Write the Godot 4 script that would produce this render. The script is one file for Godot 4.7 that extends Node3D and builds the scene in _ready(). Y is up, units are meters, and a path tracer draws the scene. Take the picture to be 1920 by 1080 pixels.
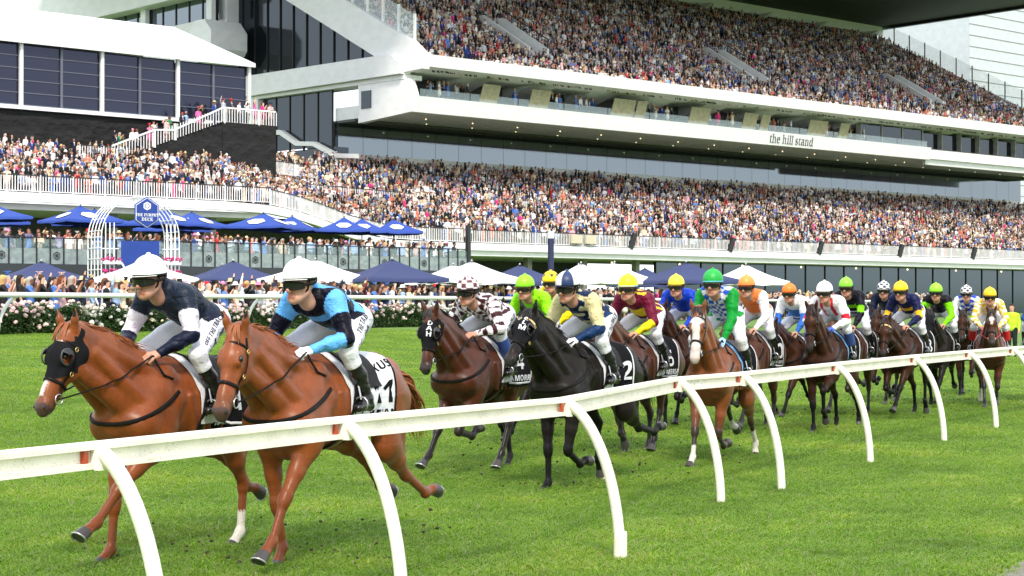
extends Node3D

func more_materials() -> void:
	M.people = mat(1, 1, 1, 0.8, "", 1.0, "", 1.0, true)
	M.turf = mat(0.120, 0.225, 0.032, 0.95, "mottle", 0.35, "grainy", 0.8)
	M.grass = mat(1, 1, 1, 0.6, "", 1.0, "", 1.0, true)
	M.grass.backlight_enabled = true
	M.grass.backlight = Color(0.8, 0.9, 0.5)
	M.soil = mat(0.040, 0.028, 0.016, 0.95, "fine", 6.0)
	var im := noise_image(41, 0.10, 512, -0.25, 2.0, FastNoiseLite.TYPE_SIMPLEX, 3)
	var im2 := noise_image(42, 0.008, 512, 0.92, 1.04)
	for y in 512:
		for x in 512:
			var s := im.get_pixel(x, y).r
			var b := im2.get_pixel(x, y).r
			im.set_pixel(x, y, Color(b, b * 0.99, b * 0.95) if s > 0.04 else Color(0.25, 0.23, 0.2))
	tx("specks", im)
	M.rail_paint = mat(0.87, 0.86, 0.82, 0.5, "specks", 0.9, "grainy", 0.12)
	M.rail_far = mat(0.80, 0.80, 0.78, 0.5, "streak", 0.6)
	M.reflector = mat(0.42, 0.055, 0.015, 0.35, "fine", 6.0)
	M.leaf = mat(1, 1, 1, 0.5, "", 1.0, "", 1.0, true)
	M.leaf.backlight_enabled = true
	M.leaf.backlight = Color(0.3, 0.4, 0.1)
	M.petal = mat(1, 1, 1, 0.7, "", 1.0, "", 1.0, true)
	M.stem = mat(0.05, 0.07, 0.02, 0.8, "fine", 5.0)
	M.canopy_navy = mat(0.030, 0.042, 0.130, 0.8, "weave", 2.0, "folds", 0.15)
	M.canopy_blue = mat(0.018, 0.060, 0.330, 0.75, "weave", 2.0, "folds", 0.15)
	M.canopy_white = mat(0.82, 0.82, 0.83, 0.8, "weave", 2.0, "folds", 0.15)
	M.pole = mat(0.45, 0.45, 0.45, 0.4)
	M.navy_post = mat(0.022, 0.026, 0.095, 0.5, "streak", 0.5)
	M.marquee_bar = mat(0.12, 0.13, 0.17, 0.5)
	M.deck_edge = mat(0.035, 0.040, 0.048, 0.6, "streak", 0.4)
	M.sign_blue = mat(0.012, 0.050, 0.300, 0.5, "streak", 0.5)
	M.path = mat(0.20, 0.185, 0.16, 0.9, "mottle", 1.5, "grainy", 0.6)
	M.pink_flower = mat(0.55, 0.03, 0.20, 0.7)

func _ready() -> void:
	# camera at a standing photographer's height by the inside rail, a long lens
	var cam := Camera3D.new()
	cam.name = "camera"
	add_child(cam)
	cam.position = Vector3(0, 1.97, 0)
	cam.keep_aspect = Camera3D.KEEP_HEIGHT
	cam.fov = 17.54
	cam.rotation_degrees = Vector3(0.54, 0, 0)
	cam.near = 0.1
	cam.far = 9000
	# bright overcast sky
	var env := Environment.new()
	env.background_mode = Environment.BG_SKY
	var sky := ProceduralSkyMaterial.new()
	sky.sky_top_color = Color(0.87, 0.90, 0.94)
	sky.sky_horizon_color = Color(0.93, 0.95, 0.96)
	sky.sky_curve = 0.2
	sky.ground_horizon_color = Color(0.45, 0.48, 0.42)
	sky.ground_bottom_color = Color(0.20, 0.24, 0.14)
	sky.sun_angle_max = 30.0
	var veil := noise_image(61, 0.010, 512, -0.05, 0.5)
	veil.resize(512, 256)
	sky.sky_cover = ImageTexture.create_from_image(veil)
	sky.sky_cover_modulate = Color(1, 1, 1, 0.6)
	env.sky = Sky.new()
	env.sky.sky_material = sky
	env.background_energy_multiplier = 1.0
	env.tonemap_mode = Environment.TONE_MAPPER_LINEAR
	env.tonemap_exposure = 2.0
	env.sdfgi_enabled = true
	env.ssao_enabled = true
	env.ssil_enabled = true
	var we := WorldEnvironment.new()
	we.name = "environment"
	we.environment = env
	add_child(we)
	var sun := DirectionalLight3D.new()
	sun.name = "sun"
	sun.light_color = Color(1.0, 0.96, 0.90)
	sun.light_energy = 0.6
	sun.light_angular_distance = 8.0
	sun.shadow_enabled = true
	sun.rotation_degrees = Vector3(-47, 6, 0)
	add_child(sun)
	make_materials()
	stand_materials()
	more_materials()
	# large structure
	build_stand()
	build_marquee()
	build_deck()
	build_arch()
	umbrellas()
	near_rail()
	far_rail()
	# the race
	race()
	build_crowds()
	rose_hedge()
	build_ground()

var M := {}

func make_materials() -> void:
	tx("mottle", noise_image(11, 0.012, 512, 0.76, 1.12))
	tx("fine", noise_image(12, 0.05, 512, 0.82, 1.10))
	tx("weave", noise_image(14, 0.06, 512, 0.88, 1.06))
	tx("streak", noise_image(13, 0.006, 512, 0.95, 1.02, FastNoiseLite.TYPE_SIMPLEX, 3))
	bump("folds", 21, 0.010, 256, 14.0)
	bump("grainy", 22, 0.08, 256, 3.0)
	bump("soft", 23, 0.02, 256, 5.0)
	M.coat = mat(1, 1, 1, 0.40, "fine", 2.6, "soft", 0.32, true)
	M.coat.rim_enabled = true
	M.coat.rim = 0.12
	M.coat.clearcoat_enabled = true
	M.coat.clearcoat = 0.14
	M.coat.clearcoat_roughness = 0.32
	M.coat.metallic_specular = 0.34
	M.coat_dark = mat(1, 1, 1, 0.38, "weave", 1.6, "soft", 0.32, true)
	M.coat_dark.metallic_specular = 0.24
	M.hair = mat(1, 1, 1, 0.55, "", 1.0, "", 1.0, true)
	M.hoof = mat(0.055, 0.05, 0.048, 0.45, "fine", 9.0, "grainy", 0.5)
	M.steel = mat(0.55, 0.55, 0.56, 0.28)
	M.steel.metallic = 0.9
	M.brass = mat(0.60, 0.44, 0.16, 0.30)
	M.brass.metallic = 0.9
	M.eye = mat(0.012, 0.008, 0.006, 0.05)
	M.dark_skin = mat(0.012, 0.009, 0.009, 0.7)
	M.leather = mat(0.010, 0.009, 0.009, 0.45, "", 1.0, "", 1.0)
	M.cloth_black = mat(0.008, 0.008, 0.010, 0.9, "", 6.0, "folds", 0.35)
	M.white_cloth = mat(0.74, 0.75, 0.80, 0.85, "weave", 3.0, "folds", 0.35)
	M.blue_cloth = mat(0.20, 0.45, 0.80, 0.85, "fine", 3.0, "folds", 0.35)
	M.cream_cloth = mat(0.72, 0.52, 0.24, 0.85)
	M.red_strap = mat(0.55, 0.02, 0.02, 0.5)
	M.hood_black = mat(0.010, 0.010, 0.012, 0.9, "", 5.0, "folds", 0.25)
	M.cup = mat(0.012, 0.012, 0.014, 0.45)
	M.cup_rim = mat(0.06, 0.06, 0.065, 0.4)
	M.silk = mat(1, 1, 1, 0.40, "weave", 4.0, "folds", 1.5, true)
	M.silk.uv1_scale = Vector3.ONE * 3.2
	M.silk.metallic_specular = 0.25
	M.cap = mat(1, 1, 1, 0.45, "", 4.0, "folds", 0.25, true)
	M.breeches = mat(0.70, 0.70, 0.76, 0.62, "", 3.0, "folds", 0.8)
	M.boot = mat(0.010, 0.010, 0.011, 0.22, "", 4.0, "folds", 0.7)
	M.skin = mat(1, 1, 1, 0.5, "fine", 8.0, "", 1.0, true)
	M.hand_skin = mat(0.50, 0.25, 0.165, 0.55)
	M.white_glove = mat(0.78, 0.78, 0.80, 0.7)
	M.blue_glove = mat(0.05, 0.12, 0.55, 0.7)
	M.pale_blue_glove = mat(0.35, 0.55, 0.85, 0.7)
	M.strap_black = mat(0.010, 0.010, 0.010, 0.5)
	M.strap_white = mat(0.7, 0.7, 0.7, 0.5)
	M.strap_blue = mat(0.15, 0.40, 0.75, 0.5)
	M.lens = mat(0.008, 0.008, 0.009, 0.06)
	M.ink = mat(0.015, 0.016, 0.03, 0.7)
	M.red_boot = mat(0.55, 0.015, 0.02, 0.4)
	M.navy_sock = mat(0.02, 0.05, 0.20, 0.6)
	for k in ["hood_black", "cloth_black", "leather", "strap_black"]:
		M[k].metallic_specular = 0.22

# ---------------------------------------------------------------- smooth bodies
# A body is a list of tapered capsules: [a, b, ra, rb, squash in z, blend, tag]
class Field:
	var a := PackedVector3Array()
	var ba := PackedVector3Array()
	var il := PackedFloat32Array()
	var r0 := PackedFloat32Array()
	var dr := PackedFloat32Array()
	var w := PackedFloat32Array()
	var kk := PackedFloat32Array()
	var tag := PackedInt32Array()
	var n := 0

	func bone(p: Vector3, q: Vector3, rp: float, rq: float, squash := 1.0, blend := 0.06, t := 0) -> void:
		a.append(p)
		var d := q - p
		var dd := Vector3(d.x, d.y, d.z / squash)
		ba.append(dd)
		il.append(1.0 / maxf(dd.length_squared(), 1e-9))
		r0.append(rp)
		dr.append(rq - rp)
		w.append(1.0 / squash)
		kk.append(blend)
		tag.append(t)
		n += 1

	func one(i: int, p: Vector3) -> float:
		var q := p - a[i]
		q.z *= w[i]
		var h := clampf(q.dot(ba[i]) * il[i], 0.0, 1.0)
		var d := (q - ba[i] * h).length() - r0[i] - dr[i] * h
		return d if w[i] <= 1.0 else d / (1.0 + (w[i] - 1.0) * 0.45)

	func value(p: Vector3, list: PackedInt32Array) -> float:
		var f := 9.0
		for i in list:
			var d := one(i, p)
			var k := kk[i]
			var h := k - absf(f - d)
			f = minf(f, d)
			if h > 0.0:
				f -= h * h * 0.25 / k
		return f

	func all() -> PackedInt32Array:
		var l := PackedInt32Array()
		for i in n:
			l.append(i)
		return l

	func tagged(from: int, to: int) -> PackedInt32Array:
		var l := PackedInt32Array()
		for i in n:
			if tag[i] >= from and tag[i] <= to:
				l.append(i)
		return l

	# marches from outside towards a point inside; gives the point on the surface
	func hit(from: Vector3, to: Vector3, list: PackedInt32Array) -> Vector3:
		var d := (to - from).normalized()
		var t := 0.0
		var most := from.distance_to(to)
		for s in 26:
			var f := value(from + d * t, list)
			if f < 0.0015:
				break
			t += f * 0.85
			if t > most:
				t = most
				break
		return from + d * t

	# surface nets over the blocks that the surface crosses
	func net(c: float) -> Dictionary:
		var lo := Vector3(1e9, 1e9, 1e9)
		var hi := -lo
		for i in n:
			var e := a[i] + Vector3(ba[i].x, ba[i].y, ba[i].z / w[i])
			var rr := maxf(r0[i], r0[i] + dr[i]) + 0.02
			var v := Vector3(rr, rr, rr)
			lo = lo.min(a[i] - v).min(e - v)
			hi = hi.max(a[i] + v).max(e + v)
		lo -= Vector3.ONE * c * 3.0
		var B := 5
		var bs := c * B
		var bx := int(ceil((hi.x - lo.x) / bs)) + 1
		var by := int(ceil((hi.y - lo.y) / bs)) + 1
		var bz := int(ceil((hi.z - lo.z) / bs)) + 1
		var diag := bs * 0.9
		var lists := []
		lists.resize(bx * by * bz)
		for i in n:
			var e := a[i] + Vector3(ba[i].x, ba[i].y, ba[i].z / w[i])
			var rr := maxf(r0[i], r0[i] + dr[i]) + diag + kk[i]
			var l := (a[i].min(e) - Vector3(rr, rr, rr) - lo) / bs
			var h := (a[i].max(e) + Vector3(rr, rr, rr) - lo) / bs
			for z in range(maxi(0, int(l.z)), mini(bz, int(h.z) + 1)):
				for y in range(maxi(0, int(l.y)), mini(by, int(h.y) + 1)):
					for x in range(maxi(0, int(l.x)), mini(bx, int(h.x) + 1)):
						if one(i, lo + (Vector3(x, y, z) + Vector3(0.5, 0.5, 0.5)) * bs) < diag + kk[i]:
							var q := (z * by + y) * bx + x
							if lists[q] == null:
								lists[q] = PackedInt32Array()
							lists[q].append(i)
		var nx := bx * B + 1
		var ny := by * B + 1
		var nz := bz * B + 1
		var grid := PackedFloat32Array()
		grid.resize(nx * ny * nz)
		grid.fill(1.0)
		var sy := nx
		var sz := nx * ny
		var active := PackedInt32Array()
		for q in lists.size():
			if lists[q] == null:
				continue
			var zb := q / (bx * by)
			var yb := (q / bx) % by
			var xb := q % bx
			var list: PackedInt32Array = lists[q]
			var mid := value(lo + (Vector3(xb, yb, zb) + Vector3(0.5, 0.5, 0.5)) * bs, list)
			if mid > diag + 0.02:
				continue
			if mid < -diag * 1.35 - 0.02:
				for z in B:
					for y in B:
						var o := ((zb * B + z) * ny + yb * B + y) * nx + xb * B
						for x in B:
							grid[o + x] = -1.0
				continue
			active.append(q)
			for z in B:
				for y in B:
					var o := ((zb * B + z) * ny + yb * B + y) * nx + xb * B
					var p := lo + Vector3(xb * B, yb * B + y, zb * B + z) * c
					for x in B:
						grid[o + x] = value(p, list)
						p.x += c
		var V := PackedVector3Array()
		var N := PackedVector3Array()
		var I := PackedInt32Array()
		var T := PackedInt32Array()
		var at := {}
		for q in active:
			var zb := q / (bx * by)
			var yb := (q / bx) % by
			var xb := q % bx
			var list: PackedInt32Array = lists[q]
			for z in B:
				for y in B:
					var o := ((zb * B + z) * ny + yb * B + y) * nx + xb * B
					for x in B:
						var i := o + x
						var g0 := grid[i]
						var g1 := grid[i + 1]
						var g2 := grid[i + sy]
						var g3 := grid[i + sy + 1]
						var g4 := grid[i + sz]
						var g5 := grid[i + sz + 1]
						var g6 := grid[i + sz + sy]
						var g7 := grid[i + sz + sy + 1]
						var inside := int(g0 < 0) + int(g1 < 0) + int(g2 < 0) + int(g3 < 0) + int(g4 < 0) + int(g5 < 0) + int(g6 < 0) + int(g7 < 0)
						if inside == 0 or inside == 8:
							continue
						var s := Vector3.ZERO
						var m := 0
						if (g0 < 0) != (g1 < 0): s += Vector3(g0 / (g0 - g1), 0, 0); m += 1
						if (g2 < 0) != (g3 < 0): s += Vector3(g2 / (g2 - g3), 1, 0); m += 1
						if (g4 < 0) != (g5 < 0): s += Vector3(g4 / (g4 - g5), 0, 1); m += 1
						if (g6 < 0) != (g7 < 0): s += Vector3(g6 / (g6 - g7), 1, 1); m += 1
						if (g0 < 0) != (g2 < 0): s += Vector3(0, g0 / (g0 - g2), 0); m += 1
						if (g1 < 0) != (g3 < 0): s += Vector3(1, g1 / (g1 - g3), 0); m += 1
						if (g4 < 0) != (g6 < 0): s += Vector3(0, g4 / (g4 - g6), 1); m += 1
						if (g5 < 0) != (g7 < 0): s += Vector3(1, g5 / (g5 - g7), 1); m += 1
						if (g0 < 0) != (g4 < 0): s += Vector3(0, 0, g0 / (g0 - g4)); m += 1
						if (g1 < 0) != (g5 < 0): s += Vector3(1, 0, g1 / (g1 - g5)); m += 1
						if (g2 < 0) != (g6 < 0): s += Vector3(0, 1, g2 / (g2 - g6)); m += 1
						if (g3 < 0) != (g7 < 0): s += Vector3(1, 1, g3 / (g3 - g7)); m += 1
						var p := lo + (Vector3(xb * B + x, yb * B + y, zb * B + z) + s / m) * c
						at[i] = V.size()
						V.append(p)
						var l := s / m
						var gx := lerpf(lerpf(g1 - g0, g3 - g2, l.y), lerpf(g5 - g4, g7 - g6, l.y), l.z)
						var gy := lerpf(lerpf(g2 - g0, g3 - g1, l.x), lerpf(g6 - g4, g7 - g5, l.x), l.z)
						var gz := lerpf(lerpf(g4 - g0, g5 - g1, l.x), lerpf(g6 - g2, g7 - g3, l.x), l.y)
						N.append(Vector3(gx, gy, gz).normalized())
						var best := 9.0
						var tb := 0
						for b in list:
							var d := one(b, p)
							if d < best:
								best = d
								tb = tag[b]
						T.append(tb)
		for i in at:
			var ng := grid[i] < 0.0
			for axis in 3:
				var st: int = [1, sy, sz][axis]
				if (grid[i + st] < 0.0) == ng:
					continue
				var u: int = [sy, sz, 1][axis]
				var v: int = [sz, 1, sy][axis]
				if not (at.has(i - u) and at.has(i - v) and at.has(i - u - v)):
					continue
				var q0: int = at[i]
				var q1: int = at[i - u]
				var q2: int = at[i - u - v]
				var q3: int = at[i - v]
				if ng:
					I.append_array([q0, q2, q1, q0, q3, q2])
				else:
					I.append_array([q0, q1, q2, q0, q2, q3])
		return {"v": V, "n": N, "i": I, "t": T}

# ---------------------------------------------------------------- mesh builder
class MB:
	var v := PackedVector3Array()
	var n := PackedVector3Array()
	var c := PackedColorArray()
	var i := PackedInt32Array()
	var col := Color(1, 1, 1)
	var uv := PackedVector2Array()

	func put(p: Vector3, q: Vector3) -> int:
		v.append(p)
		n.append(q)
		c.append(col)
		return v.size() - 1

	# a triangle wound so that it faces the way its normals point
	func tri(a: int, b: int, d: int) -> void:
		var g := (v[d] - v[a]).cross(v[b] - v[a])
		if g.dot(n[a] + n[b] + n[d]) < 0.0:
			i.append_array([a, d, b])
		else:
			i.append_array([a, b, d])

	func quad(a: Vector3, b: Vector3, d: Vector3, e: Vector3, out := Vector3.ZERO) -> void:
		var g := (d - a).cross(b - a)
		if g.length_squared() < 1e-14:
			g = (e - a).cross(d - a)
		g = g.normalized()
		if out != Vector3.ZERO and g.dot(out) < 0.0:
			g = -g
		var p := put(a, g)
		put(b, g); put(d, g); put(e, g)
		tri(p, p + 1, p + 2)
		tri(p, p + 2, p + 3)

	# a box between eight corners given by an origin and three edges
	func block(o: Vector3, x: Vector3, y: Vector3, z: Vector3) -> void:
		var m := o + (x + y + z) * 0.5
		for f in [[o, y, z], [o + x, y, z], [o, x, z], [o + y, x, z], [o, x, y], [o + z, x, y]]:
			var a: Vector3 = f[0]
			var s: Vector3 = f[1]
			var t: Vector3 = f[2]
			quad(a, a + s, a + s + t, a + t, a + (s + t) * 0.5 - m)

	func box(mid: Vector3, size: Vector3) -> void:
		block(mid - size * 0.5, Vector3(size.x, 0, 0), Vector3(0, size.y, 0), Vector3(0, 0, size.z))

	# a bar of w by h between two points
	func bar(a: Vector3, b: Vector3, w: float, h: float, up := Vector3.UP) -> void:
		var d := (b - a).normalized()
		var s := d.cross(up)
		if s.length() < 0.01:
			s = d.cross(Vector3.RIGHT)
		s = s.normalized()
		var u := s.cross(d).normalized()
		block(a - s * w * 0.5 - u * h * 0.5, b - a, s * w, u * h)

	# a pipe along points; radii one number or one for each point; flat = thickness over width across the normals given
	func tube(p: PackedVector3Array, r, sides := 8, normals := PackedVector3Array(), flat := 1.0, caps := true) -> void:
		var m := p.size()
		if m < 2:
			return
		var first := v.size()
		var side := Vector3.ZERO
		for k in m:
			var d := (p[mini(k + 1, m - 1)] - p[maxi(k - 1, 0)]).normalized()
			var up: Vector3
			if normals.size() == m:
				up = (normals[k] - d * normals[k].dot(d)).normalized()
				side = d.cross(up).normalized()
			else:
				if side == Vector3.ZERO:
					side = d.cross(Vector3.UP)
					if side.length() < 0.1:
						side = d.cross(Vector3.RIGHT)
				side = (side - d * side.dot(d)).normalized()
				up = side.cross(d).normalized()
			var rr: float = r if r is float else r[k]
			for s in sides:
				var t := TAU * s / sides
				var q := side * cos(t) * rr + up * sin(t) * rr * flat
				put(p[k] + q, (side * cos(t) * flat + up * sin(t)).normalized())
		for k in m - 1:
			for s in sides:
				var a := first + k * sides + s
				var b := first + k * sides + (s + 1) % sides
				tri(a, b, b + sides)
				tri(a, b + sides, a + sides)
		if caps:
			for e in 2:
				var k := 0 if e == 0 else m - 1
				var d := (p[0] - p[1]).normalized() if e == 0 else (p[m - 1] - p[m - 2]).normalized()
				var o := put(p[k], d)
				for s in sides:
					put(v[first + k * sides + s], d)
				for s in sides:
					tri(o, o + 1 + s, o + 1 + (s + 1) % sides)

	# an ellipsoid, or the slice of it between two latitudes (-1 to 1)
	func ball(mid: Vector3, b: Basis, rings := 8, around := 12, low := -1.0, high := 1.0) -> void:
		var first := v.size()
		var nb := b.inverse().transposed()
		for k in rings + 1:
			var t := lerpf(low, high, float(k) / rings) * PI * 0.5
			for s in around:
				var p := TAU * s / around
				var q := Vector3(cos(t) * cos(p), sin(t), cos(t) * sin(p))
				put(mid + b * q, (nb * q).normalized())
		for k in rings:
			for s in around:
				var a := first + k * around + s
				var d := first + k * around + (s + 1) % around
				tri(a, d, d + around)
				tri(a, d + around, a + around)

	# a surface of revolution about y: pairs of radius and height
	func lathe(mid: Vector3, prof: Array, around := 16, b := Basis.IDENTITY) -> void:
		for k in prof.size() - 1:
			var p: Vector2 = prof[k]
			var q: Vector2 = prof[k + 1]
			var e := q - p
			var nn := Vector2(e.y, -e.x).normalized()
			var first := v.size()
			for s in around + 1:
				var t := TAU * s / around
				var d := Vector3(cos(t), 0, sin(t))
				var m := (b * (d * nn.x + Vector3.UP * nn.y)).normalized()
				put(mid + b * (d * p.x + Vector3.UP * p.y), m)
				put(mid + b * (d * q.x + Vector3.UP * q.y), m)
			for s in around:
				var a := first + s * 2
				tri(a, a + 1, a + 3)
				tri(a, a + 3, a + 2)

	# a sheet over a grid of points (rows of equal length), with a back at the given thickness
	func sheet(rows: Array, thick := 0.0, out := Vector3.ZERO) -> void:
		var h := rows.size()
		var w: int = rows[0].size()
		var nn := []
		for y in h:
			for x in w:
				var du: Vector3 = rows[y][mini(x + 1, w - 1)] - rows[y][maxi(x - 1, 0)]
				var dv: Vector3 = rows[mini(y + 1, h - 1)][x] - rows[maxi(y - 1, 0)][x]
				var g := du.cross(dv).normalized()
				if out != Vector3.ZERO and g.dot(out) < 0.0:
					g = -g
				nn.append(g)
		for f in (2 if thick > 0.0 else 1):
			var first := v.size()
			for y in h:
				for x in w:
					var g: Vector3 = nn[y * w + x]
					put(rows[y][x] - g * thick * f, g if f == 0 else -g)
			for y in h - 1:
				for x in w - 1:
					var a := first + y * w + x
					tri(a, a + 1, a + w + 1)
					tri(a, a + w + 1, a + w)
		if thick > 0.0:
			for y in h - 1:
				for x in [0, w - 1]:
					var a: Vector3 = rows[y][x]
					var b: Vector3 = rows[y + 1][x]
					quad(a, b, b - nn[(y + 1) * w + x] * thick, a - nn[y * w + x] * thick, a - rows[y][w / 2])
			for x in w - 1:
				for y in [0, h - 1]:
					var a: Vector3 = rows[y][x]
					var b: Vector3 = rows[y][x + 1]
					quad(a, b, b - nn[y * w + x + 1] * thick, a - nn[y * w + x] * thick, a - rows[h / 2][x])

	func mesh() -> ArrayMesh:
		var m := ArrayMesh.new()
		if v.size() == 0:
			return m
		var ar := []
		ar.resize(Mesh.ARRAY_MAX)
		ar[Mesh.ARRAY_VERTEX] = v
		ar[Mesh.ARRAY_NORMAL] = n
		ar[Mesh.ARRAY_COLOR] = c
		ar[Mesh.ARRAY_INDEX] = i
		if uv.size() == v.size():
			ar[Mesh.ARRAY_TEX_UV] = uv
		m.add_surface_from_arrays(Mesh.PRIMITIVE_TRIANGLES, ar)
		return m


# ---------------------------------------------------------------- naming
var taken := {}

func numbered(called: String) -> String:
	var k: int = taken.get(called, 0)
	taken[called] = k + 1
	return called if k == 0 else "%s_%03d" % [called, k]

func thing(called: String, label: String, category: String, at := Transform3D(), group := "") -> Node3D:
	var o := Node3D.new()
	o.name = numbered(called)
	add_child(o)
	o.transform = at
	tag(o, label, category, group)
	return o

func tag(o: Node, label: String, category: String, group := "", kind := "") -> Node:
	if label: o.set_meta("label", label)
	if category: o.set_meta("category", category)
	if group: o.set_meta("group", group)
	if kind: o.set_meta("kind", kind)
	return o

func part(called: String, m, mat: Material, parent: Node = null, kind := "") -> MeshInstance3D:
	var o := MeshInstance3D.new()
	o.name = called if parent else numbered(called)
	o.mesh = m.mesh() if m is MB else m
	if m is MB:
		o.mesh.surface_set_material(0, mat)
	else:
		o.material_override = mat
	(parent if parent else self).add_child(o, true)
	if kind: o.set_meta("kind", kind)
	return o

func structure(called: String, m, mat: Material, parent: Node = null) -> MeshInstance3D:
	return part(called, m, mat, parent, "structure" if parent == null else "")

# ---------------------------------------------------------------- materials
var tex := {}

func lin(r: float, g: float, b: float) -> Color:
	return Color(r, g, b).linear_to_srgb()

func noise_image(seed_: int, freq: float, size: int, lo: float, hi: float, kind := FastNoiseLite.TYPE_SIMPLEX_SMOOTH, oct := 4) -> Image:
	var f := FastNoiseLite.new()
	f.seed = seed_
	f.noise_type = kind
	f.frequency = freq
	f.fractal_octaves = oct
	var im := f.get_seamless_image(size, size)
	im.convert(Image.FORMAT_RGB8)
	var d := im.get_data()
	for k in d.size():
		d[k] = int(clampf(lerpf(lo, hi, d[k] / 255.0), 0.0, 1.0) * 255.0)
	return Image.create_from_data(size, size, false, Image.FORMAT_RGB8, d)

func tx(called: String, im: Image) -> ImageTexture:
	tex[called] = ImageTexture.create_from_image(im)
	return tex[called]

func bump(called: String, seed_: int, freq: float, size: int, strength: float, kind := FastNoiseLite.TYPE_SIMPLEX_SMOOTH) -> void:
	var im := noise_image(seed_, freq, size, 0.0, 1.0, kind)
	im.bump_map_to_normal_map(strength)
	tx(called, im)

# base colour is linear; grain = name of a tone texture, relief = name of a normal texture, both laid by triplanar
func mat(r: float, g: float, b: float, rough := 0.7, grain := "", scale := 1.0, relief := "", amount := 1.0, vcol := false) -> StandardMaterial3D:
	var m := StandardMaterial3D.new()
	m.albedo_color = lin(r, g, b)
	m.roughness = rough
	m.vertex_color_use_as_albedo = vcol
	if grain or relief:
		m.uv1_triplanar = true
		m.uv1_scale = Vector3.ONE * scale
	if grain:
		m.albedo_texture = tex[grain]
	if relief:
		m.normal_enabled = true
		m.normal_texture = tex[relief]
		m.normal_scale = amount
	return m

# ---------------------------------------------------------------- horses
# leg angles from straight down, forwards positive: front = forearm, cannon, pastern; hind = thigh, gaskin, cannon, pastern
const FRONT := {"reach": [40, 38, 58], "land": [27, 24, 55], "stance": [6, 2, 52], "push": [-22, -30, 20], "fold": [38, -78, -125], "swing": [62, -12, -50], "lift": [10, -62, -105], "high": [72, -48, -95]}
const HIND := {"reach": [68, -8, 28, 40], "stance": [42, -34, 6, 48], "push": [8, -50, -40, 5], "trail": [5, -62, -78, -118], "fold": [44, -62, -48, -80], "swing": [66, -36, 2, -30], "mid": [30, -44, -12, 30]}

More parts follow.
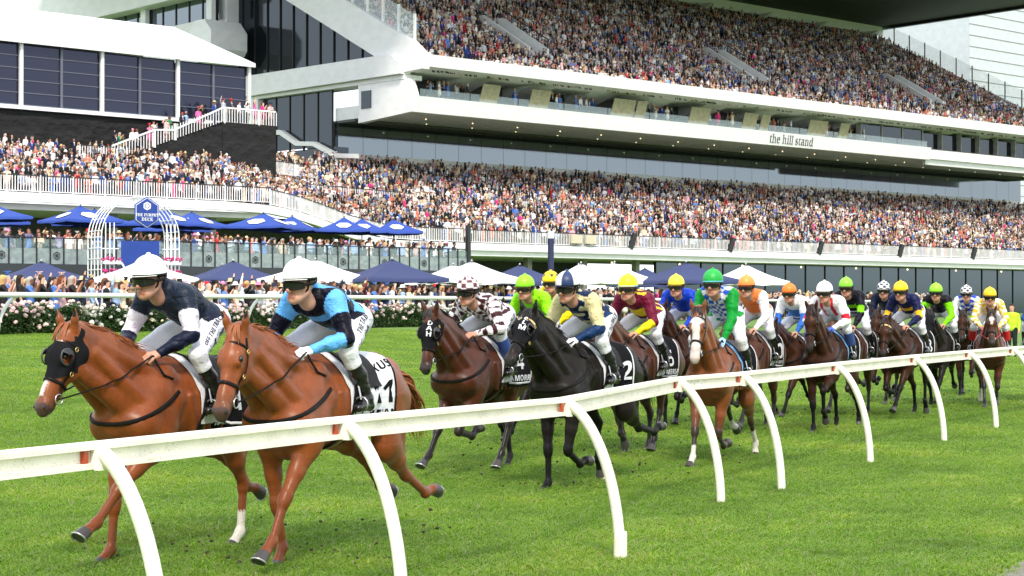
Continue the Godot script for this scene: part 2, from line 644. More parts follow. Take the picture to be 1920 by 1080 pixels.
class Horse:
	var f := Field.new()
	var p := {}
	var legs := []
	var P: Vector3
	var h: Vector3
	var fn: Vector3
	var side: Vector3
	var lift := 0.0
	var net: Dictionary

	func pt(t: float, o: float, z: float) -> Vector3:
		return P + h * t + fn * o + side * z

	func down(a: float, l: float) -> Vector3:
		return Vector3(sin(deg_to_rad(a)), -cos(deg_to_rad(a)), 0) * l

	func plan(params: Dictionary, fronts: Dictionary, hinds: Dictionary) -> void:
		p = params
		var lowest := 9.0
		for k in 4:
			var s := -1.0 if k % 2 == 0 else 1.0
			var j := []
			if k < 2:
				var an: Array = p.legs[k] if p.legs[k] is Array else fronts[p.legs[k]]
				j = [Vector3(0.50, 0.945, s * 0.155)]
				j.append(j[0] + down(an[0], 0.44) + Vector3(0, 0, -s * 0.035))
				j.append(j[1] + down(an[1], 0.31) + Vector3(0, 0, -s * 0.01))
				j.append(j[2] + down(an[2], 0.115))
				j.append(j[3] + down(an[2] * 0.9, 0.085))
			else:
				var an: Array = p.legs[k] if p.legs[k] is Array else hinds[p.legs[k]]
				j = [Vector3(-0.60, 1.24, s * 0.15)]
				j.append(j[0] + down(an[0], 0.36) + Vector3(0, 0, s * 0.02))
				j.append(j[1] + down(an[1], 0.46) + Vector3(0, 0, -s * 0.04))
				j.append(j[2] + down(an[2], 0.37))
				j.append(j[3] + down(an[3], 0.115))
				j.append(j[4] + down(an[3] * 0.9, 0.085))
			legs.append(j)
			lowest = minf(lowest, j[-1].y)
		lift = clampf(-lowest, -0.20, 0.12) - 0.055
		for j in legs:
			for q in j.size():
				j[q] += Vector3(0, lift, 0)
		bones()

	func bones() -> void:
		var u := Vector3(0, lift, 0)
		var np := deg_to_rad(p.get("neck", 33.0))
		var base := Vector3(0.50, 1.33, 0) + u
		var yaw: float = deg_to_rad(p.get("turn", 0.0))
		var nd := Vector3(cos(np) * cos(yaw * 0.5), sin(np), cos(np) * sin(yaw * 0.5))
		P = base + nd * 0.80
		var hp := deg_to_rad(p.get("head", -58.0))
		var fwd := Vector3(cos(yaw), 0, sin(yaw))
		h = (fwd * cos(hp) + Vector3.UP * sin(hp)).normalized()
		side = Vector3(-fwd.z, 0, fwd.x)
		fn = (fwd * -sin(hp) + Vector3.UP * cos(hp)).normalized()
		# trunk
		f.bone(Vector3(0.42, 1.225, 0) + u, Vector3(0.05, 1.22, 0) + u, 0.312, 0.312, 0.74, 0.10, 0)
		f.bone(Vector3(0.05, 1.22, 0) + u, Vector3(-0.32, 1.27, 0) + u, 0.312, 0.255, 0.84, 0.10, 0)
		f.bone(Vector3(-0.30, 1.285, 0) + u, Vector3(-0.62, 1.295, 0) + u, 0.25, 0.26, 0.90, 0.10, 0)
		f.bone(Vector3(-0.62, 1.29, 0) + u, Vector3(-0.80, 1.26, 0) + u, 0.26, 0.16, 0.85, 0.10, 0)
		f.bone(Vector3(0.38, 1.51, 0) + u, Vector3(0.08, 1.47, 0) + u, 0.075, 0.08, 0.7, 0.10, 0)
		f.bone(Vector3(0.60, 1.16, 0) + u, Vector3(0.48, 1.0, 0) + u, 0.215, 0.17, 0.9, 0.08, 0)
		for s in [-1.0, 1.0]:
			f.bone(Vector3(0.36, 1.42, s * 0.115) + u, Vector3(0.64, 1.11, s * 0.160) + u, 0.125, 0.135, 0.8, 0.032, 0)
			f.bone(Vector3(0.64, 1.11, s * 0.155) + u, Vector3(0.47, 1.04, s * 0.17) + u, 0.125, 0.12, 0.8, 0.03, 0)
			f.bone(Vector3(0.42, 1.30, s * 0.15) + u, Vector3(0.40, 1.08, s * 0.18) + u, 0.122, 0.112, 0.7, 0.028, 0)
			f.bone(Vector3(0.70, 1.15, s * 0.085) + u, Vector3(0.62, 1.02, s * 0.09) + u, 0.115, 0.10, 0.9, 0.035, 0)
			f.bone(Vector3(-0.52, 1.38, s * 0.13) + u, Vector3(-0.80, 1.20, s * 0.13) + u, 0.16, 0.13, 0.9, 0.06, 0)
			# muscles of shoulder and quarters, parted by shallow grooves
			f.bone(Vector3(0.30, 1.27, s * 0.175) + u, Vector3(0.46, 1.04, s * 0.185) + u, 0.105, 0.075, 0.8, 0.014, 0)
			f.bone(Vector3(0.46, 1.40, s * 0.125) + u, Vector3(0.61, 1.13, s * 0.175) + u, 0.085, 0.085, 0.8, 0.014, 0)
			f.bone(Vector3(-0.47, 1.36, s * 0.125) + u, Vector3(-0.46, 1.10, s * 0.165) + u, 0.135, 0.10, 0.85, 0.018, 0)
			f.bone(Vector3(-0.66, 1.40, s * 0.125) + u, Vector3(-0.68, 1.10, s * 0.165) + u, 0.135, 0.105, 0.85, 0.016, 0)
			f.bone(Vector3(-0.82, 1.32, s * 0.095) + u, Vector3(-0.82, 1.08, s * 0.125) + u, 0.095, 0.085, 0.9, 0.014, 0)
			for e in 7:
				var rx := 0.20 - e * 0.085
				f.bone(Vector3(rx, 1.30, s * 0.255) + u, Vector3(rx - 0.07, 1.02, s * 0.235) + u, 0.026, 0.022, 0.7, 0.03, 0)
		# neck
		var mid := base + nd * 0.42 + Vector3(0, -0.02, 0)
		f.bone(Vector3(0.44, 1.30, 0) + u, mid, 0.24, 0.160, 0.58, 0.09, 1)
		f.bone(mid, P + h * 0.05 - fn * 0.03, 0.160, 0.112, 0.60, 0.08, 1)
		f.bone(Vector3(0.36, 1.52, 0) + u, base + nd * 0.45 + Vector3(-0.07, 0.10, 0), 0.07, 0.06, 0.7, 0.08, 1)
		f.bone(base + nd * 0.45 + Vector3(-0.07, 0.10, 0), P + Vector3(-0.05, 0.02, 0), 0.06, 0.05, 0.8, 0.08, 1)
		for s in [-1.0, 1.0]:
			f.bone(Vector3(0.60, 1.24, s * 0.150) + u, mid.lerp(P, 0.5) + Vector3(0, -0.03, s * 0.068), 0.075, 0.05, 0.8, 0.016, 1)
			f.bone(Vector3(0.42, 1.44, s * 0.10) + u, mid.lerp(P, 0.3) + Vector3(-0.02, 0.06, s * 0.055), 0.075, 0.05, 0.8, 0.02, 1)
			f.bone(Vector3(0.66, 1.20, s * 0.09) + u, P + h * 0.2 - fn * 0.13 + side * s * 0.03, 0.10, 0.06, 0.8, 0.028, 1)
		# head
		f.bone(pt(0.0, -0.03, 0), pt(0.18, -0.005, 0), 0.092, 0.092, 0.80, 0.05, 2)
		f.bone(pt(0.18, -0.012, 0), pt(0.46, -0.012, 0), 0.085, 0.058, 0.70, 0.05, 2)
		f.bone(pt(0.44, -0.02, 0), pt(0.55, -0.02, 0), 0.060, 0.054, 0.88, 0.04, 2)
		f.bone(pt(0.565, -0.012, 0), pt(0.59, -0.025, 0), 0.040, 0.034, 1.15, 0.03, 2)
		f.bone(pt(0.26, -0.105, 0), pt(0.50, -0.07, 0), 0.045, 0.028, 0.8, 0.04, 2)
		f.bone(pt(0.53, -0.072, 0), pt(0.56, -0.068, 0), 0.030, 0.024, 1.0, 0.02, 2)
		for s in [-1.0, 1.0]:
			f.bone(pt(0.10, -0.10, s * 0.042), pt(0.25, -0.105, s * 0.036), 0.082, 0.062, 0.55, 0.03, 2)
			f.bone(pt(0.155, 0.045, s * 0.062), pt(0.22, 0.036, s * 0.064), 0.028, 0.026, 1.0, 0.03, 2)
			f.bone(pt(0.24, -0.012, s * 0.066), pt(0.38, -0.03, s * 0.046), 0.020, 0.012, 1.0, 0.03, 2)
			f.bone(pt(0.53, 0.012, s * 0.033), pt(0.565, 0.0, s * 0.036), 0.024, 0.022, 1.0, 0.02, 2)
			var ear := pt(-0.015, 0.03, s * 0.058)
			var tip: Vector3 = ear + (Vector3.UP * 0.155 + fwd * p.get("ears", 0.03) + side * s * 0.035)
			f.bone(ear, ear.lerp(tip, 0.45), 0.030, 0.031, 0.8, 0.02, 3)
			f.bone(ear.lerp(tip, 0.45), tip, 0.031, 0.006, 0.8, 0.01, 3)
		# legs
		for k in 4:
			var j: Array = legs[k]
			var t := 10 + k * 5
			if k < 2:
				f.bone(j[0] + Vector3(-0.05, 0.16, 0), j[0] + Vector3(0, 0.0, 0), 0.13, 0.105, 0.75, 0.07, t)
				f.bone(j[0], j[0].lerp(j[1], 0.5), 0.102, 0.066, 0.85, 0.05, t)
				f.bone(j[0].lerp(j[1], 0.5), j[1], 0.060, 0.043, 0.95, 0.03, t)
				var ax: Vector3 = (j[1] - j[0]).normalized()
				var fw := Vector3(-ax.y, ax.x, 0)
				f.bone(j[0] + fw * 0.055, j[0].lerp(j[1], 0.72) + fw * 0.022, 0.052, 0.022, 0.9, 0.010, t)
				f.bone(j[0] - fw * 0.055, j[0].lerp(j[1], 0.70) - fw * 0.020, 0.056, 0.022, 0.9, 0.010, t)
				f.bone(j[1] + (j[0] - j[1]) * 0.06, j[1] + (j[2] - j[1]) * 0.08, 0.051, 0.047, 0.95, 0.025, t + 1)
				cannon(j[1], j[2], t + 2)
				foot(j[2], j[3], j[4], t)
			else:
				f.bone(j[0], j[1], 0.215, 0.13, 0.66, 0.07, t)
				f.bone(j[0] + Vector3(-0.16, -0.02, 0), j[1].lerp(j[2], 0.42) + Vector3(-0.045, 0, 0), 0.14, 0.07, 0.72, 0.07, t)
				f.bone(j[1], j[1].lerp(j[2], 0.5), 0.122, 0.078, 0.75, 0.05, t)
				f.bone(j[1].lerp(j[2], 0.5), j[2], 0.070, 0.044, 0.8, 0.04, t)
				var ax: Vector3 = (j[2] - j[1]).normalized()
				var fw := Vector3(-ax.y, ax.x, 0)
				f.bone(j[1] + fw * 0.05, j[1].lerp(j[2], 0.75) + fw * 0.02, 0.072, 0.022, 0.8, 0.012, t)
				f.bone(j[1] - fw * 0.055, j[1].lerp(j[2], 0.62) - fw * 0.02, 0.075, 0.028, 0.8, 0.012, t)
				var back: Vector3 = (j[2] - j[1]).normalized() * 0.05 + (j[2] - j[3]).normalized() * 0.055
				f.bone(j[1].lerp(j[2], 0.62) + back * 0.7, j[2] + back, 0.024, 0.030, 0.8, 0.03, t + 1)
				f.bone(j[2] + back * 0.4, j[2] + (j[3] - j[2]) * 0.1, 0.046, 0.046, 0.85, 0.03, t + 1)
				cannon(j[2], j[3], t + 2)
				foot(j[3], j[4], j[5], t)

	func cannon(a: Vector3, b: Vector3, t: int) -> void:
		var d := (b - a).normalized()
		var back := Vector3(d.y, -d.x, 0) * 0.018
		f.bone(a, b, 0.036, 0.031, 0.85, 0.02, t)
		f.bone(a.lerp(b, 0.1) - back * -1.0, b + back, 0.024, 0.024, 0.8, 0.02, t)

	func foot(a: Vector3, b: Vector3, c: Vector3, t: int) -> void:
		f.bone(a, a + (b - a) * 0.1, 0.043, 0.041, 0.88, 0.02, t + 3)
		f.bone(a, b, 0.036, 0.040, 0.9, 0.02, t + 3)
		f.bone(b, b.lerp(c, 0.2), 0.043, 0.043, 1.0, 0.01, t + 3)


const COATS := {
	"chestnut": [Vector3(0.225, 0.056, 0.012), Vector3(0.175, 0.042, 0.010), Vector3(0.27, 0.082, 0.024)],
	"bay": [Vector3(0.075, 0.020, 0.008), Vector3(0.012, 0.010, 0.009), Vector3(0.010, 0.008, 0.008)],
	"red bay": [Vector3(0.190, 0.054, 0.015), Vector3(0.030, 0.016, 0.011), Vector3(0.016, 0.010, 0.009)],
	"brown": [Vector3(0.042, 0.016, 0.009), Vector3(0.011, 0.009, 0.008), Vector3(0.009, 0.008, 0.008)],
	"black": [Vector3(0.015, 0.012, 0.011), Vector3(0.009, 0.008, 0.008), Vector3(0.008, 0.008, 0.008)],
}

func coat_colours(H: Horse) -> PackedColorArray:
	var coat: Array = COATS[H.p.coat]
	var out := PackedColorArray()
	var V: PackedVector3Array = H.net.v
	var T: PackedInt32Array = H.net.t
	var nz := FastNoiseLite.new()
	nz.seed = 5
	nz.frequency = 2.2
	var socks: Array = H.p.get("socks", [0, 0, 0, 0])
	var blaze: float = H.p.get("blaze", 0.0)
	var red: bool = H.p.coat == "chestnut"
	for k in V.size():
		var q := V[k]
		var t := T[k]
		var c: Vector3 = coat[0] * (1.0 + 0.35 * nz.get_noise_3dv(q * 1.5) + 0.16 * nz.get_noise_3dv(q * Vector3(9, 4, 9)))
		if t >= 10:
			var leg := (t - 10) / 5
			var j: Array = H.legs[leg]
			var sub := (t - 10) % 5
			var knee: Vector3 = j[1] if leg < 2 else j[2]
			var dark := 0.0
			if sub == 0:
				dark = clampf(1.0 - q.distance_to(knee) / 0.24, 0.0, 1.0) * 0.9
			else:
				dark = 1.0
			c = c.lerp(coat[1], dark * (0.75 if red else 1.0))
			if sub >= 2 and socks[leg] > 0.0:
				var top: Vector3 = j[-3]
				var al: float = (top - q).dot((top - knee).normalized())
				if al < socks[leg] * 0.3 - 0.02 + 0.015 * nz.get_noise_3dv(q * 12.0):
					c = Vector3(0.62, 0.58, 0.52)
		elif t == 2 or t == 3:
			var r := q - H.P
			var along := r.dot(H.h)
			var across := absf(r.dot(H.side))
			var front := r.dot(H.fn)
			var muz := clampf((along - 0.44) / 0.10, 0.0, 1.0)
			c = c.lerp(Vector3(0.035, 0.026, 0.024) if not red else Vector3(0.13, 0.06, 0.04), muz * (0.9 if not red else 0.6))
			if along > 0.545 or (along > 0.50 and front < -0.06):
				c = c.lerp(Vector3(0.03, 0.024, 0.024), 0.75)
			if blaze > 0.0 and front > 0.015 + (along - 0.1) * -0.05:
				var wide: float = blaze * (0.05 if along < 0.16 else lerpf(0.030, 0.024, (along - 0.16) / 0.3))
				if blaze > 1.4 and along > 0.36:
					wide = 0.10
				var to: float = H.p.get("blaze_end", 0.5)
				if along > 0.05 and along < to and across < wide * (1.0 + 0.25 * nz.get_noise_3dv(q * 14.0)):
					c = Vector3(0.66, 0.60, 0.56)
			if blaze > 1.4 and along > 0.44:
				c = Vector3(0.60, 0.48, 0.44)
		out.append(Color(c.x, c.y, c.z))
	return out

func net_mesh(net: Dictionary, colours: PackedColorArray) -> ArrayMesh:
	var m := ArrayMesh.new()
	var ar := []
	ar.resize(Mesh.ARRAY_MAX)
	ar[Mesh.ARRAY_VERTEX] = net.v
	ar[Mesh.ARRAY_NORMAL] = net.n
	ar[Mesh.ARRAY_INDEX] = net.i
	if colours.size():
		ar[Mesh.ARRAY_COLOR] = colours
	m.add_surface_from_arrays(Mesh.PRIMITIVE_TRIANGLES, ar)
	return m

# the part of a net where s is above zero, cut cleanly along s = 0
func net_clip(net: Dictionary, s: PackedFloat32Array) -> Dictionary:
	var at := PackedInt32Array()
	at.resize(s.size())
	at.fill(-1)
	var V := PackedVector3Array()
	var N := PackedVector3Array()
	var T := PackedInt32Array()
	var I := PackedInt32Array()
	var cut := {}
	var src: PackedInt32Array = net.i
	var nv: PackedVector3Array = net.v
	var nn: PackedVector3Array = net.n
	var nt: PackedInt32Array = net.t
	for k in range(0, src.size(), 3):
		var poly := PackedInt32Array()
		for e in 3:
			var a := src[k + e]
			var b := src[k + (e + 1) % 3]
			if s[a] > 0.0:
				if at[a] < 0:
					at[a] = V.size()
					V.append(nv[a])
					N.append(nn[a])
					T.append(nt[a])
				poly.append(at[a])
			if (s[a] > 0.0) != (s[b] > 0.0):
				var key := Vector2i(mini(a, b), maxi(a, b))
				if not cut.has(key):
					var t := s[a] / (s[a] - s[b])
					cut[key] = V.size()
					V.append(nv[a].lerp(nv[b], t))
					N.append(nn[a].lerp(nn[b], t).normalized())
					T.append(nt[a] if s[a] > 0.0 else nt[b])
				poly.append(cut[key])
		for e in range(1, poly.size() - 1):
			I.append_array([poly[0], poly[e], poly[e + 1]])
	return {"v": V, "n": N, "i": I, "t": T}

# the part of a net whose vertices pass the test
func net_where(net: Dictionary, keep: PackedByteArray) -> Dictionary:
	var at := PackedInt32Array()
	at.resize(net.v.size())
	at.fill(-1)
	var V := PackedVector3Array()
	var N := PackedVector3Array()
	var T := PackedInt32Array()
	var I := PackedInt32Array()
	var src: PackedInt32Array = net.i
	for k in range(0, src.size(), 3):
		var yes := int(keep[src[k]]) + int(keep[src[k + 1]]) + int(keep[src[k + 2]])
		if yes < 2:
			continue
		for e in 3:
			var s := src[k + e]
			if at[s] < 0:
				at[s] = V.size()
				V.append(net.v[s])
				N.append(net.n[s])
				T.append(net.t[s])
			I.append(at[s])
	return {"v": V, "n": N, "i": I, "t": T}

func ring_on(H: Horse, list: PackedInt32Array, mid: Vector3, dirs: Array, off: float) -> Array:
	var pts := PackedVector3Array()
	var nor := PackedVector3Array()
	for d in dirs:
		var q := H.f.hit(mid + d * 0.55, mid, list)
		pts.append(q + d * off)
		nor.append(d)
	return [pts, nor]

func fan(x: Vector3, y: Vector3, from: float, to: float, n: int) -> Array:
	var o := []
	for k in n + 1:
		var t := deg_to_rad(lerpf(from, to, float(k) / n))
		o.append((x * cos(t) + y * sin(t)).normalized())
	return o

func strap(mb: MB, r: Array, width: float, thick := 0.003) -> void:
	mb.tube(r[0], width * 0.5, 6, r[1], 2.0 * thick / width, true)

# text bent onto a surface: place(x, y) gives the point and its normal
func bent_text(words: String, height: float, place: Callable, mb: MB, bold := true, off := 0.004, serif := false) -> void:
	var tm := TextMesh.new()
	var sf := SystemFont.new()
	sf.font_names = PackedStringArray(["Droid Serif" if serif else "Droid Sans"])
	sf.font_weight = 700 if bold else 400
	tm.font = sf
	tm.text = words
	tm.font_size = 32
	tm.pixel_size = height / 23.0
	tm.depth = 0.0
	tm.curve_step = 2.0
	var ar := tm.get_mesh_arrays()
	var V: PackedVector3Array = ar[Mesh.ARRAY_VERTEX]
	var I: PackedInt32Array = ar[Mesh.ARRAY_INDEX]
	for k in range(0, I.size(), 3):
		var s := []
		for e in 3:
			var q := V[I[k + e]]
			var r: Array = place.call(q.x, q.y)
			s.append(mb.put(r[0] + r[1] * off, r[1]))
		mb.tri(s[0], s[1], s[2])

func build_horse(H: Horse, at: Transform3D, label: String) -> Node3D:
	var root := thing("racehorse", label, "horse", at, "horses galloping in the race")
	var p := H.p
	var f := H.f
	var detail: bool = p.cell < 0.02
	part("body", net_mesh(H.net, coat_colours(H)), M["coat_dark" if p.coat in ["black", "brown"] else "coat"], root)
	var coat: Array = COATS[p.coat]
	var rnd := RandomNumberGenerator.new()
	rnd.seed = hash(label)
	# hooves
	for k in 4:
		var j: Array = H.legs[k]
		var a: Vector3 = j[-2]
		var c: Vector3 = j[-1]
		var d := (c - a).normalized()
		var fw := Vector3(-d.y, d.x, 0)
		var hb := MB.new()
		var flat := clampf(d.y * -1.0, 0.0, 1.0)
		var sole := (d * 1.0 + Vector3.DOWN * 0.9 * flat).normalized()
		var rows := []
		for r in 5:
			var t := r / 4.0
			var row := []
			for s in 15:
				var th := TAU * s / 14.0
				var toe := cos(th)
				var rad := lerpf(0.043, 0.058, t) * (1.0 if toe > -0.6 else 0.88)
				row.append(a + d * (0.002 + t * 0.072) + fw * toe * rad * 1.08 + Vector3(0, 0, 1) * sin(th) * rad + sole * t * (0.012 + 0.012 * toe) + fw * t * 0.012)
			rows.append(row)
		hb.sheet(rows, 0.0, Vector3.ZERO)
		for s in hb.v.size():
			hb.n[s] = -hb.n[s] if hb.n[s].dot(hb.v[s] - (a + c) * 0.5) < 0 else hb.n[s]
		var cen: Vector3 = Vector3.ZERO
		for q in rows[4]: cen += q / 15.0
		var o := hb.put(cen, sole)
		for q in rows[4]: hb.put(q, sole)
		hb.i.clear()
		for r in 4:
			for s in 14:
				var e := r * 15 + s
				hb.tri(e, e + 1, e + 16)
				hb.tri(e, e + 16, e + 15)
		for s in 14:
			hb.tri(o, o + 1 + s, o + 2 + s)
		var ho := part("hoof", hb, M.hoof, root)
		if detail:
			var sh := MB.new()
			var arc := PackedVector3Array()
			for s in range(0, 15):
				if s >= 6 and s <= 8: continue
			for s in range(9, 20):
				arc.append(rows[4][s % 14] * 0.97 + cen * 0.03 + sole * 0.004)
			sh.tube(arc, 0.007, 5)
			part("horseshoe", sh, M.steel, ho)
	# eyes, nostrils
	for s in [-1.0, 1.0]:
		var mid := H.pt(0.195, 0.02, 0)
		var q := f.hit(mid + (H.side * s + H.fn * 0.25).normalized() * 0.4, mid, f.tagged(2, 2))
		var e := MB.new()
		e.ball(q - H.side * s * 0.007, Basis(H.h * 0.026, H.fn * 0.019, H.side * s * 0.017), 6, 10)
		part("eye", e, M.eye, root)
		if detail:
			var nb := MB.new()
			var nq := f.hit(H.pt(0.552, 0.02, 0) + (H.side * s + H.fn * 0.25 + H.h * 0.2).normalized() * 0.4, H.pt(0.552, 0.0, 0), f.tagged(2, 2))
			nb.ball(nq - H.side * s * 0.007 - H.fn * 0.003, Basis(H.h * 0.019 + H.fn * 0.006, H.fn * 0.013, H.side * s * 0.009), 6, 10)
			part("nostril", nb, M.dark_skin, root)
			var eb := MB.new()
			var e0 := H.pt(-0.03, 0.055, s * 0.062)
			var ip := PackedVector3Array()
			for t in 4:
				ip.append(e0 + Vector3.UP * (0.025 + 0.03 * t) + H.side * s * (0.008 + t * 0.008) + Vector3(0.004 + 0.006 * t, 0, 0))
			eb.tube(ip, PackedFloat32Array([0.010, 0.015, 0.012, 0.002]), 6, PackedVector3Array(), 1.0, false)
			part("ear_hollow", eb, M.dark_skin, root)
	# mane and tail: many strands
	var mane := MB.new()
	var nn := 280 if detail else 60
	for k in nn:
		var t := k / float(nn - 1)
		var a := Vector3(0.40, 1.57 + H.lift, 0).lerp(H.P + Vector3(-0.06, 0.07, 0), t)
		a.y += sin(t * PI) * 0.035
		a += (H.P - Vector3(0.5, 1.33 + H.lift, 0)).cross(Vector3(0, 0, 1)).normalized() * -0.0
		mane.col = Color(coat[2].x, coat[2].y, coat[2].z) * rnd.randf_range(0.7, 1.25)
		var len := rnd.randf_range(0.07, 0.18)
		var z := rnd.randf_range(-0.020, 0.020)
		var sd := rnd.randf_range(-1.0, 1.2)
		var lifted := rnd.randf_range(-0.02, 0.075)
		var wob := rnd.randf_range(-0.008, 0.008)
		var back := (Vector3(0.40, 1.57 + H.lift, 0) - H.P).normalized()
		var pts := PackedVector3Array()
		for e in 5:
			var x := e / 4.0
			pts.append(a + back * len * x * 1.1 + Vector3(0, 0.005 + lifted * x - 0.05 * x * x + wob * sin(x * 5.0), z + sd * 0.045 * x * x))
		mane.tube(pts, PackedFloat32Array([0.0042, 0.0046, 0.0038, 0.0026, 0.0008]), 4, PackedVector3Array(), 1.0, false)
	for k in 16:
		mane.col = Color(coat[2].x, coat[2].y, coat[2].z) * rnd.randf_range(0.7, 1.2)
		var z := rnd.randf_range(-0.04, 0.04)
		var pts := PackedVector3Array()
		for e in 4:
			var x := e / 3.0
			pts.append(H.pt(-0.04 + x * rnd.randf_range(0.10, 0.17), 0.075 + 0.02 * sin(x * 3.0) - x * 0.015, z * (1.0 + x)))
		mane.tube(pts, PackedFloat32Array([0.009, 0.008, 0.005, 0.001]), 4, PackedVector3Array(), 1.0, false)
	part("mane", mane, M.hair, root, "stuff")
	var tail := MB.new()
	var droop: float = p.get("tail", 0.35)
	for k in (150 if detail else 60):
		tail.col = Color(coat[2].x, coat[2].y, coat[2].z) * rnd.randf_range(0.6, 1.15)
		var a := Vector3(-0.93, 1.36 + H.lift, 0)
		var th := rnd.randf() * TAU
		var w := sqrt(rnd.randf())
		var len := rnd.randf_range(0.55, 0.85)
		var pts := PackedVector3Array()
		for e in 7:
			var x := e / 6.0
			var fanout := 0.02 + 0.09 * sin(minf(x * 1.15, 1.0) * PI * 0.75)
			pts.append(a + Vector3(-0.03 - len * (1.0 - droop) * x + 0.05 * x * x, 0.05 * sin(x * 2.2) - len * droop * x * x * 1.5 - len * droop * 0.3 * x, 0) + Vector3(0.3 * cos(th), cos(th), sin(th)) * w * fanout + Vector3(0, 0, 0.03 * sin(x * 5.0 + k * 0.2)))
		tail.tube(pts, PackedFloat32Array([0.011, 0.010, 0.009, 0.007, 0.005, 0.003, 0.0008]), 4, PackedVector3Array(), 1.0, false)
	part("tail", tail, M.hair, root, "stuff")
	tack(H, root, detail)
	return root

# ---------------------------------------------------------------- saddle cloth, saddle, bridle
func cloth_grid(H: Horse, x0: float, x1: float, from: float, to: float, nx: int, ny: int, off: float, rake := 0.0) -> Array:
	var list := H.f.tagged(0, 0)
	for t in [20, 25]:
		list.append_array(H.f.tagged(t, t))
	var rows := []
	for y in ny + 1:
		var an := deg_to_rad(lerpf(from, to, float(y) / ny))
		var row := []
		for x in nx + 1:
			var px := lerpf(x0, x1, float(x) / nx) - rake * absf(sin(an * 0.5))
			var mid := Vector3(px, 1.18 + H.lift, 0)
			var d := Vector3(0, cos(an), sin(an))
			row.append(H.f.hit(mid + d * 0.7, mid, list) + d * off)
		rows.append(row)
	return rows

func on_grid(rows: Array, u: float, v: float) -> Array:
	var h := rows.size() - 1
	var w: int = rows[0].size() - 1
	var x := clampf(u, 0, 1) * w
	var y := clampf(v, 0, 1) * h
	var xi := mini(int(x), w - 1)
	var yi := mini(int(y), h - 1)
	var a: Vector3 = rows[yi][xi].lerp(rows[yi][xi + 1], x - xi)
	var b: Vector3 = rows[yi + 1][xi].lerp(rows[yi + 1][xi + 1], x - xi)
	var g: Vector3 = (rows[yi][xi + 1] - rows[yi][xi]).cross(rows[yi + 1][xi] - rows[yi][xi]).normalized()
	var q := a.lerp(b, y - yi)
	if g.dot(Vector3(0, q.y - 1.1, q.z)) < 0: g = -g
	return [q, g]

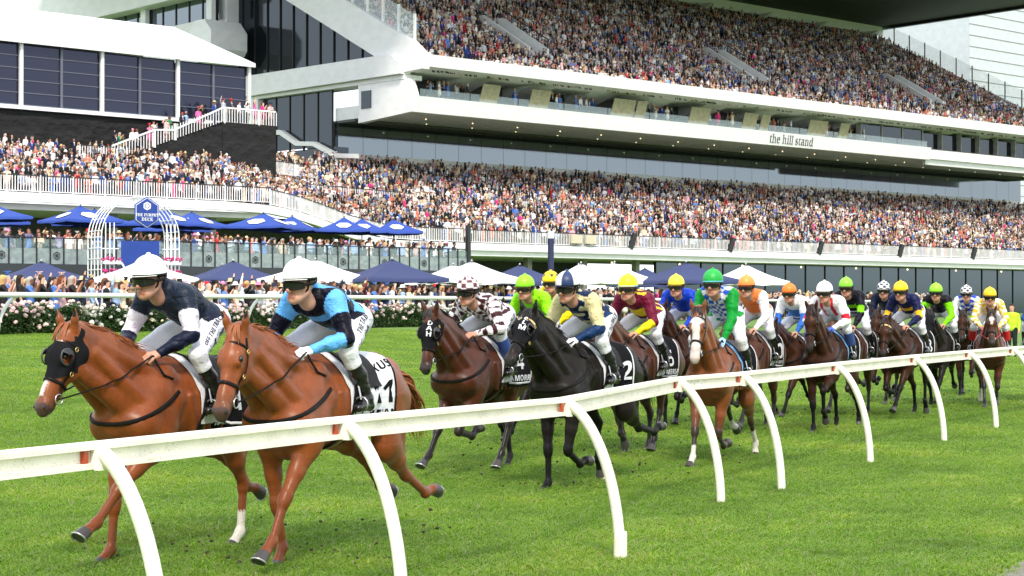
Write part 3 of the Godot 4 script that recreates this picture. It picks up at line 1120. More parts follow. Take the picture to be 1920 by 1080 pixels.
func tack(H: Horse, root: Node3D, detail: bool) -> void:
	var p := H.p
	var f := H.f
	var u := Vector3(0, H.lift, 0)
	# saddle cloth over both flanks, printed on the left
	var rows := cloth_grid(H, -0.05, -0.52, -118.0, 118.0, 14, 28, 0.014, 0.02)
	var cl := MB.new()
	cl.sheet(rows, 0.006, Vector3.ZERO)
	for k in cl.n.size():
		pass
	var cloth := part("saddle_cloth", cl, M[p.get("cloth", "cloth_black")], root)
	var br := MB.new()
	for s in [0.03, 0.97]:
		var pts := PackedVector3Array()
		var nr := PackedVector3Array()
		for k in 15:
			var r := on_grid(rows, 0.03 + 0.94 * k / 14.0, s)
			pts.append(r[0] + r[1] * 0.003)
			nr.append(r[1])
		br.tube(pts, 0.011, 6, nr, 0.22)
	for half in [[0.03, 0.36], [0.64, 0.97]]:
		var pts := PackedVector3Array()
		var nr := PackedVector3Array()
		for k in 15:
			var r := on_grid(rows, 0.97, lerpf(half[0], half[1], k / 14.0))
			pts.append(r[0] + r[1] * 0.003)
			nr.append(r[1])
		br.tube(pts, 0.011, 6, nr, 0.22)
	part("border", br, M[p.get("ink", "white_cloth")], cloth, "stuff")
	var tx_ := MB.new()
	var place := func(cx: float, cy: float, sx: float) -> Callable:
		return func(x: float, y: float) -> Array:
			return on_grid(rows, cx + x / 0.47, cy + y / 1.62)
	if p.has("words"):
		for wd in p.words:
			bent_text(wd[0], wd[1], place.call(wd[2], wd[3], 1.0), tx_)
		if p.has("badge"):
			for wd in p.badge:
				var r := on_grid(rows, wd[0], wd[1])
				tx_.ball(r[0], Basis(Vector3(0.055, 0, 0), r[1] * 0.006, Vector3(0, 0.04, 0)), 4, 10)
		if tx_.v.size():
			part("printed_name_and_number", tx_, M[p.get("ink", "white_cloth")], cloth, "stuff")
	# white or coloured pad ahead of the cloth
	var pr := cloth_grid(H, 0.15, -0.08, -108.0, 108.0, 7, 24, 0.018, 0.06)
	var pd := MB.new()
	pd.sheet(pr, 0.008)
	part("saddle_pad", pd, M[p.get("pad", "white_cloth")], root)
	# saddle
	var sd := MB.new()
	sd.sheet(cloth_grid(H, 0.05, -0.33, -62.0, 62.0, 8, 14, 0.032, 0.0), 0.012)
	part("saddle", sd, M.leather, root)
	# girth and surcingle
	var list := f.tagged(0, 0)
	for g in [[0.12, 0.075, "girth", "leather"], [-0.02, 0.06, "surcingle", p.get("surcingle", "leather")]]:
		var dirs := fan(Vector3(0, 1, 0), Vector3(0, 0, 1), 60.0, 300.0, 30)
		var r := [PackedVector3Array(), PackedVector3Array()]
		for k in dirs.size():
			var low := 1.0 - absf(k / 15.0 - 1.0)
			var mid: Vector3 = Vector3((0.04 if g[2] == "girth" else -0.06) + low * g[0], 1.18, 0) + u
			r[0].append(f.hit(mid + dirs[k] * 0.55, mid, list) + dirs[k] * lerpf(0.030, 0.007, clampf(low * 2.5, 0.0, 1.0)))
			r[1].append(dirs[k])
		var gb := MB.new()
		strap(gb, r, g[1], 0.006)
		part(g[2], gb, M[g[3]], root)
	# breastplate strap from the saddle round the chest
	if p.get("breastplate", "leather") != "":
		var bl := f.tagged(0, 1)
		var bp := PackedVector3Array()
		var bn := PackedVector3Array()
		for k in 33:
			var t := (k / 32.0) * 2.0 - 1.0
			var at := absf(t)
			var th := t * PI * 0.5 * 1.12
			var mid := Vector3(0.36 - 0.04 * cos(th), 1.22, 0) + u
			var d := Vector3(cos(th), 0.38 * (1.0 - cos(th)) - 0.20 * cos(th), sin(th)).normalized()
			var q := f.hit(mid + d * 0.8, mid, bl)
			bp.append(q + d * 0.006)
			bn.append(d)
		var bb := MB.new()
		bb.tube(bp, 0.016, 6, bn, 0.25)
		part("breastplate", bb, M[p.get("breastplate", "leather")], root)
	# stirrups hang from the saddle
	for s in [-1.0, 1.0]:
		var st := MB.new()
		var top := Vector3(0.06, 1.40, s * 0.30) + u
		var foot := Vector3(0.06, 1.17, s * 0.335) + u
		st.tube(PackedVector3Array([top, foot + Vector3(0, 0.08, 0)]), 0.009, 5)
		var lp := PackedVector3Array()
		for k in 13:
			var t := TAU * k / 12.0
			lp.append(foot + Vector3(0.0, 0.045 + 0.055 * cos(t) if cos(t) > -0.6 else 0.012, 0.055 * sin(t)))
		st.tube(lp, 0.007, 5)
		part("stirrup", st, M.steel, root)
	bridle(H, root, detail)

func bridle(H: Horse, root: Node3D, detail: bool) -> void:
	var p := H.p
	var hl := H.f.tagged(2, 2)
	var nk := H.f.tagged(0, 1)
	var lm: Material = M[p.get("bridle", "leather")]
	var fanx := func(t: float, from: float, to: float, n: int) -> Array:
		return ring_on(H, hl, H.pt(t, -0.035, 0), fan(H.fn, H.side, from, to, n), 0.008)
	var nb := MB.new()
	strap(nb, fanx.call(0.37, -180.0, 180.0, 24), 0.024, 0.004)
	var halter := part("bridle", nb, lm, root)
	var b2 := MB.new()
	strap(b2, fanx.call(0.09, -75.0, 75.0, 14), 0.028 if p.has("browband") else 0.02, 0.005)
	part("browband", b2, M[p.get("browband", "leather")], halter)
	var bit := Vector3.ZERO
	for s in [-1.0, 1.0]:
		var cp := PackedVector3Array()
		var cn := PackedVector3Array()
		for k in 11:
			var t := k / 10.0
			var al := lerpf(0.03, 0.44, t)
			var an := deg_to_rad(lerpf(55.0, 118.0, minf(t * 2.2, 1.0)) * s)
			var d := (H.fn * cos(an) + H.side * sin(an)).normalized()
			var q := H.f.hit(H.pt(al, -0.035, 0) + d * 0.5, H.pt(al, -0.035, 0), hl)
			cp.append(q + d * 0.009)
			cn.append(d)
		var cb := MB.new()
		cb.tube(cp, 0.010, 6, cn, 0.35)
		part("cheekpiece", cb, lm, halter)
		bit = cp[10] + H.h * 0.03 + H.side * s * 0.006
		var ring := PackedVector3Array()
		for k in 15:
			var t := TAU * k / 14.0
			ring.append(bit + H.h * cos(t) * 0.034 + H.fn * sin(t) * 0.034)
		var rb := MB.new()
		rb.tube(ring, 0.0055, 6)
		part("bit_ring", rb, M.steel, halter)
		if detail:
			for e in [[0.13, "brass"], [0.30, "brass"]]:
				var bk := MB.new()
				var ix := int(clampf((e[0] - 0.03) / 0.041, 0, 10))
				var rr := PackedVector3Array()
				for k in 11:
					var t := TAU * k / 10.0
					rr.append(cp[ix] + H.h * cos(t) * 0.016 + H.fn * sin(t) * 0.013 + H.side * s * 0.004)
				bk.tube(rr, 0.004, 5)
				part("buckle", bk, M.brass, halter)
		# rein to the rider's hands, sagging a little
		var hand: Vector3 = p.get("hands", Vector3(0.51, 1.60, 0)) + Vector3(0, H.lift, s * 0.150)
		var rp := PackedVector3Array()
		for k in 13:
			var t := k / 12.0
			var q := bit.lerp(hand, t) + Vector3(0, -0.035 * sin(t * PI), s * 0.02 * sin(t * PI))
			for e in 12:
				if H.f.value(q, nk) > 0.012: break
				q.z += s * 0.012
			rp.append(q)
		var re := MB.new()
		re.tube(rp, 0.010, 5, PackedVector3Array(), 0.6)
		part("rein", re, M[p.get("rein", "leather")], halter)
	# the loop of rein behind the hands
	var tail := MB.new()
	var h0: Vector3 = p.get("hands", Vector3(0.51, 1.60, 0)) + Vector3(0, H.lift, 0)
	tail.tube(PackedVector3Array([h0 + Vector3(0, 0, -0.15), h0 + Vector3(-0.02, -0.07, -0.18), h0 + Vector3(-0.06, -0.14, -0.205), h0 + Vector3(-0.14, -0.17, -0.225)]), 0.009, 5)
	part("rein_end", tail, lm, halter)
	if p.has("hood"):
		hood(H, root)

func hood(H: Horse, root: Node3D) -> void:
	var g := Field.new()
	for k in H.f.n:
		if H.f.tag[k] == 2:
			var e := H.f.a[k] + Vector3(H.f.ba[k].x, H.f.ba[k].y, H.f.ba[k].z / H.f.w[k])
			g.bone(H.f.a[k], e, H.f.r0[k] + 0.010, H.f.r0[k] + H.f.dr[k] + 0.010, 1.0 / H.f.w[k], H.f.kk[k], 2)
	var net := g.net(0.010 if H.p.cell < 0.02 else 0.016)
	var keep := PackedFloat32Array()
	for q in net.v:
		var r: Vector3 = q - H.P
		var al := r.dot(H.h)
		var eye := Vector2(al - 0.195, r.dot(H.fn) - 0.015).length() - 0.052
		var s := minf(al + 0.05, 0.335 - 0.10 * clampf(-r.dot(H.fn) * 8.0, -0.4, 1.0) - al)
		if absf(r.dot(H.side)) > 0.03:
			s = minf(s, eye)
		keep.append(s)
	var o := part("blinker_hood", net_mesh(net_clip(net, keep), PackedColorArray()), M[H.p.hood], root)
	for s in [-1.0, 1.0]:
		var mid := H.pt(0.195, 0.015, 0)
		var q := H.f.hit(mid + (H.side * s + H.fn * 0.2).normalized() * 0.4, mid, H.f.tagged(2, 2))
		# a half cup behind the eye
		var cup := MB.new()
		var cr := []
		for y in 7:
			var row := []
			var lat := deg_to_rad(y * 12.0)
			for x in 15:
				var th := deg_to_rad(lerpf(100.0, 330.0, x / 14.0)) 
				row.append(q - H.side * s * 0.008 + (H.h * cos(th) + H.fn * sin(th)) * 0.056 * cos(lat) + H.side * s * sin(lat) * 0.048)
			cr.append(row)
		cup.sheet(cr, 0.004)
		part("blinker_cup", cup, M.cup, o)
		var rim := PackedVector3Array()
		for x in 21:
			var th := TAU * x / 20.0
			rim.append(q + (H.h * cos(th) + H.fn * sin(th)) * 0.056 + H.side * s * 0.004)
		var rb := MB.new()
		rb.tube(rim, 0.006, 5)
		part("cup_rim", rb, M.cup_rim, o)
	if H.p.has("letters"):
		var tm := MB.new()
		var up := -H.h
		var k := 0
		for ch in H.p.letters:
			var c0: float = 0.100 + k * 0.060
			var pl := func(x: float, y: float) -> Array:
				# letters down the nose, seen from the left front
				var al := c0 - y
				var an := deg_to_rad(-18.0) - x / 0.085
				var d := (H.fn * cos(an) + H.side * sin(an)).normalized()
				var q := g.hit(H.pt(al, -0.02, 0) + d * 0.4, H.pt(al, -0.02, 0), g.all())
				return [q, d]
			bent_text(ch, 0.048, pl, tm, true, 0.003)
			k += 1
		part("hood_letters", tm, M.white_cloth, o, "stuff")

# ---------------------------------------------------------------- jockeys
class Rider:
	var f := Field.new()
	var j := {}
	var net: Dictionary

	func plan(o: Dictionary) -> void:
		var low: float = o.get("low", 0.0)
		j.hip = Vector3(-0.13, 1.88 - low * 0.4, 0)
		j.neck = Vector3(0.36, 2.12 - low, 0)
		j.head = Vector3(0.520, 2.168 - low, 0)
		var hand: Vector3 = o.get("hands", Vector3(0.66, 1.60, 0))
		f.bone(j.hip + Vector3(-0.02, 0, 0), j.hip + Vector3(0.13, 0.05, 0), 0.122, 0.115, 1.12, 0.06, 5)
		var w := Vector3(0.0, 1.935 - low * 0.5, 0)
		var c := Vector3(0.13, 2.01 - low * 0.8, 0)
		f.bone(w, c, 0.118, 0.135, 1.14, 0.06, 0)
		f.bone(c, Vector3(0.29, 2.055 - low, 0), 0.135, 0.120, 1.18, 0.06, 0)
		f.bone(Vector3(0.31, 2.075 - low, -0.13), Vector3(0.31, 2.075 - low, 0.13), 0.088, 0.088, 1.0, 0.06, 0)
		f.bone(Vector3(0.33, 2.10 - low, 0), j.neck + Vector3(0.045, 0.045, 0), 0.086, 0.066, 1.0, 0.04, 0)
		for s in [-1.0, 1.0]:
			var k := 0 if s < 0 else 1
			var sh := Vector3(0.32, 2.055 - low, s * 0.185)
			var wr: Vector3 = hand + Vector3(-0.065, 0.015, s * 0.155)
			var d := wr - sh
			var l := d.length()
			# the elbow, from two bones of 0.31 and 0.27
			var a := (0.31 * 0.31 - 0.27 * 0.27 + l * l) / (2.0 * l)
			var h := sqrt(maxf(0.31 * 0.31 - a * a, 0.0009))
			var out := Vector3(-0.55, -0.35, s * 0.8)
			out = (out - d.normalized() * out.dot(d.normalized())).normalized()
			var el: Vector3 = sh + d.normalized() * minf(a, l * 0.53) + out * h
			j["sh%d" % k] = sh
			j["el%d" % k] = el
			j["wr%d" % k] = wr
			f.bone(sh, sh.lerp(el, 0.5), 0.082, 0.066, 1.0, 0.05, 1 + k * 2)
			f.bone(sh.lerp(el, 0.5), el, 0.066, 0.054, 1.0, 0.03, 1 + k * 2)
			f.bone(el, el.lerp(wr, 0.45), 0.055, 0.052, 1.0, 0.03, 2 + k * 2)
			f.bone(el.lerp(wr, 0.45), wr, 0.050, 0.034, 1.0, 0.03, 2 + k * 2)
			var hp: Vector3 = j.hip + Vector3(0.0, -0.02, s * 0.095)
			var kn := Vector3(0.31, 1.60, s * 0.285)
			var an := Vector3(0.11, 1.255, s * 0.325)
			j["hp%d" % k] = hp
			j["kn%d" % k] = kn
			j["an%d" % k] = an
			f.bone(hp + Vector3(-0.075, 0.0, -s * 0.02), hp + Vector3(0.03, 0, 0), 0.106, 0.110, 1.0, 0.06, 5)
			f.bone(hp, hp.lerp(kn, 0.5), 0.108, 0.084, 1.0, 0.05, 6 + k)
			f.bone(hp.lerp(kn, 0.5), kn, 0.084, 0.060, 1.0, 0.03, 6 + k)
			var b := kn.lerp(an, 0.24)
			f.bone(kn, b, 0.066, 0.060, 1.0, 0.03, 6 + k)
			f.bone(b, kn.lerp(an, 0.5) + Vector3(-0.015, 0, 0), 0.056, 0.060, 1.0, 0.02, 8 + k)
			f.bone(kn.lerp(an, 0.5) + Vector3(-0.015, 0, 0), an, 0.060, 0.042, 1.0, 0.02, 8 + k)
			f.bone(an, an + Vector3(-0.035, -0.06, 0), 0.044, 0.034, 1.0, 0.02, 8 + k)
			f.bone(an + Vector3(-0.03, -0.055, 0), an + Vector3(0.15, -0.065, s * 0.015), 0.035, 0.030, 1.15, 0.02, 8 + k)
			f.bone(an, an + Vector3(0.08, -0.045, 0), 0.042, 0.032, 1.0, 0.02, 8 + k)

	# distances to the bones of jacket, breeches and boots part the body along clean lines
	var clothes := []
	var meshes := []
	var cutter: Callable
	func dress() -> void:
		if clothes:
			return
		var groups := [PackedInt32Array(), PackedInt32Array(), PackedInt32Array(), PackedInt32Array()]
		for b in f.n:
			var t := f.tag[b]
			groups[0 if t <= 4 else (1 if t <= 7 else (2 if t == 8 else 3))].append(b)
		var D := []
		for g in 4:
			D.append(PackedFloat32Array())
			D[g].resize(net.v.size())
		for k in net.v.size():
			var q: Vector3 = net.v[k]
			var own: int = 0 if net.t[k] <= 4 else (1 if net.t[k] <= 7 else (2 if net.t[k] == 8 else 3))
			for g in 4:
				var best := 1.0
				for b in groups[g]:
					best = minf(best, f.one(b, q))
				D[g][k] = best
			# the jacket's hem hangs over the breeches
			var hem := (q.x + 0.09) + (q.y - 1.9) * 0.35
			if q.y > 1.82 and own <= 1 and q.x < 0.06 and absf(q.z) < 0.24 - (1.93 - q.y) * 0.5:
				D[0][k] = -hem * 0.5
				D[1][k] = hem * 0.5
		for g in 4:
			var s := PackedFloat32Array()
			s.resize(net.v.size())
			for k in net.v.size():
				var o := 1.0
				for e in 4:
					if e != g: o = minf(o, D[e][k])
				s[k] = o - D[g][k]
			clothes.append(cutter.call(net, s))
			var m := ArrayMesh.new()
			var ar := []
			ar.resize(Mesh.ARRAY_MAX)
			ar[Mesh.ARRAY_VERTEX] = clothes[g].v
			ar[Mesh.ARRAY_NORMAL] = clothes[g].n
			ar[Mesh.ARRAY_INDEX] = clothes[g].i
			m.add_surface_from_arrays(Mesh.PRIMITIVE_TRIANGLES, ar)
			meshes.append(m)

var head_net: Dictionary
var head_field := Field.new()
var hand_field := Field.new()
var hand_net: Dictionary

func plan_head() -> void:
	var f := head_field
	f.bone(Vector3(-0.025, 0.035, 0), Vector3(0.012, 0.035, 0), 0.092, 0.088, 0.84, 0.03, 0)
	f.bone(Vector3(0.012, -0.02, 0), Vector3(0.030, -0.06, 0), 0.064, 0.050, 0.88, 0.03, 0)
	f.bone(Vector3(0.040, -0.07, 0), Vector3(0.060, -0.098, 0), 0.034, 0.021, 1.1, 0.025, 0)
	f.bone(Vector3(0.082, 0.018, 0), Vector3(0.108, -0.022, 0), 0.011, 0.013, 1.0, 0.012, 1)
	f.bone(Vector3(0.108, -0.022, 0), Vector3(0.102, -0.031, 0), 0.013, 0.013, 1.2, 0.008, 1)
	f.bone(Vector3(0.078, 0.032, -0.03), Vector3(0.078, 0.032, 0.03), 0.015, 0.015, 1.0, 0.02, 0)
	f.bone(Vector3(0.078, -0.056, -0.018), Vector3(0.078, -0.056, 0.018), 0.0085, 0.0085, 1.0, 0.008, 2)
	f.bone(Vector3(0.075, -0.069, -0.015), Vector3(0.075, -0.069, 0.015), 0.0095, 0.0095, 1.0, 0.008, 2)
	for s in [-1.0, 1.0]:
		f.bone(Vector3(0.066, -0.012, s * 0.040), Vector3(0.045, -0.010, s * 0.058), 0.018, 0.016, 1.0, 0.03, 0)
		f.bone(Vector3(0.096, -0.028, s * 0.012), Vector3(0.093, -0.028, s * 0.012), 0.0085, 0.007, 1.0, 0.008, 1)
		f.bone(Vector3(0.075, 0.012, s * 0.032), Vector3(0.074, 0.012, s * 0.034), 0.013, 0.013, 1.0, 0.01, 3)
		f.bone(Vector3(-0.005, 0.010, s * 0.080), Vector3(-0.010, -0.024, s * 0.076), 0.018, 0.011, 0.5, 0.01, 4)
		f.bone(Vector3(0.0, -0.05, s * 0.052), Vector3(0.05, -0.082, s * 0.030), 0.024, 0.022, 1.0, 0.03, 0)
	f.bone(Vector3(-0.025, -0.05, 0), Vector3(-0.085, -0.115, 0), 0.056, 0.056, 1.0, 0.03, 5)
	f = hand_field
	f.bone(Vector3(-0.075, 0.0, 0), Vector3(-0.01, 0.0, 0), 0.026, 0.024, 1.2, 0.02, 0)
	f.bone(Vector3(0.0, 0.0, -0.014), Vector3(0.052, 0.006, -0.022), 0.018, 0.015, 1.0, 0.02, 0)
	f.bone(Vector3(0.0, 0.0, 0.014), Vector3(0.050, 0.006, 0.022), 0.018, 0.015, 1.0, 0.02, 0)
	for k in 4:
		var z := -0.031 + 0.0205 * k
		var l: float = [0.94, 1.06, 1.0, 0.82][k]
		var a := Vector3(0.058, 0.008, z)
		var b := a + Vector3(0.030, -0.018, 0) * l
		var c := b + Vector3(-0.012, -0.026, 0) * l
		var d := c + Vector3(-0.020, -0.004, 0) * l
		f.bone(a, b, 0.0100, 0.0094, 1.0, 0.006, 1)
		f.bone(b, c, 0.0094, 0.0086, 1.0, 0.004, 1)
		f.bone(c, d, 0.0086, 0.0076, 1.0, 0.004, 1)
	f.bone(Vector3(0.008, -0.002, -0.026), Vector3(0.036, -0.012, -0.046), 0.014, 0.0115, 1.0, 0.012, 2)
	f.bone(Vector3(0.036, -0.012, -0.046), Vector3(0.062, -0.024, -0.036), 0.0115, 0.0088, 1.0, 0.006, 2)

func hex(c: String) -> Color:
	return Color(c).srgb_to_linear()

func silk_colour(kind: Dictionary, R: Rider, q: Vector3, t: int) -> Color:
	var a: Color = kind.a
	var b: Color = kind.b
	if t == 0 or t == 5:
		var hip: Vector3 = R.j.hip
		var d: Vector3 = R.j.neck - hip
		var al := (q - hip).dot(d.normalized()) / d.length()
		var perp := Vector3(-d.y, d.x, 0).normalized()
		var up := (q - hip).dot(perp)
		var an := atan2(q.z, up)
		match kind.torso:
			"plain":
				return a
			"hoops":
				if absf(an) > 1.3: return b if (al > 0.28 and al < 0.64) or al > 0.84 else a
				for h in [[-0.2, 0.14], [0.26, 0.42], [0.54, 0.78]]:
					if al > h[0] and al < h[1]:
						return b
				return a
			"checks":
				return a if posmod(int(floor(al / 0.105)) + int(floor(an / 0.42)), 2) == 0 else b
			"spots":
				var r := floor(al / 0.20)
				var x := fposmod(al, 0.20) - 0.10
				var y := fposmod(an + r * 0.5, 1.0) - 0.5
				return b if Vector2(x * 0.62, y * 0.15).length() < 0.043 else a
			"stripes":
				if absf(an) > 1.9 and al > 0.35 and al < 0.75: return b
				return a if fposmod(an + 0.22, 0.62) < 0.34 or absf(an) > 1.9 else b
			"braces":
				return b if absf(absf(an) - 0.95) < 0.20 or (absf(an) > 1.8 and absf(q.z) > 0.05 and absf(q.z) < 0.10) else a
			"band":
				return b if al > 0.50 and al < 0.68 else a
			"yoke":
				return b if al > 0.72 else a
			"front":
				return b if absf(an) < 1.2 and al < 0.6 else a
	else:
		var k := 0 if t <= 2 else 1
		var sh: Vector3 = R.j["sh%d" % k]
		var el: Vector3 = R.j["el%d" % k]
		var wr: Vector3 = R.j["wr%d" % k]
		var al: float
		var e := (el - sh)
		if t == 1 or t == 3:
			al = clampf((q - sh).dot(e) / e.length_squared(), -0.3, 1.0) * 0.5
		else:
			e = wr - el
			al = 0.5 + clampf((q - el).dot(e) / e.length_squared(), 0.0, 1.1) * 0.5
		for band in kind.sleeve:
			if al < band[0]:
				if band[1] is String:
					var an := atan2(q.z - lerpf(sh.z, wr.z, al), q.y - lerpf(sh.y, wr.y, al))
					return a if posmod(int(floor(al / 0.10)) + int(floor(an / 0.75)), 2) == 0 else b
				return band[1]
	return a

func grown(b: Basis) -> Basis:
	return b

func build_rider(R: Rider, kind: Dictionary, at: Transform3D, label: String, near: bool) -> Node3D:
	var root := thing("person", label, "jockey", at, "jockeys riding in the race")
	R.cutter = net_clip
	R.dress()
	var jn: Dictionary = R.clothes[0]
	var col := PackedColorArray()
	for k in jn.v.size():
		col.append(silk_colour(kind, R, jn.v[k], jn.t[k]))
	part("jacket", net_mesh(jn, col), M.silk, root)
	var br := part("breeches", R.meshes[1], M.breeches, root)
	part("boot", R.meshes[2], M.boot, root)
	part("boot", R.meshes[3], M.boot, root)
	if kind.has("gaiter"):
		for k in 2:
			var gb := MB.new()
			var kn: Vector3 = R.j["kn%d" % k]
			var an: Vector3 = R.j["an%d" % k]
			gb.tube(PackedVector3Array([kn.lerp(an, 0.12), kn.lerp(an, 0.35), kn.lerp(an, 0.62)]), PackedFloat32Array([0.070, 0.069, 0.066]), 14)
			part("gaiter", gb, M[kind.gaiter], root)
	# head
	var hb := Basis.from_scale(Vector3.ONE * 1.09) * Basis.from_euler(Vector3(0, deg_to_rad(-kind.get("look", 0.0)), deg_to_rad(kind.get("nod", -3.0))))
	var ht := Transform3D(hb, R.j.head)
	var cap_at := ht.translated_local(Vector3(-0.004, 0.016, 0))
	var hc := PackedColorArray()
	var sk: Vector3 = kind.get("skin", Vector3(0.50, 0.255, 0.17))
	for k in head_net.v.size():
		var t: int = head_net.t[k]
		var c := sk
		if t == 2: c = sk * Vector3(0.86, 0.62, 0.60)
		if t == 1: c = sk * Vector3(1.04, 0.9, 0.86)
		hc.append(Color(c.x, c.y, c.z))
	var hd := part("head", net_mesh(head_net, hc), M.skin, root)
	hd.transform = ht
	# helmet in a silk cap
	var hm := MB.new()
	var rings := 18
	var around := 40
	var hb2 := Basis(Vector3(0.124, 0, 0), Vector3(0, 0.116, 0), Vector3(0, 0, 0.108))
	hm.ball(Vector3(-0.012, 0.050, 0), hb2, rings, around, -0.16, 1.0)
	for k in hm.v.size():
		var q := hm.v[k] - Vector3(-0.012, 0.05, 0)
		var lon := atan2(q.z, q.x)
		var latv := asin(clampf(q.y / 0.116, -1, 1))
		hm.c[k] = cap_colour(kind, lon, latv)
	var he := part("helmet", hm, M.cap, root)
	he.transform = cap_at
	var bd := MB.new()
	var pts := PackedVector3Array()
	var nr := PackedVector3Array()
	for k in 37:
		var t := TAU * k / 36.0
		pts.append(Vector3(-0.012 + 0.1215 * cos(t), 0.030, 0.104 * sin(t)))
		nr.append(Vector3(cos(t), 0, sin(t)))
	bd.tube(pts, 0.012, 6, nr, 0.35)
	part("rim_band", bd, M[kind.get("rim", "strap_black")], he)
	var pk := MB.new()
	var rows := []
	for y in 5:
		var row := []
		for x in 17:
			var t := deg_to_rad(lerpf(-68.0, 68.0, x / 16.0))
			var out := 0.050 * (y / 4.0) * pow(maxf(cos(t * 1.25), 0.0), 0.6)
			row.append(Vector3(-0.012 + (0.120 + out) * cos(t), 0.028 + out * 0.10, (0.103 + out * 0.6) * sin(t)))
		rows.append(row)
	pk.sheet(rows, 0.004, Vector3.UP)
	pk.col = Color.WHITE
	for k in pk.c.size(): pk.c[k] = kind.get("peak", kind.cap)
	part("peak", pk, M.cap, he)
	var bt := MB.new()
	bt.ball(Vector3(-0.012, 0.168, 0), Basis.from_scale(Vector3(0.017, 0.012, 0.017)), 6, 10)
	for k in bt.c.size(): bt.c[k] = kind.get("button", kind.cap)
	part("button", bt, M.cap, he)
	var cs := MB.new()
	for s in [-1.0, 1.0]:
		cs.tube(PackedVector3Array([Vector3(0.005, 0.03, s * 0.100), Vector3(0.012, -0.04, s * 0.079), Vector3(0.035, -0.09, s * 0.045), Vector3(0.05, -0.112, 0)]), 0.007, 5)
	part("chin_strap", cs, M.strap_black, he)
	# goggles
	var gg := MB.new()
	var gr := []
	for y in 6:
		var row := []
		for x in 21:
			var t := lerpf(-1.0, 1.0, x / 20.0)
			var an := t * 1.25
			var e := 1.0 - 0.35 * pow(absf(t), 3.0) - 0.45 * exp(-t * t * 60.0) * (1.0 if y < 2 else 0.0)
			var yy := 0.004 + (y / 5.0 - 0.5) * 0.048 * e
			row.append(Vector3(0.018 + 0.094 * cos(an), yy, 0.092 * sin(an)))
		gr.append(row)
	gg.sheet(gr, 0.010, Vector3.RIGHT)
	var go := part("goggles", gg, M.lens, root)
	go.transform = ht
	var gs := MB.new()
	pts = PackedVector3Array()
	nr = PackedVector3Array()
	for k in 21:
		var t := lerpf(1.1, TAU - 1.1, k / 20.0)
		pts.append(Vector3(-0.010 + 0.126 * cos(t), 0.012 + 0.03 * maxf(0.0, -cos(t)), 0.108 * sin(t)))
		nr.append(Vector3(cos(t), 0, sin(t)))
	gs.tube(pts, 0.010, 6, nr, 0.25)
	part("goggle_strap", gs, M.strap_black, go)
	if near:
		var fr := MB.new()
		var fp := PackedVector3Array()
		for x in 21: fp.append(gr[5][x] * 1.01)
		for x in 21: fp.append(gr[0][20 - x] * 1.01)
		fp.append(fp[0])
		fr.tube(fp, 0.005, 5)
		part("goggle_frame", fr, M.strap_black, go)
	# hands close on the reins
	for k in 2:
		var s := -1.0 if k == 0 else 1.0
		var wr: Vector3 = R.j["wr%d" % k]
		var el: Vector3 = R.j["el%d" % k]
		var x := (wr - el).normalized()
		x = (x + Vector3(0.5, -0.1, 0)).normalized()
		var y := (Vector3(0, 0.75, s * 0.65) - x * Vector3(0, 0.75, s * 0.65).dot(x)).normalized()
		var z := x.cross(y)
		var m: Dictionary = hand_net
		if s < 0:
			m = {"v": hand_net.v.duplicate(), "n": hand_net.n.duplicate(), "i": hand_net.i.duplicate(), "t": hand_net.t}
			for e in m.v.size():
				m.v[e].z = -m.v[e].z
				m.n[e].z = -m.n[e].z
			for e in range(0, m.i.size(), 3):
				var o: int = m.i[e]
				m.i[e] = m.i[e + 1]
				m.i[e + 1] = o
		var ho := part("hand", net_mesh(m, PackedColorArray()), M[kind.get("glove", "hand_skin")], root)
		ho.transform = Transform3D(Basis(x, y, z), wr + x * 0.028)
		var cf := MB.new()
		cf.tube(PackedVector3Array([wr - x * 0.012, wr + x * 0.010]), PackedFloat32Array([0.037, 0.034]), 12)
		for e in cf.c.size(): cf.c[e] = silk_colour(kind, R, wr, 2 + k * 2)
		part("cuff", cf, M.silk, root)
	# collar
	var co := MB.new()
	var ring := PackedVector3Array()
	for k in 17:
		var t := TAU * k / 16.0
		ring.append(R.j.neck + Vector3(0.058, 0.060, 0) + Vector3(-0.55, 0.83, 0) * cos(t) * 0.064 + Vector3(0, 0, 1) * sin(t) * 0.064)
	co.tube(ring, 0.010, 6)
	for e in co.c.size(): co.c[e] = kind.get("collar", kind.a)
	part("collar", co, M.silk, root)
	# lettering up the left thigh
	if kind.has("thigh"):
		var tm := MB.new()
		var hp: Vector3 = R.j.hp0
		var kn: Vector3 = R.j.kn0
		var ax := (hp - kn).normalized()
		var cr := ax.cross(Vector3(0, 0, -1)).normalized()
		var lst := R.f.tagged(5, 6)
		var row := 0
		for wd in kind.thigh:
			var c0: float = wd[2]
			var v0: float = wd[3]
			var pl := func(px: float, py: float) -> Array:
				var mid := kn.lerp(hp, c0) + ax * px
				var an := (v0 + py) / 0.10
				var d := (Vector3(0, 0, -1) * cos(an) + cr * -sin(an)).normalized()
				d = (d - ax * d.dot(ax)).normalized()
				return [R.f.hit(mid + d * 0.35, mid, lst), d]
			bent_text(wd[0], wd[1], pl, tm, true, 0.003)
		part("breeches_lettering", tm, M.ink, br, "stuff")
	return root

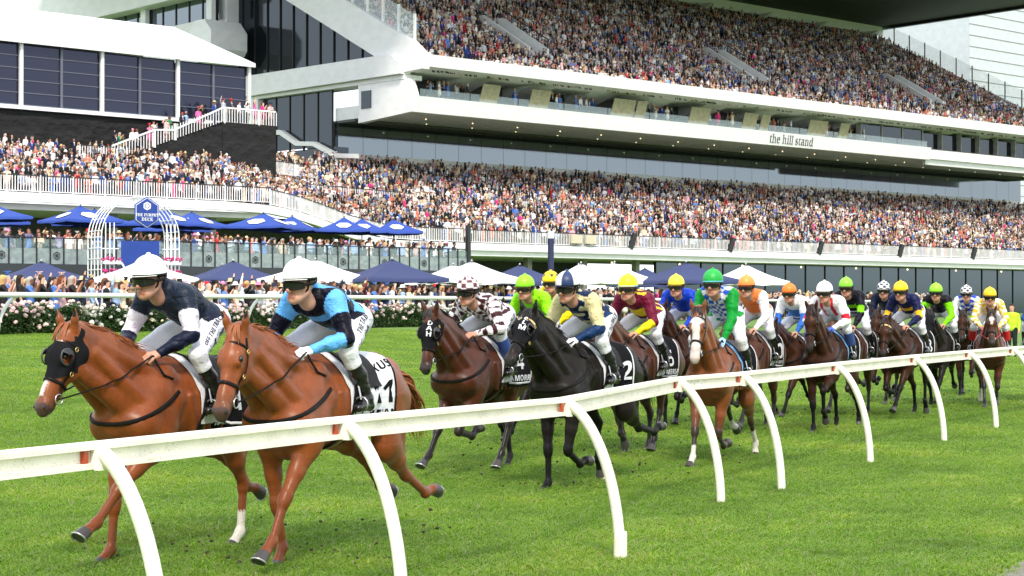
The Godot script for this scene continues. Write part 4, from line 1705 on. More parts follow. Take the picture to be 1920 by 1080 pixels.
func cap_colour(kind: Dictionary, lon: float, lat: float) -> Color:
	var a: Color = kind.cap
	var b: Color = kind.get("cap2", a)
	match kind.get("cap_kind", "plain"):
		"quarters":
			return a if posmod(int(floor((lon + PI) / (PI / 3.0))), 2) == 0 else b
		"checks":
			return a if posmod(int(floor((lon + PI) / (PI / 6.0))) + int(floor(lat / 0.36)), 2) == 0 else b
		"spots":
			var x := fposmod(lon, PI / 3.0) - PI / 6.0
			return b if Vector2(x * cos(lat), lat - 0.55).length() < 0.20 else a
		"back":
			return b if absf(lon) > 1.35 and lat < 1.2 else a
	return a

# ---------------------------------------------------------------- the grandstand, in its own axes: u along the front, v back from it, y up
const DX := 0.7284
const DZ := 0.6852
const STAND := Vector3(-4.05, 0, -157.6)

func S(u: float, v: float, y: float) -> Vector3:
	return STAND + Vector3(DX, 0, -DZ) * u + Vector3(-DZ, 0, -DX) * v + Vector3.UP * y

func sbox(m: MB, u0: float, u1: float, v0: float, v1: float, y0: float, y1: float) -> void:
	var o := S(u0, v0, y0)
	m.block(o, S(u1, v0, y0) - o, S(u0, v0, y1) - o, S(u0, v1, y0) - o)

# a prism whose outline is given in (v, y), running from u0 to u1
func sprism(m: MB, outline: Array, u0: float, u1: float) -> void:
	var n := outline.size()
	var c := Vector2.ZERO
	for q in outline: c += q / n
	var pv := PackedVector2Array(outline)
	for k in n:
		var a: Vector2 = outline[k]
		var b: Vector2 = outline[(k + 1) % n]
		var e := b - a
		var out := Vector2(e.y, -e.x)
		if Geometry2D.is_polygon_clockwise(pv): out = -out
		m.quad(S(u0, a.x, a.y), S(u1, a.x, a.y), S(u1, b.x, b.y), S(u0, b.x, b.y), S(0, out.x, out.y) - S(0, 0, 0))
	var tr := Geometry2D.triangulate_polygon(pv)
	for e in [[u0, -1.0], [u1, 1.0]]:
		var nn: Vector3 = (S(e[1], 0, 0) - S(0, 0, 0)).normalized()
		for k in range(0, tr.size(), 3):
			var i0 := m.put(S(e[0], outline[tr[k]].x, outline[tr[k]].y), nn)
			m.put(S(e[0], outline[tr[k + 1]].x, outline[tr[k + 1]].y), nn)
			m.put(S(e[0], outline[tr[k + 2]].x, outline[tr[k + 2]].y), nn)
			m.tri(i0, i0 + 1, i0 + 2)

func pieces_of(called: String, mt: Material, parent: Node, each: Callable, n: int) -> void:
	for k in n:
		var m := MB.new()
		each.call(m, k)
		if m.v.size():
			part(called, m, mt, parent)

func stand_materials() -> void:
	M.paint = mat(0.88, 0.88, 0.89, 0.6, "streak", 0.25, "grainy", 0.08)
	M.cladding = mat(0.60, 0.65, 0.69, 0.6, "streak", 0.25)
	M.concrete = mat(0.30, 0.29, 0.28, 0.9, "mottle", 0.2, "grainy", 0.3)
	M.dark_steps = mat(0.10, 0.095, 0.09, 0.9, "mottle", 0.3)
	M.dark = mat(0.14, 0.14, 0.145, 0.9, "mottle", 0.3)
	M.roof_under = mat(0.075, 0.077, 0.080, 0.8, "streak", 0.2)
	M.frame = mat(0.02, 0.022, 0.025, 0.4)
	M.glass = mat(0.175, 0.205, 0.230, 0.04, "", 1.0, "soft", 0.02)
	M.glass.metallic = 0.92
	M.glass_black = mat(0.050, 0.060, 0.070, 0.08)
	M.glass_black.metallic = 0.85
	M.glass_street = mat(0.085, 0.110, 0.122, 0.08)
	M.glass_street.metallic = 0.85
	M.glass_navy = mat(0.028, 0.032, 0.060, 0.10)
	M.glass_navy.metallic = 0.55
	M.clear = StandardMaterial3D.new()
	M.clear.transparency = BaseMaterial3D.TRANSPARENCY_ALPHA
	M.clear.albedo_color = Color(0.75, 0.90, 0.90, 0.10)
	M.clear.roughness = 0.05
	M.frost = mat(0.30, 0.36, 0.37, 0.35, "mottle", 0.4)
	M.blind = mat(0.36, 0.33, 0.20, 0.7, "mottle", 0.3)
	M.black_cloth = mat(0.012, 0.012, 0.013, 0.9, "fine", 0.4, "folds", 1.2)
	M.black_cloth.uv1_scale = Vector3.ONE * 0.35
	M.tent = mat(0.82, 0.82, 0.84, 0.7, "", 0.4, "folds", 0.2)
	M.lamp = mat(1, 0.9, 0.75, 0.5)
	M.lamp.emission_enabled = true
	M.lamp.emission = Color(1, 0.9, 0.72)
	M.lamp.emission_energy_multiplier = 0.9
	M.exit = mat(0.25, 0.5, 0.08, 0.5)
	M.exit.emission_enabled = true
	M.exit.emission = Color(0.55, 0.85, 0.2)
	M.exit.emission_energy_multiplier = 0.55
	M.red_seat = mat(0.45, 0.02, 0.02, 0.6)
	M.cream = mat(0.62, 0.56, 0.42, 0.7)
	M.ink_black = mat(0.015, 0.015, 0.016, 0.6)

# front and back edge of the lower terraces at u: [v, y, v, y]
func terrace(u: float) -> Array:
	var t := smoothstep(-29.0, -6.0, u)
	return [lerpf(-8.0, 0.0, t), lerpf(9.3, 7.28, t), lerpf(3.2, 19.3, t), lerpf(12.7, 14.75, t) + 0.9 * exp(-pow((u + 20.0) / 6.0, 2.0))]

func picket_fence(label: String, path: PackedVector3Array, height: float, gap: float, post_every: int) -> void:
	var t := thing("picket_fence", label, "fence")
	var rail := MB.new()
	var low := MB.new()
	var bars := MB.new()
	var count := 0
	for k in path.size() - 1:
		var a := path[k]
		var b := path[k + 1]
		rail.bar(a + Vector3.UP * height, b + Vector3.UP * height, 0.07, 0.07)
		low.bar(a + Vector3.UP * 0.1, b + Vector3.UP * 0.1, 0.05, 0.05)
		var l := Vector3(b.x - a.x, 0, b.z - a.z).length()
		var n := maxi(1, int(l / gap))
		for e in n:
			var q := a.lerp(b, (e + 0.5) / n)
			if count % post_every == 0:
				var po := MB.new()
				po.box(q + Vector3.UP * height * 0.52, Vector3(0.10, height * 1.04, 0.10))
				part("post", po, M.paint, t)
			else:
				bars.box(q + Vector3.UP * (height * 0.5 + 0.045), Vector3(0.055, height - 0.16, 0.055))
			count += 1
	part("top_rail", rail, M.frame, t)
	part("bottom_rail", low, M.paint, t)
	part("pickets", bars, M.paint, t, "stuff")

func build_stand() -> void:
	var st := thing("grandstand", "long white grandstand with two crowded tiers, glass walls and a dark cantilever roof", "grandstand")
	var m: MB
	# lower terrace: stepped concrete from the fence back to the glass wall
	m = MB.new()
	var us := PackedFloat32Array([-80, -60, -40, -30, -26, -23, -20, -17, -14, -11, -8, -5, 0, 30, 60, 90, 124])
	for k in us.size() - 1:
		var A := terrace(us[k])
		var B := terrace(us[k + 1])
		for r in 22:
			var p0 := S(us[k], lerpf(A[0], A[2], r / 22.0), lerpf(A[1], A[3], r / 22.0))
			var p1 := S(us[k + 1], lerpf(B[0], B[2], r / 22.0), lerpf(B[1], B[3], r / 22.0))
			var q0 := S(us[k], lerpf(A[0], A[2], (r + 1) / 22.0), lerpf(A[1], A[3], r / 22.0))
			var q1 := S(us[k + 1], lerpf(B[0], B[2], (r + 1) / 22.0), lerpf(B[1], B[3], r / 22.0))
			m.quad(p0, p1, q1, q0, Vector3.UP)
			var up0: Vector3 = Vector3.UP * (A[3] - A[1]) / 22.0
			var up1: Vector3 = Vector3.UP * (B[3] - B[1]) / 22.0
			m.quad(q0, q1, q1 + up1, q0 + up0, S(0, -1, 0) - S(0, 0, 0))
	part("lower_terrace", m, M.dark_steps, st)
	# ledge under the fence
	m = MB.new()
	for k in us.size() - 1:
		var A := terrace(us[k])
		var B := terrace(us[k + 1])
		var a := S(us[k], A[0] - 0.5, A[1] - 0.62)
		var b := S(us[k + 1], B[0] - 0.5, B[1] - 0.62)
		var a2 := S(us[k], A[0] + 0.1, A[1] - 0.62)
		var b2 := S(us[k + 1], B[0] + 0.1, B[1] - 0.62)
		var up := Vector3.UP * 0.60
		m.quad(a, b, b + up, a + up, S(0, -1, 0) - S(0, 0, 0))
		m.quad(a + up, b + up, b2 + up, a2 + up, Vector3.UP)
		m.quad(a, b, b2, a2, Vector3.DOWN)
	part("ledge", m, M.paint, st)
	m = MB.new()
	sbox(m, 0.0, 124, -0.2, 14, 6.2, 6.64)
	sbox(m, -80, -26.2, -7.6, 2.0, 8.2, 8.62)
	part("ledge_soffit", m, M.paint, st)
	for u in [-70, -62, -54, -46, -38, -30, 2, 9, 16, 23]:
		m = MB.new()
		sbox(m, u, u + 0.5, 1.6 if u > 0 else -6.6, 2.2 if u > 0 else -6.0, 1.0, 6.2 if u > 0 else 8.2)
		part("column", m, M.concrete, st)
	m = MB.new()
	sbox(m, -80, 27.0, 13.2, 14.0, 1.0, 6.2)
	sbox(m, -80, 0, 5.0, 5.6, 1.0, 9.0)
	part("undercroft_wall", m, M.dark, st)
	# street level glazing
	pieces_of("shopfront_pane", M.glass_street, st, func(mb: MB, k: int):
		var u := 27.2 + k * 3.3
		sbox(mb, u + 0.05, u + 3.25, 3.0, 3.06, 1.15, 6.19), 29)
	m = MB.new()
	for k in 30:
		var u := 27.2 + k * 3.3
		sbox(m, u - 0.035, u + 0.035, 2.9, 3.2, 1.15, 6.18)
	part("mullions", m, M.frame, st, "stuff")
	for k in 9:
		m = MB.new()
		m.ball(S(19.0 + k * 9.3, 0.9, 5.9), Basis.from_scale(Vector3(0.11, 0.11, 0.11)), 6, 8)
		part("lamp_globe", m, M.lamp, st)
	for u in [3.5, 6.5, 12.0, 18.6, 23.0]:
		m = MB.new()
		sbox(m, u, u + 1.0, 12.0, 12.1, 4.6, 4.9)
		part("exit_sign", m, M.exit, st)
	# glass wall behind the lower terrace
	pieces_of("wall_pane", M.glass, st, func(mb: MB, k: int):
		var u := 1.8 + k * 3.0
		sbox(mb, u + 0.02, u + 2.98, 19.6, 19.68, 16.0, 19.02), 39)
	m = MB.new()
	sbox(m, 1.6, 119, 19.9, 24.0, 10.0, 19.1)
	part("rear_wall", m, M.dark, st)
	m = MB.new()
	sbox(m, 1.6, 118, 19.4, 19.58, 14.6, 16.1)
	part("glass_wall_base", m, M.paint, st)
	# the soffit, with its downlights, and the white fascia
	m = MB.new()
	sprism(m, [Vector2(8.3, 19.22), Vector2(19.9, 19.10), Vector2(19.9, 20.3), Vector2(8.3, 20.3)], 1.75, 119)
	part("soffit", m, M.paint, st)
	m = MB.new()
	sbox(m, 1.75, 119, 17.0, 19.58, 18.9, 19.08)
	part("soffit_beam", m, M.dark, st)
	for k in 40:
		m = MB.new()
		var p := S(4.0 + k * 2.9, 13.0 if k % 2 else 16.3, 19.10)
		m.lathe(p, [Vector2(0.0, -0.02), Vector2(0.06, -0.02), Vector2(0.06, 0.06)], 10)
		part("downlight", m, M.lamp, st)
	m = MB.new()
	sprism(m, [Vector2(8.0, 19.05), Vector2(8.25, 19.0), Vector2(8.45, 20.45), Vector2(7.75, 20.45)], 1.7, 80.2)
	var fas := part("white_fascia", m, M.paint, st)
	m = MB.new()
	sprism(m, [Vector2(8.7, 18.55), Vector2(9.0, 18.5), Vector2(9.2, 19.9), Vector2(8.5, 19.9)], 80.3, 120)
	part("white_fascia", m, M.paint, st)
	m = MB.new()
	var pl := func(x: float, y: float) -> Array:
		return [S(54.2 + x, 7.86 - y * 0.18, 19.70 + y), (S(0, -1, 0) - S(0, 0, 0)).normalized()]
	bent_text("the hill stand", 0.86, pl, m, false, 0.03, true)
	part("sign_lettering", m, M.ink_black, fas, "stuff")
	# the boxes between the two fascias
	m = MB.new()
	sbox(m, 2.0, 119, 13.0, 13.4, 20.46, 23.4)
	part("box_rear_wall", m, M.dark, st)
	m = MB.new()
	sbox(m, 1.9, 119, 8.5, 13.0, 20.32, 20.44)
	part("box_floor", m, M.dark_steps, st)
	for e in [[9.3, 2.2], [15.5, 2.5], [26.6, 3.1], [30.0, 1.4], [38.0, 3.0], [46.4, 2.2], [49.3, 1.4], [57.5, 3.2], [63.0, 1.6]]:
		m = MB.new()
		var o := S(e[0], 8.35, 20.5)
		m.block(o, S(e[0] + e[1], 8.35, 20.5) - o, S(e[0] + 0.25, 8.0, 22.2) - o, S(e[0], 8.42, 20.5) - o)
		part("beige_blind", m, M.blind, st)
	for k in 13:
		m = MB.new()
		var u := 2.2 + k * 6.0
		sbox(m, u, u + 5.9, 8.28, 8.31, 20.46, 21.2)
		part("balcony_glass", m, M.clear, st)
	for k in 12:
		m = MB.new()
		var u := 68.0 + k * 4.0
		if u < 80: sbox(m, u + 0.1, u + 3.9, 8.9, 8.96, 20.47, 22.5)
		else: sbox(m, u + 0.1, u + 3.9, 9.4, 9.46, 19.95, 22.3)
		part("box_window", m, M.glass_black, st)
		m = MB.new()
		sbox(m, u - 0.1, u + 0.08, 8.8, 9.5, 20.47, 22.6)
		part("window_frame", m, M.concrete, st)
	m = MB.new()
	for k in 14:
		sprism(m, [Vector2(9.0, 22.72), Vector2(12.9, 21.6), Vector2(12.9, 22.72)], 8.0 + k * 8.4, 8.0 + k * 8.4 + 3.4)
	part("raked_beams", m, M.paint, st, "stuff")
	# the upper tier and its parapet
	m = MB.new()
	sprism(m, [Vector2(6.55, 22.95), Vector2(9.0, 22.70), Vector2(13.0, 22.75), Vector2(13.0, 23.3), Vector2(7.0, 23.3), Vector2(6.95, 24.0), Vector2(6.4, 24.0)], 1.7, 119)
	part("upper_parapet", m, M.paint, st)
	m = MB.new()
	for r in 37:
		var v := 7.05 + r * 0.81
		var y := 23.05 + r * 0.432
		m.quad(S(1.8, v, y), S(110.6, v, y), S(110.6, v + 0.81, y), S(1.8, v + 0.81, y), Vector3.UP)
		m.quad(S(1.8, v + 0.81, y), S(110.6, v + 0.81, y), S(110.6, v + 0.81, y + 0.432), S(1.8, v + 0.81, y + 0.432), S(0, -1, 0) - S(0, 0, 0))
	part("upper_terrace", m, M.dark_steps, st)
	# white walls of the stairs that come up through the upper tier
	for u in [19.4, 53.2, 87.0]:
		for e in [0.0, 2.6]:
			m = MB.new()
			sprism(m, [Vector2(12.5, 25.5), Vector2(19.5, 29.4), Vector2(19.5, 30.75), Vector2(18.9, 30.75), Vector2(12.5, 27.0)], u + e, u + e + 0.3)
			part("stair_wall", m, M.paint, st)
		m = MB.new()
		m.bar(S(u + 2.8, 12.5, 27.9), S(u + 2.8, 19.3, 31.7), 0.09, 0.09)
		for k in 6:
			m.bar(S(u + 2.8, 12.6 + k * 1.3, 26.9 + k * 0.73), S(u + 2.8, 12.6 + k * 1.3, 27.9 + k * 0.73), 0.07, 0.07)
		part("stair_handrail", m, M.frame, st)
		m = MB.new()
		sprism(m, [Vector2(12.5, 25.5), Vector2(19.5, 29.3), Vector2(19.5, 29.6), Vector2(12.5, 25.8)], u + 0.3, u + 2.6)
		part("stair_flight", m, M.paint, st)
	# roof
	m = MB.new()
	sprism(m, [Vector2(-3.0, 41.6), Vector2(37.6, 40.9), Vector2(62.0, 40.9), Vector2(62.0, 43.0), Vector2(-3.0, 42.4)], -14, 111)
	part("cantilever_roof", m, M.roof_under, st)
	m = MB.new()
	sbox(m, -14, 111.2, 36.6, 37.4, 39.7, 40.86)
	part("roof_beam", m, M.paint, st)
	m = MB.new()
	sprism(m, [Vector2(-3.2, 41.2), Vector2(37.0, 40.5), Vector2(37.0, 41.6), Vector2(-3.2, 42.3)], 111.05, 111.6)
	part("roof_edge", m, M.frame, st)
	for k in 5:
		m = MB.new()
		var u := 60.0 + k * 11.5
		sbox(m, u, u + 0.9, 36.5, 37.3, 36.5, 39.7)
		sprism(m, [Vector2(34.0, 39.68), Vector2(36.5, 38.4), Vector2(36.5, 39.68)], u + 0.2, u + 0.7)
		part("roof_column", m, M.paint, st)
	m = MB.new()
	sbox(m, -14, 108, 47.0, 47.5, 36.0, 40.9)
	sbox(m, -14, 110, 37.1, 47.0, 38.3, 38.7)
	part("concourse_wall", m, M.dark, st)
	for k in 9:
		m = MB.new()
		var u := 52.0 + k * 6.4
		sbox(m, u, u + 1.6, 41.0, 41.15, 40.6, 40.72)
		part("strip_light", m, M.lamp, st)
	# the right-hand end: raker and glass balustrade
	m = MB.new()
	sprism(m, [Vector2(6.6, 22.9), Vector2(37.0, 38.9), Vector2(37.0, 39.4), Vector2(6.6, 23.9)], 110.65, 111.0)
	part("end_raker", m, M.paint, st)
	for k in 12:
		var v0 := 7.0 + k * 2.5
		var y0 := 23.9 + k * 1.28
		m = MB.new()
		var o := S(110.8, v0, y0)
		m.block(o, S(110.84, v0, y0) - o, S(110.8, v0, y0 + 2.4) - o, S(110.8, v0 + 2.42, y0 + 1.25) - o)
		part("balustrade_pane", m, M.clear, st)
		m = MB.new()
		sbox(m, 110.75, 110.87, v0 - 0.06, v0 + 0.06, y0 - 0.3, y0 + 2.5)
		part("balustrade_post", m, M.frame, st)
	# the left-hand end
	m = MB.new()
	sprism(m, [Vector2(6.45, 22.7), Vector2(9.5, 22.6), Vector2(42.0, 38.8), Vector2(42.0, 42.4), Vector2(8.2, 25.4), Vector2(6.45, 24.05)], 0.9, 1.69)
	part("end_raker", m, M.paint, st)
	for k in 13:
		var v0 := 8.0 + k * 2.2
		var y0 := 25.3 + k * 1.105
		m = MB.new()
		var o := S(1.3, v0, y0)
		m.block(o, S(1.34, v0, y0) - o, S(1.3, v0, y0 + 2.3) - o, S(1.3, v0 + 2.1, y0 + 1.05) - o)
		part("balustrade_pane", m, M.clear, st)
		m = MB.new()
		sbox(m, 1.22, 1.42, v0 - 0.1, v0 + 0.1, y0 - 0.3, y0 + 2.4)
		part("balustrade_post", m, M.paint, st)
	m = MB.new()
	sprism(m, [Vector2(9.0, 22.45), Vector2(36.0, 22.30), Vector2(36.0, 24.30), Vector2(10.5, 24.30), Vector2(9.0, 23.4)], 0.4, 1.68)
	part("end_band", m, M.paint, st)
	m = MB.new()
	sprism(m, [Vector2(9.0, 22.43), Vector2(36.0, 22.28), Vector2(36.0, 22.0), Vector2(9.0, 22.0)], 0.9, 3.0)
	part("end_band_soffit", m, M.paint, st)
	for k in 12:
		var v0 := 12.0 + k * 2.1
		m = MB.new()
		sprism(m, [Vector2(v0 + 0.04, 24.32), Vector2(v0 + 2.06, 24.32), Vector2(v0 + 2.06, minf(24.4 + (v0 + 2.06 - 10.0) * 0.5, 36.0)), Vector2(v0 + 0.04, minf(24.4 + (v0 - 10.0) * 0.5, 36.0))], 2.0, 2.06)
		part("end_pane", m, M.glass_black, st)
		m = MB.new()
		sbox(m, 1.86, 2.02, v0 - 0.05, v0 + 0.04, 24.32, 24.35 + (v0 - 10.0) * 0.5)
		part("end_mullion", m, M.frame, st)
	m = MB.new()
	sprism(m, [Vector2(8.0, 19.05), Vector2(15.5, 18.55), Vector2(15.5, 21.98), Vector2(8.4, 21.98), Vector2(7.75, 20.45)], 0.95, 1.66)
	part("end_wall", m, M.paint, st)
	m = MB.new()
	sbox(m, 0.88, 0.95, 13.6, 15.0, 19.8, 21.4)
	part("small_window", m, M.glass_black, st)
	for k in range(2, 7):
		var v0 := 15.6 + k * 2.2
		m = MB.new()
		sbox(m, 1.5, 1.56, v0 + 0.04, v0 + 2.16, 16.8 - k * 0.0, 21.96)
		part("stair_glass", m, M.glass_black, st)
		m = MB.new()
		sbox(m, 1.40, 1.60, v0 - 0.05, v0 + 0.05, 16.6, 21.98)
		part("end_mullion", m, M.frame, st)
	m = MB.new()
	sprism(m, [Vector2(16.0, 15.4), Vector2(19.0, 15.6), Vector2(22.3, 16.9), Vector2(25.0, 17.1), Vector2(27.5, 18.3), Vector2(31.0, 18.5), Vector2(31.0, 18.95), Vector2(27.4, 18.75), Vector2(24.9, 17.5), Vector2(22.2, 17.3), Vector2(18.9, 16.0), Vector2(16.0, 15.8)], 0.9, 1.45)
	part("stair_stringer", m, M.paint, st)
	m = MB.new()
	sbox(m, 0.9, 3.0, 31.0, 36.0, 12.0, 22.0)
	part("end_wall", m, M.paint, st)
	m = MB.new()
	sbox(m, 1.5, 3.0, 19.5, 31.0, 12.0, 16.7)
	part("end_wall", m, M.glass_black, st)
	m = MB.new()
	sbox(m, 1.62, 3.4, 19.7, 22.4, 15.2, 18.9)
	part("end_wall", m, M.glass_black, st)
	# the wing beyond: white slab, a strip of windows and the white storey over it
	m = MB.new()
	sprism(m, [Vector2(36.1, 24.35), Vector2(90, 24.35), Vector2(90, 29.6), Vector2(36.1, 30.2)], -1.2, 6.0)
	part("wing_wall", m, M.paint, st)
	m = MB.new()
	sprism(m, [Vector2(36.1, 32.6), Vector2(90, 32.0), Vector2(90, 42.0), Vector2(36.1, 42.0)], -2.2, 6.0)
	part("wing_storey", m, M.paint, st)
	m = MB.new()
	sbox(m, 0.6, 6.0, 35.8, 37.2, 24.4, 42.0)
	part("end_wall", m, M.paint, st)
	for k in 18:
		m = MB.new()
		sbox(m, -0.4, -0.34, 36.2 + k * 2.4, 38.5 + k * 2.4, 29.5, 32.7)
		part("wing_window", m, M.glass, st)
	m = MB.new()
	for k in 19:
		sbox(m, -0.5, -0.2, 36.05 + k * 2.4, 36.17 + k * 2.4, 29.5, 32.8)
	part("wing_mullions", m, M.frame, st, "stuff")
	for v in [36.0, 48.0]:
		m = MB.new()
		sbox(m, -1.1, -0.6, v, v + 0.9, 29.9, 34.0)
		part("wing_column", m, M.paint, st)
	m = MB.new()
	var oct := []
	for k in 8:
		var t := TAU * (k + 0.5) / 8.0
		oct.append(Vector2(34.6 + 2.1 * cos(t), 27.6 + 2.2 * sin(t)))
	sprism(m, oct, -3.4, 0.8)
	part("beam_end", m, M.paint, st)
	# fences along the ledge
	var path := PackedVector3Array()
	for u in [0.0, 20.0, 40.0, 60.0, 80.0, 100.0, 122.0]:
		path.append(S(u, -0.3, 7.26))
	picket_fence("white picket fence along the front ledge of the lower tier, right of the dark post", path, 1.12, 0.20, 40)
	path = PackedVector3Array()
	for u in [-78.0, -60.0, -40.0, -26.0]:
		path.append(S(u, -8.3, 9.28))
	picket_fence("white picket fence along the ledge of the left terrace above the blue umbrellas", path, 1.12, 0.20, 12)
	path = PackedVector3Array()
	for u in [-25.8, -22.0, -18.0, -14.0, -9.0, -5.0, -0.3]:
		var A := terrace(u)
		path.append(S(u, A[0] - 0.3, A[1]))
	picket_fence("white picket fence stepping down beside the stairs between the two lower terraces", path, 1.15, 0.19, 10)
	path = PackedVector3Array([S(-36.0, 1.2, 12.4), S(-26.0, 1.6, 12.4), S(-18.0, 4.0, 12.5), S(-12.0, 7.0, 12.6)])
	picket_fence("white picket fence in the middle of the left terrace below the black platform", path, 1.1, 0.22, 9)
	path = PackedVector3Array([S(-11.0, 8.5, 11.1), S(-5.0, 9.0, 11.0), S(2.0, 9.0, 10.8)])
	picket_fence("short white picket fence among the crowd below the stair glass", path, 1.1, 0.20, 14)
	for k in 5:
		m = MB.new()
		var u := 20.0 + k * 14.0
		m.bar(S(u, -0.45, 7.2), S(u + 0.5, -0.55, 8.5), 0.3, 0.45)
		var sp := part("loudspeaker", m, M.frame)
		tag(sp, "black loudspeaker tilted on the front ledge fence, number %s from the left end" % ["one", "two", "three", "four", "five"][k], "loudspeaker", "loudspeakers on the ledge fence")
	for e in [[12.2, 0.9], [14.0, 0.9]]:
		m = MB.new()
		sbox(m, e[0], e[0] + 1.2, -0.75, -0.5, 7.5, 8.25)
		tag(part("cream_box", m, M.cream), "cream equipment box fixed on the ledge fence beside the dark blue post, %s one" % ("left" if e[0] < 13 else "right"), "box", "cream boxes on the ledge")
	# tall dark blue post before the ledge
	var po := thing("tall_post", "tall dark blue post with a small white cap standing before the lower tier", "post", Transform3D(Basis(), Vector3(3.08, 1.1, -148.0)))
	m = MB.new()
	m.lathe(Vector3.ZERO, [Vector2(0.24, 0), Vector2(0.24, 6.2), Vector2(0.0, 6.2)], 14)
	part("shaft", m, M.navy_post, po)
	m = MB.new()
	m.lathe(Vector3.ZERO, [Vector2(0.25, 6.2), Vector2(0.25, 6.75), Vector2(0.0, 6.75)], 14)
	part("cap", m, M.paint, po)
	# white building at the right
	var wb := thing("white_building", "tall white clad building with blue glass bays behind the right end of the grandstand", "building")
	m = MB.new()
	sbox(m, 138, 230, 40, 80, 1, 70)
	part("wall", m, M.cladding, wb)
	m = MB.new()
	for k in 40:
		sbox(m, 137.9, 230, 39.94, 40.0, 2.0 + k * 1.7, 2.08 + k * 1.7)
	part("cladding_joints", m, M.concrete, wb, "stuff")
	for k in 5:
		m = MB.new()
		sbox(m, 176, 200, 39.2, 39.9, 26.0 + k * 8.5, 31.6 + k * 8.5)
		part("window", m, M.glass, wb)
		m = MB.new()
		sbox(m, 175.5, 200.5, 39.0, 39.8, 24.4 + k * 8.5, 25.9 + k * 8.5)
		part("sill", m, M.frost, wb)

func build_marquee() -> void:
	var t := thing("marquee", "white marquee with navy tinted windows on a black draped base above the left terrace", "marquee")
	var m := MB.new()
	sprism(m, [Vector2(3.4, 20.75), Vector2(3.4, 21.05), Vector2(15.0, 25.2), Vector2(27.0, 21.0), Vector2(27.0, 20.7), Vector2(15.0, 24.9)], -54.0, -19.0)
	part("roof", m, M.tent, t)
	var i := 0
	for k in 6:
		var u := -52.3 + k * 6.6
		m = MB.new()
		sbox(m, u - 0.12, u + 0.12, 3.75, 4.0, 16.1, 20.9)
		part("post", m, M.paint, t)
		if k == 5: continue
		for h in 2:
			var a := u + 0.14 + h * 3.18
			m = MB.new()
			sbox(m, a, a + 3.1, 4.05, 4.09, 16.35, 20.75)
			var pn := part("window", m, M.glass_navy, t)
			m = MB.new()
			for r in 5:
				sbox(m, a, a + 3.1, 3.99, 4.045, 16.35 + r * 0.88, 16.41 + r * 0.88)
			part("glazing_bars", m, M.marquee_bar, pn, "stuff")
		m = MB.new()
		sbox(m, u + 3.2, u + 3.38, 3.9, 4.04, 16.3, 20.74)
		part("mullion", m, M.marquee_bar, t)
	m = MB.new()
	sbox(m, -52.4, -19.1, 3.6, 4.0, 16.02, 16.3)
	part("sill", m, M.paint, t)
	m = MB.new()
	sbox(m, -52.4, -19.2, 4.5, 26.0, 15.9, 20.6)
	part("interior", m, M.dark, t)
	m = MB.new()
	sbox(m, -53, -19.2, 3.9, 4.4, 11.0, 16.0)
	part("black_drape", m, M.black_cloth, t)
	# stairs and landing in front, draped in black
	var p := thing("viewing_platform", "black draped platform with a white railed stair in front of the marquee", "platform")
	m = MB.new()
	sprism(m, [Vector2(1.2, 11.0), Vector2(3.8, 11.0), Vector2(3.8, 16.0), Vector2(1.2, 16.0)], -23.6, -18.6)
	part("landing", m, M.black_cloth, p)
	for k in 16:
		m = MB.new()
		sbox(m, -33.2 + k * 0.6, -32.59 + k * 0.6, 1.25, 3.8, 11.0, 12.6 + k * 0.21)
		part("stair", m, M.black_cloth, p)
	m = MB.new()
	m.bar(S(-33.2, 1.3, 13.6), S(-29.6, 1.3, 15.0), 0.12, 0.12)
	m.bar(S(-29.6, 1.3, 15.0), S(-27.9, 1.3, 15.1), 0.12, 0.12)
	m.bar(S(-27.9, 1.3, 15.1), S(-23.5, 1.3, 17.1), 0.12, 0.12)
	m.bar(S(-23.5, 1.3, 17.1), S(-18.6, 1.3, 17.1), 0.12, 0.12)
	part("handrail", m, M.paint, p)
	m = MB.new()
	for k in 60:
		var u := -33.0 + k * 0.245
		var y := 12.5 + clampf((u + 33.2) / 9.6, 0.0, 1.0) * 3.5
		sbox(m, u, u + 0.05, 1.26, 1.32, y, y + 1.05)
	part("balusters", m, M.paint, p, "stuff")
	for u in [-29.7, -27.9, -23.5, -20.3]:
		m = MB.new()
		var y := 12.4 + clampf((u + 33.2) / 9.6, 0.0, 1.0) * 3.5
		sbox(m, u, u + 0.16, 1.2, 1.36, y, y + 1.25)
		part("newel", m, M.paint, p)

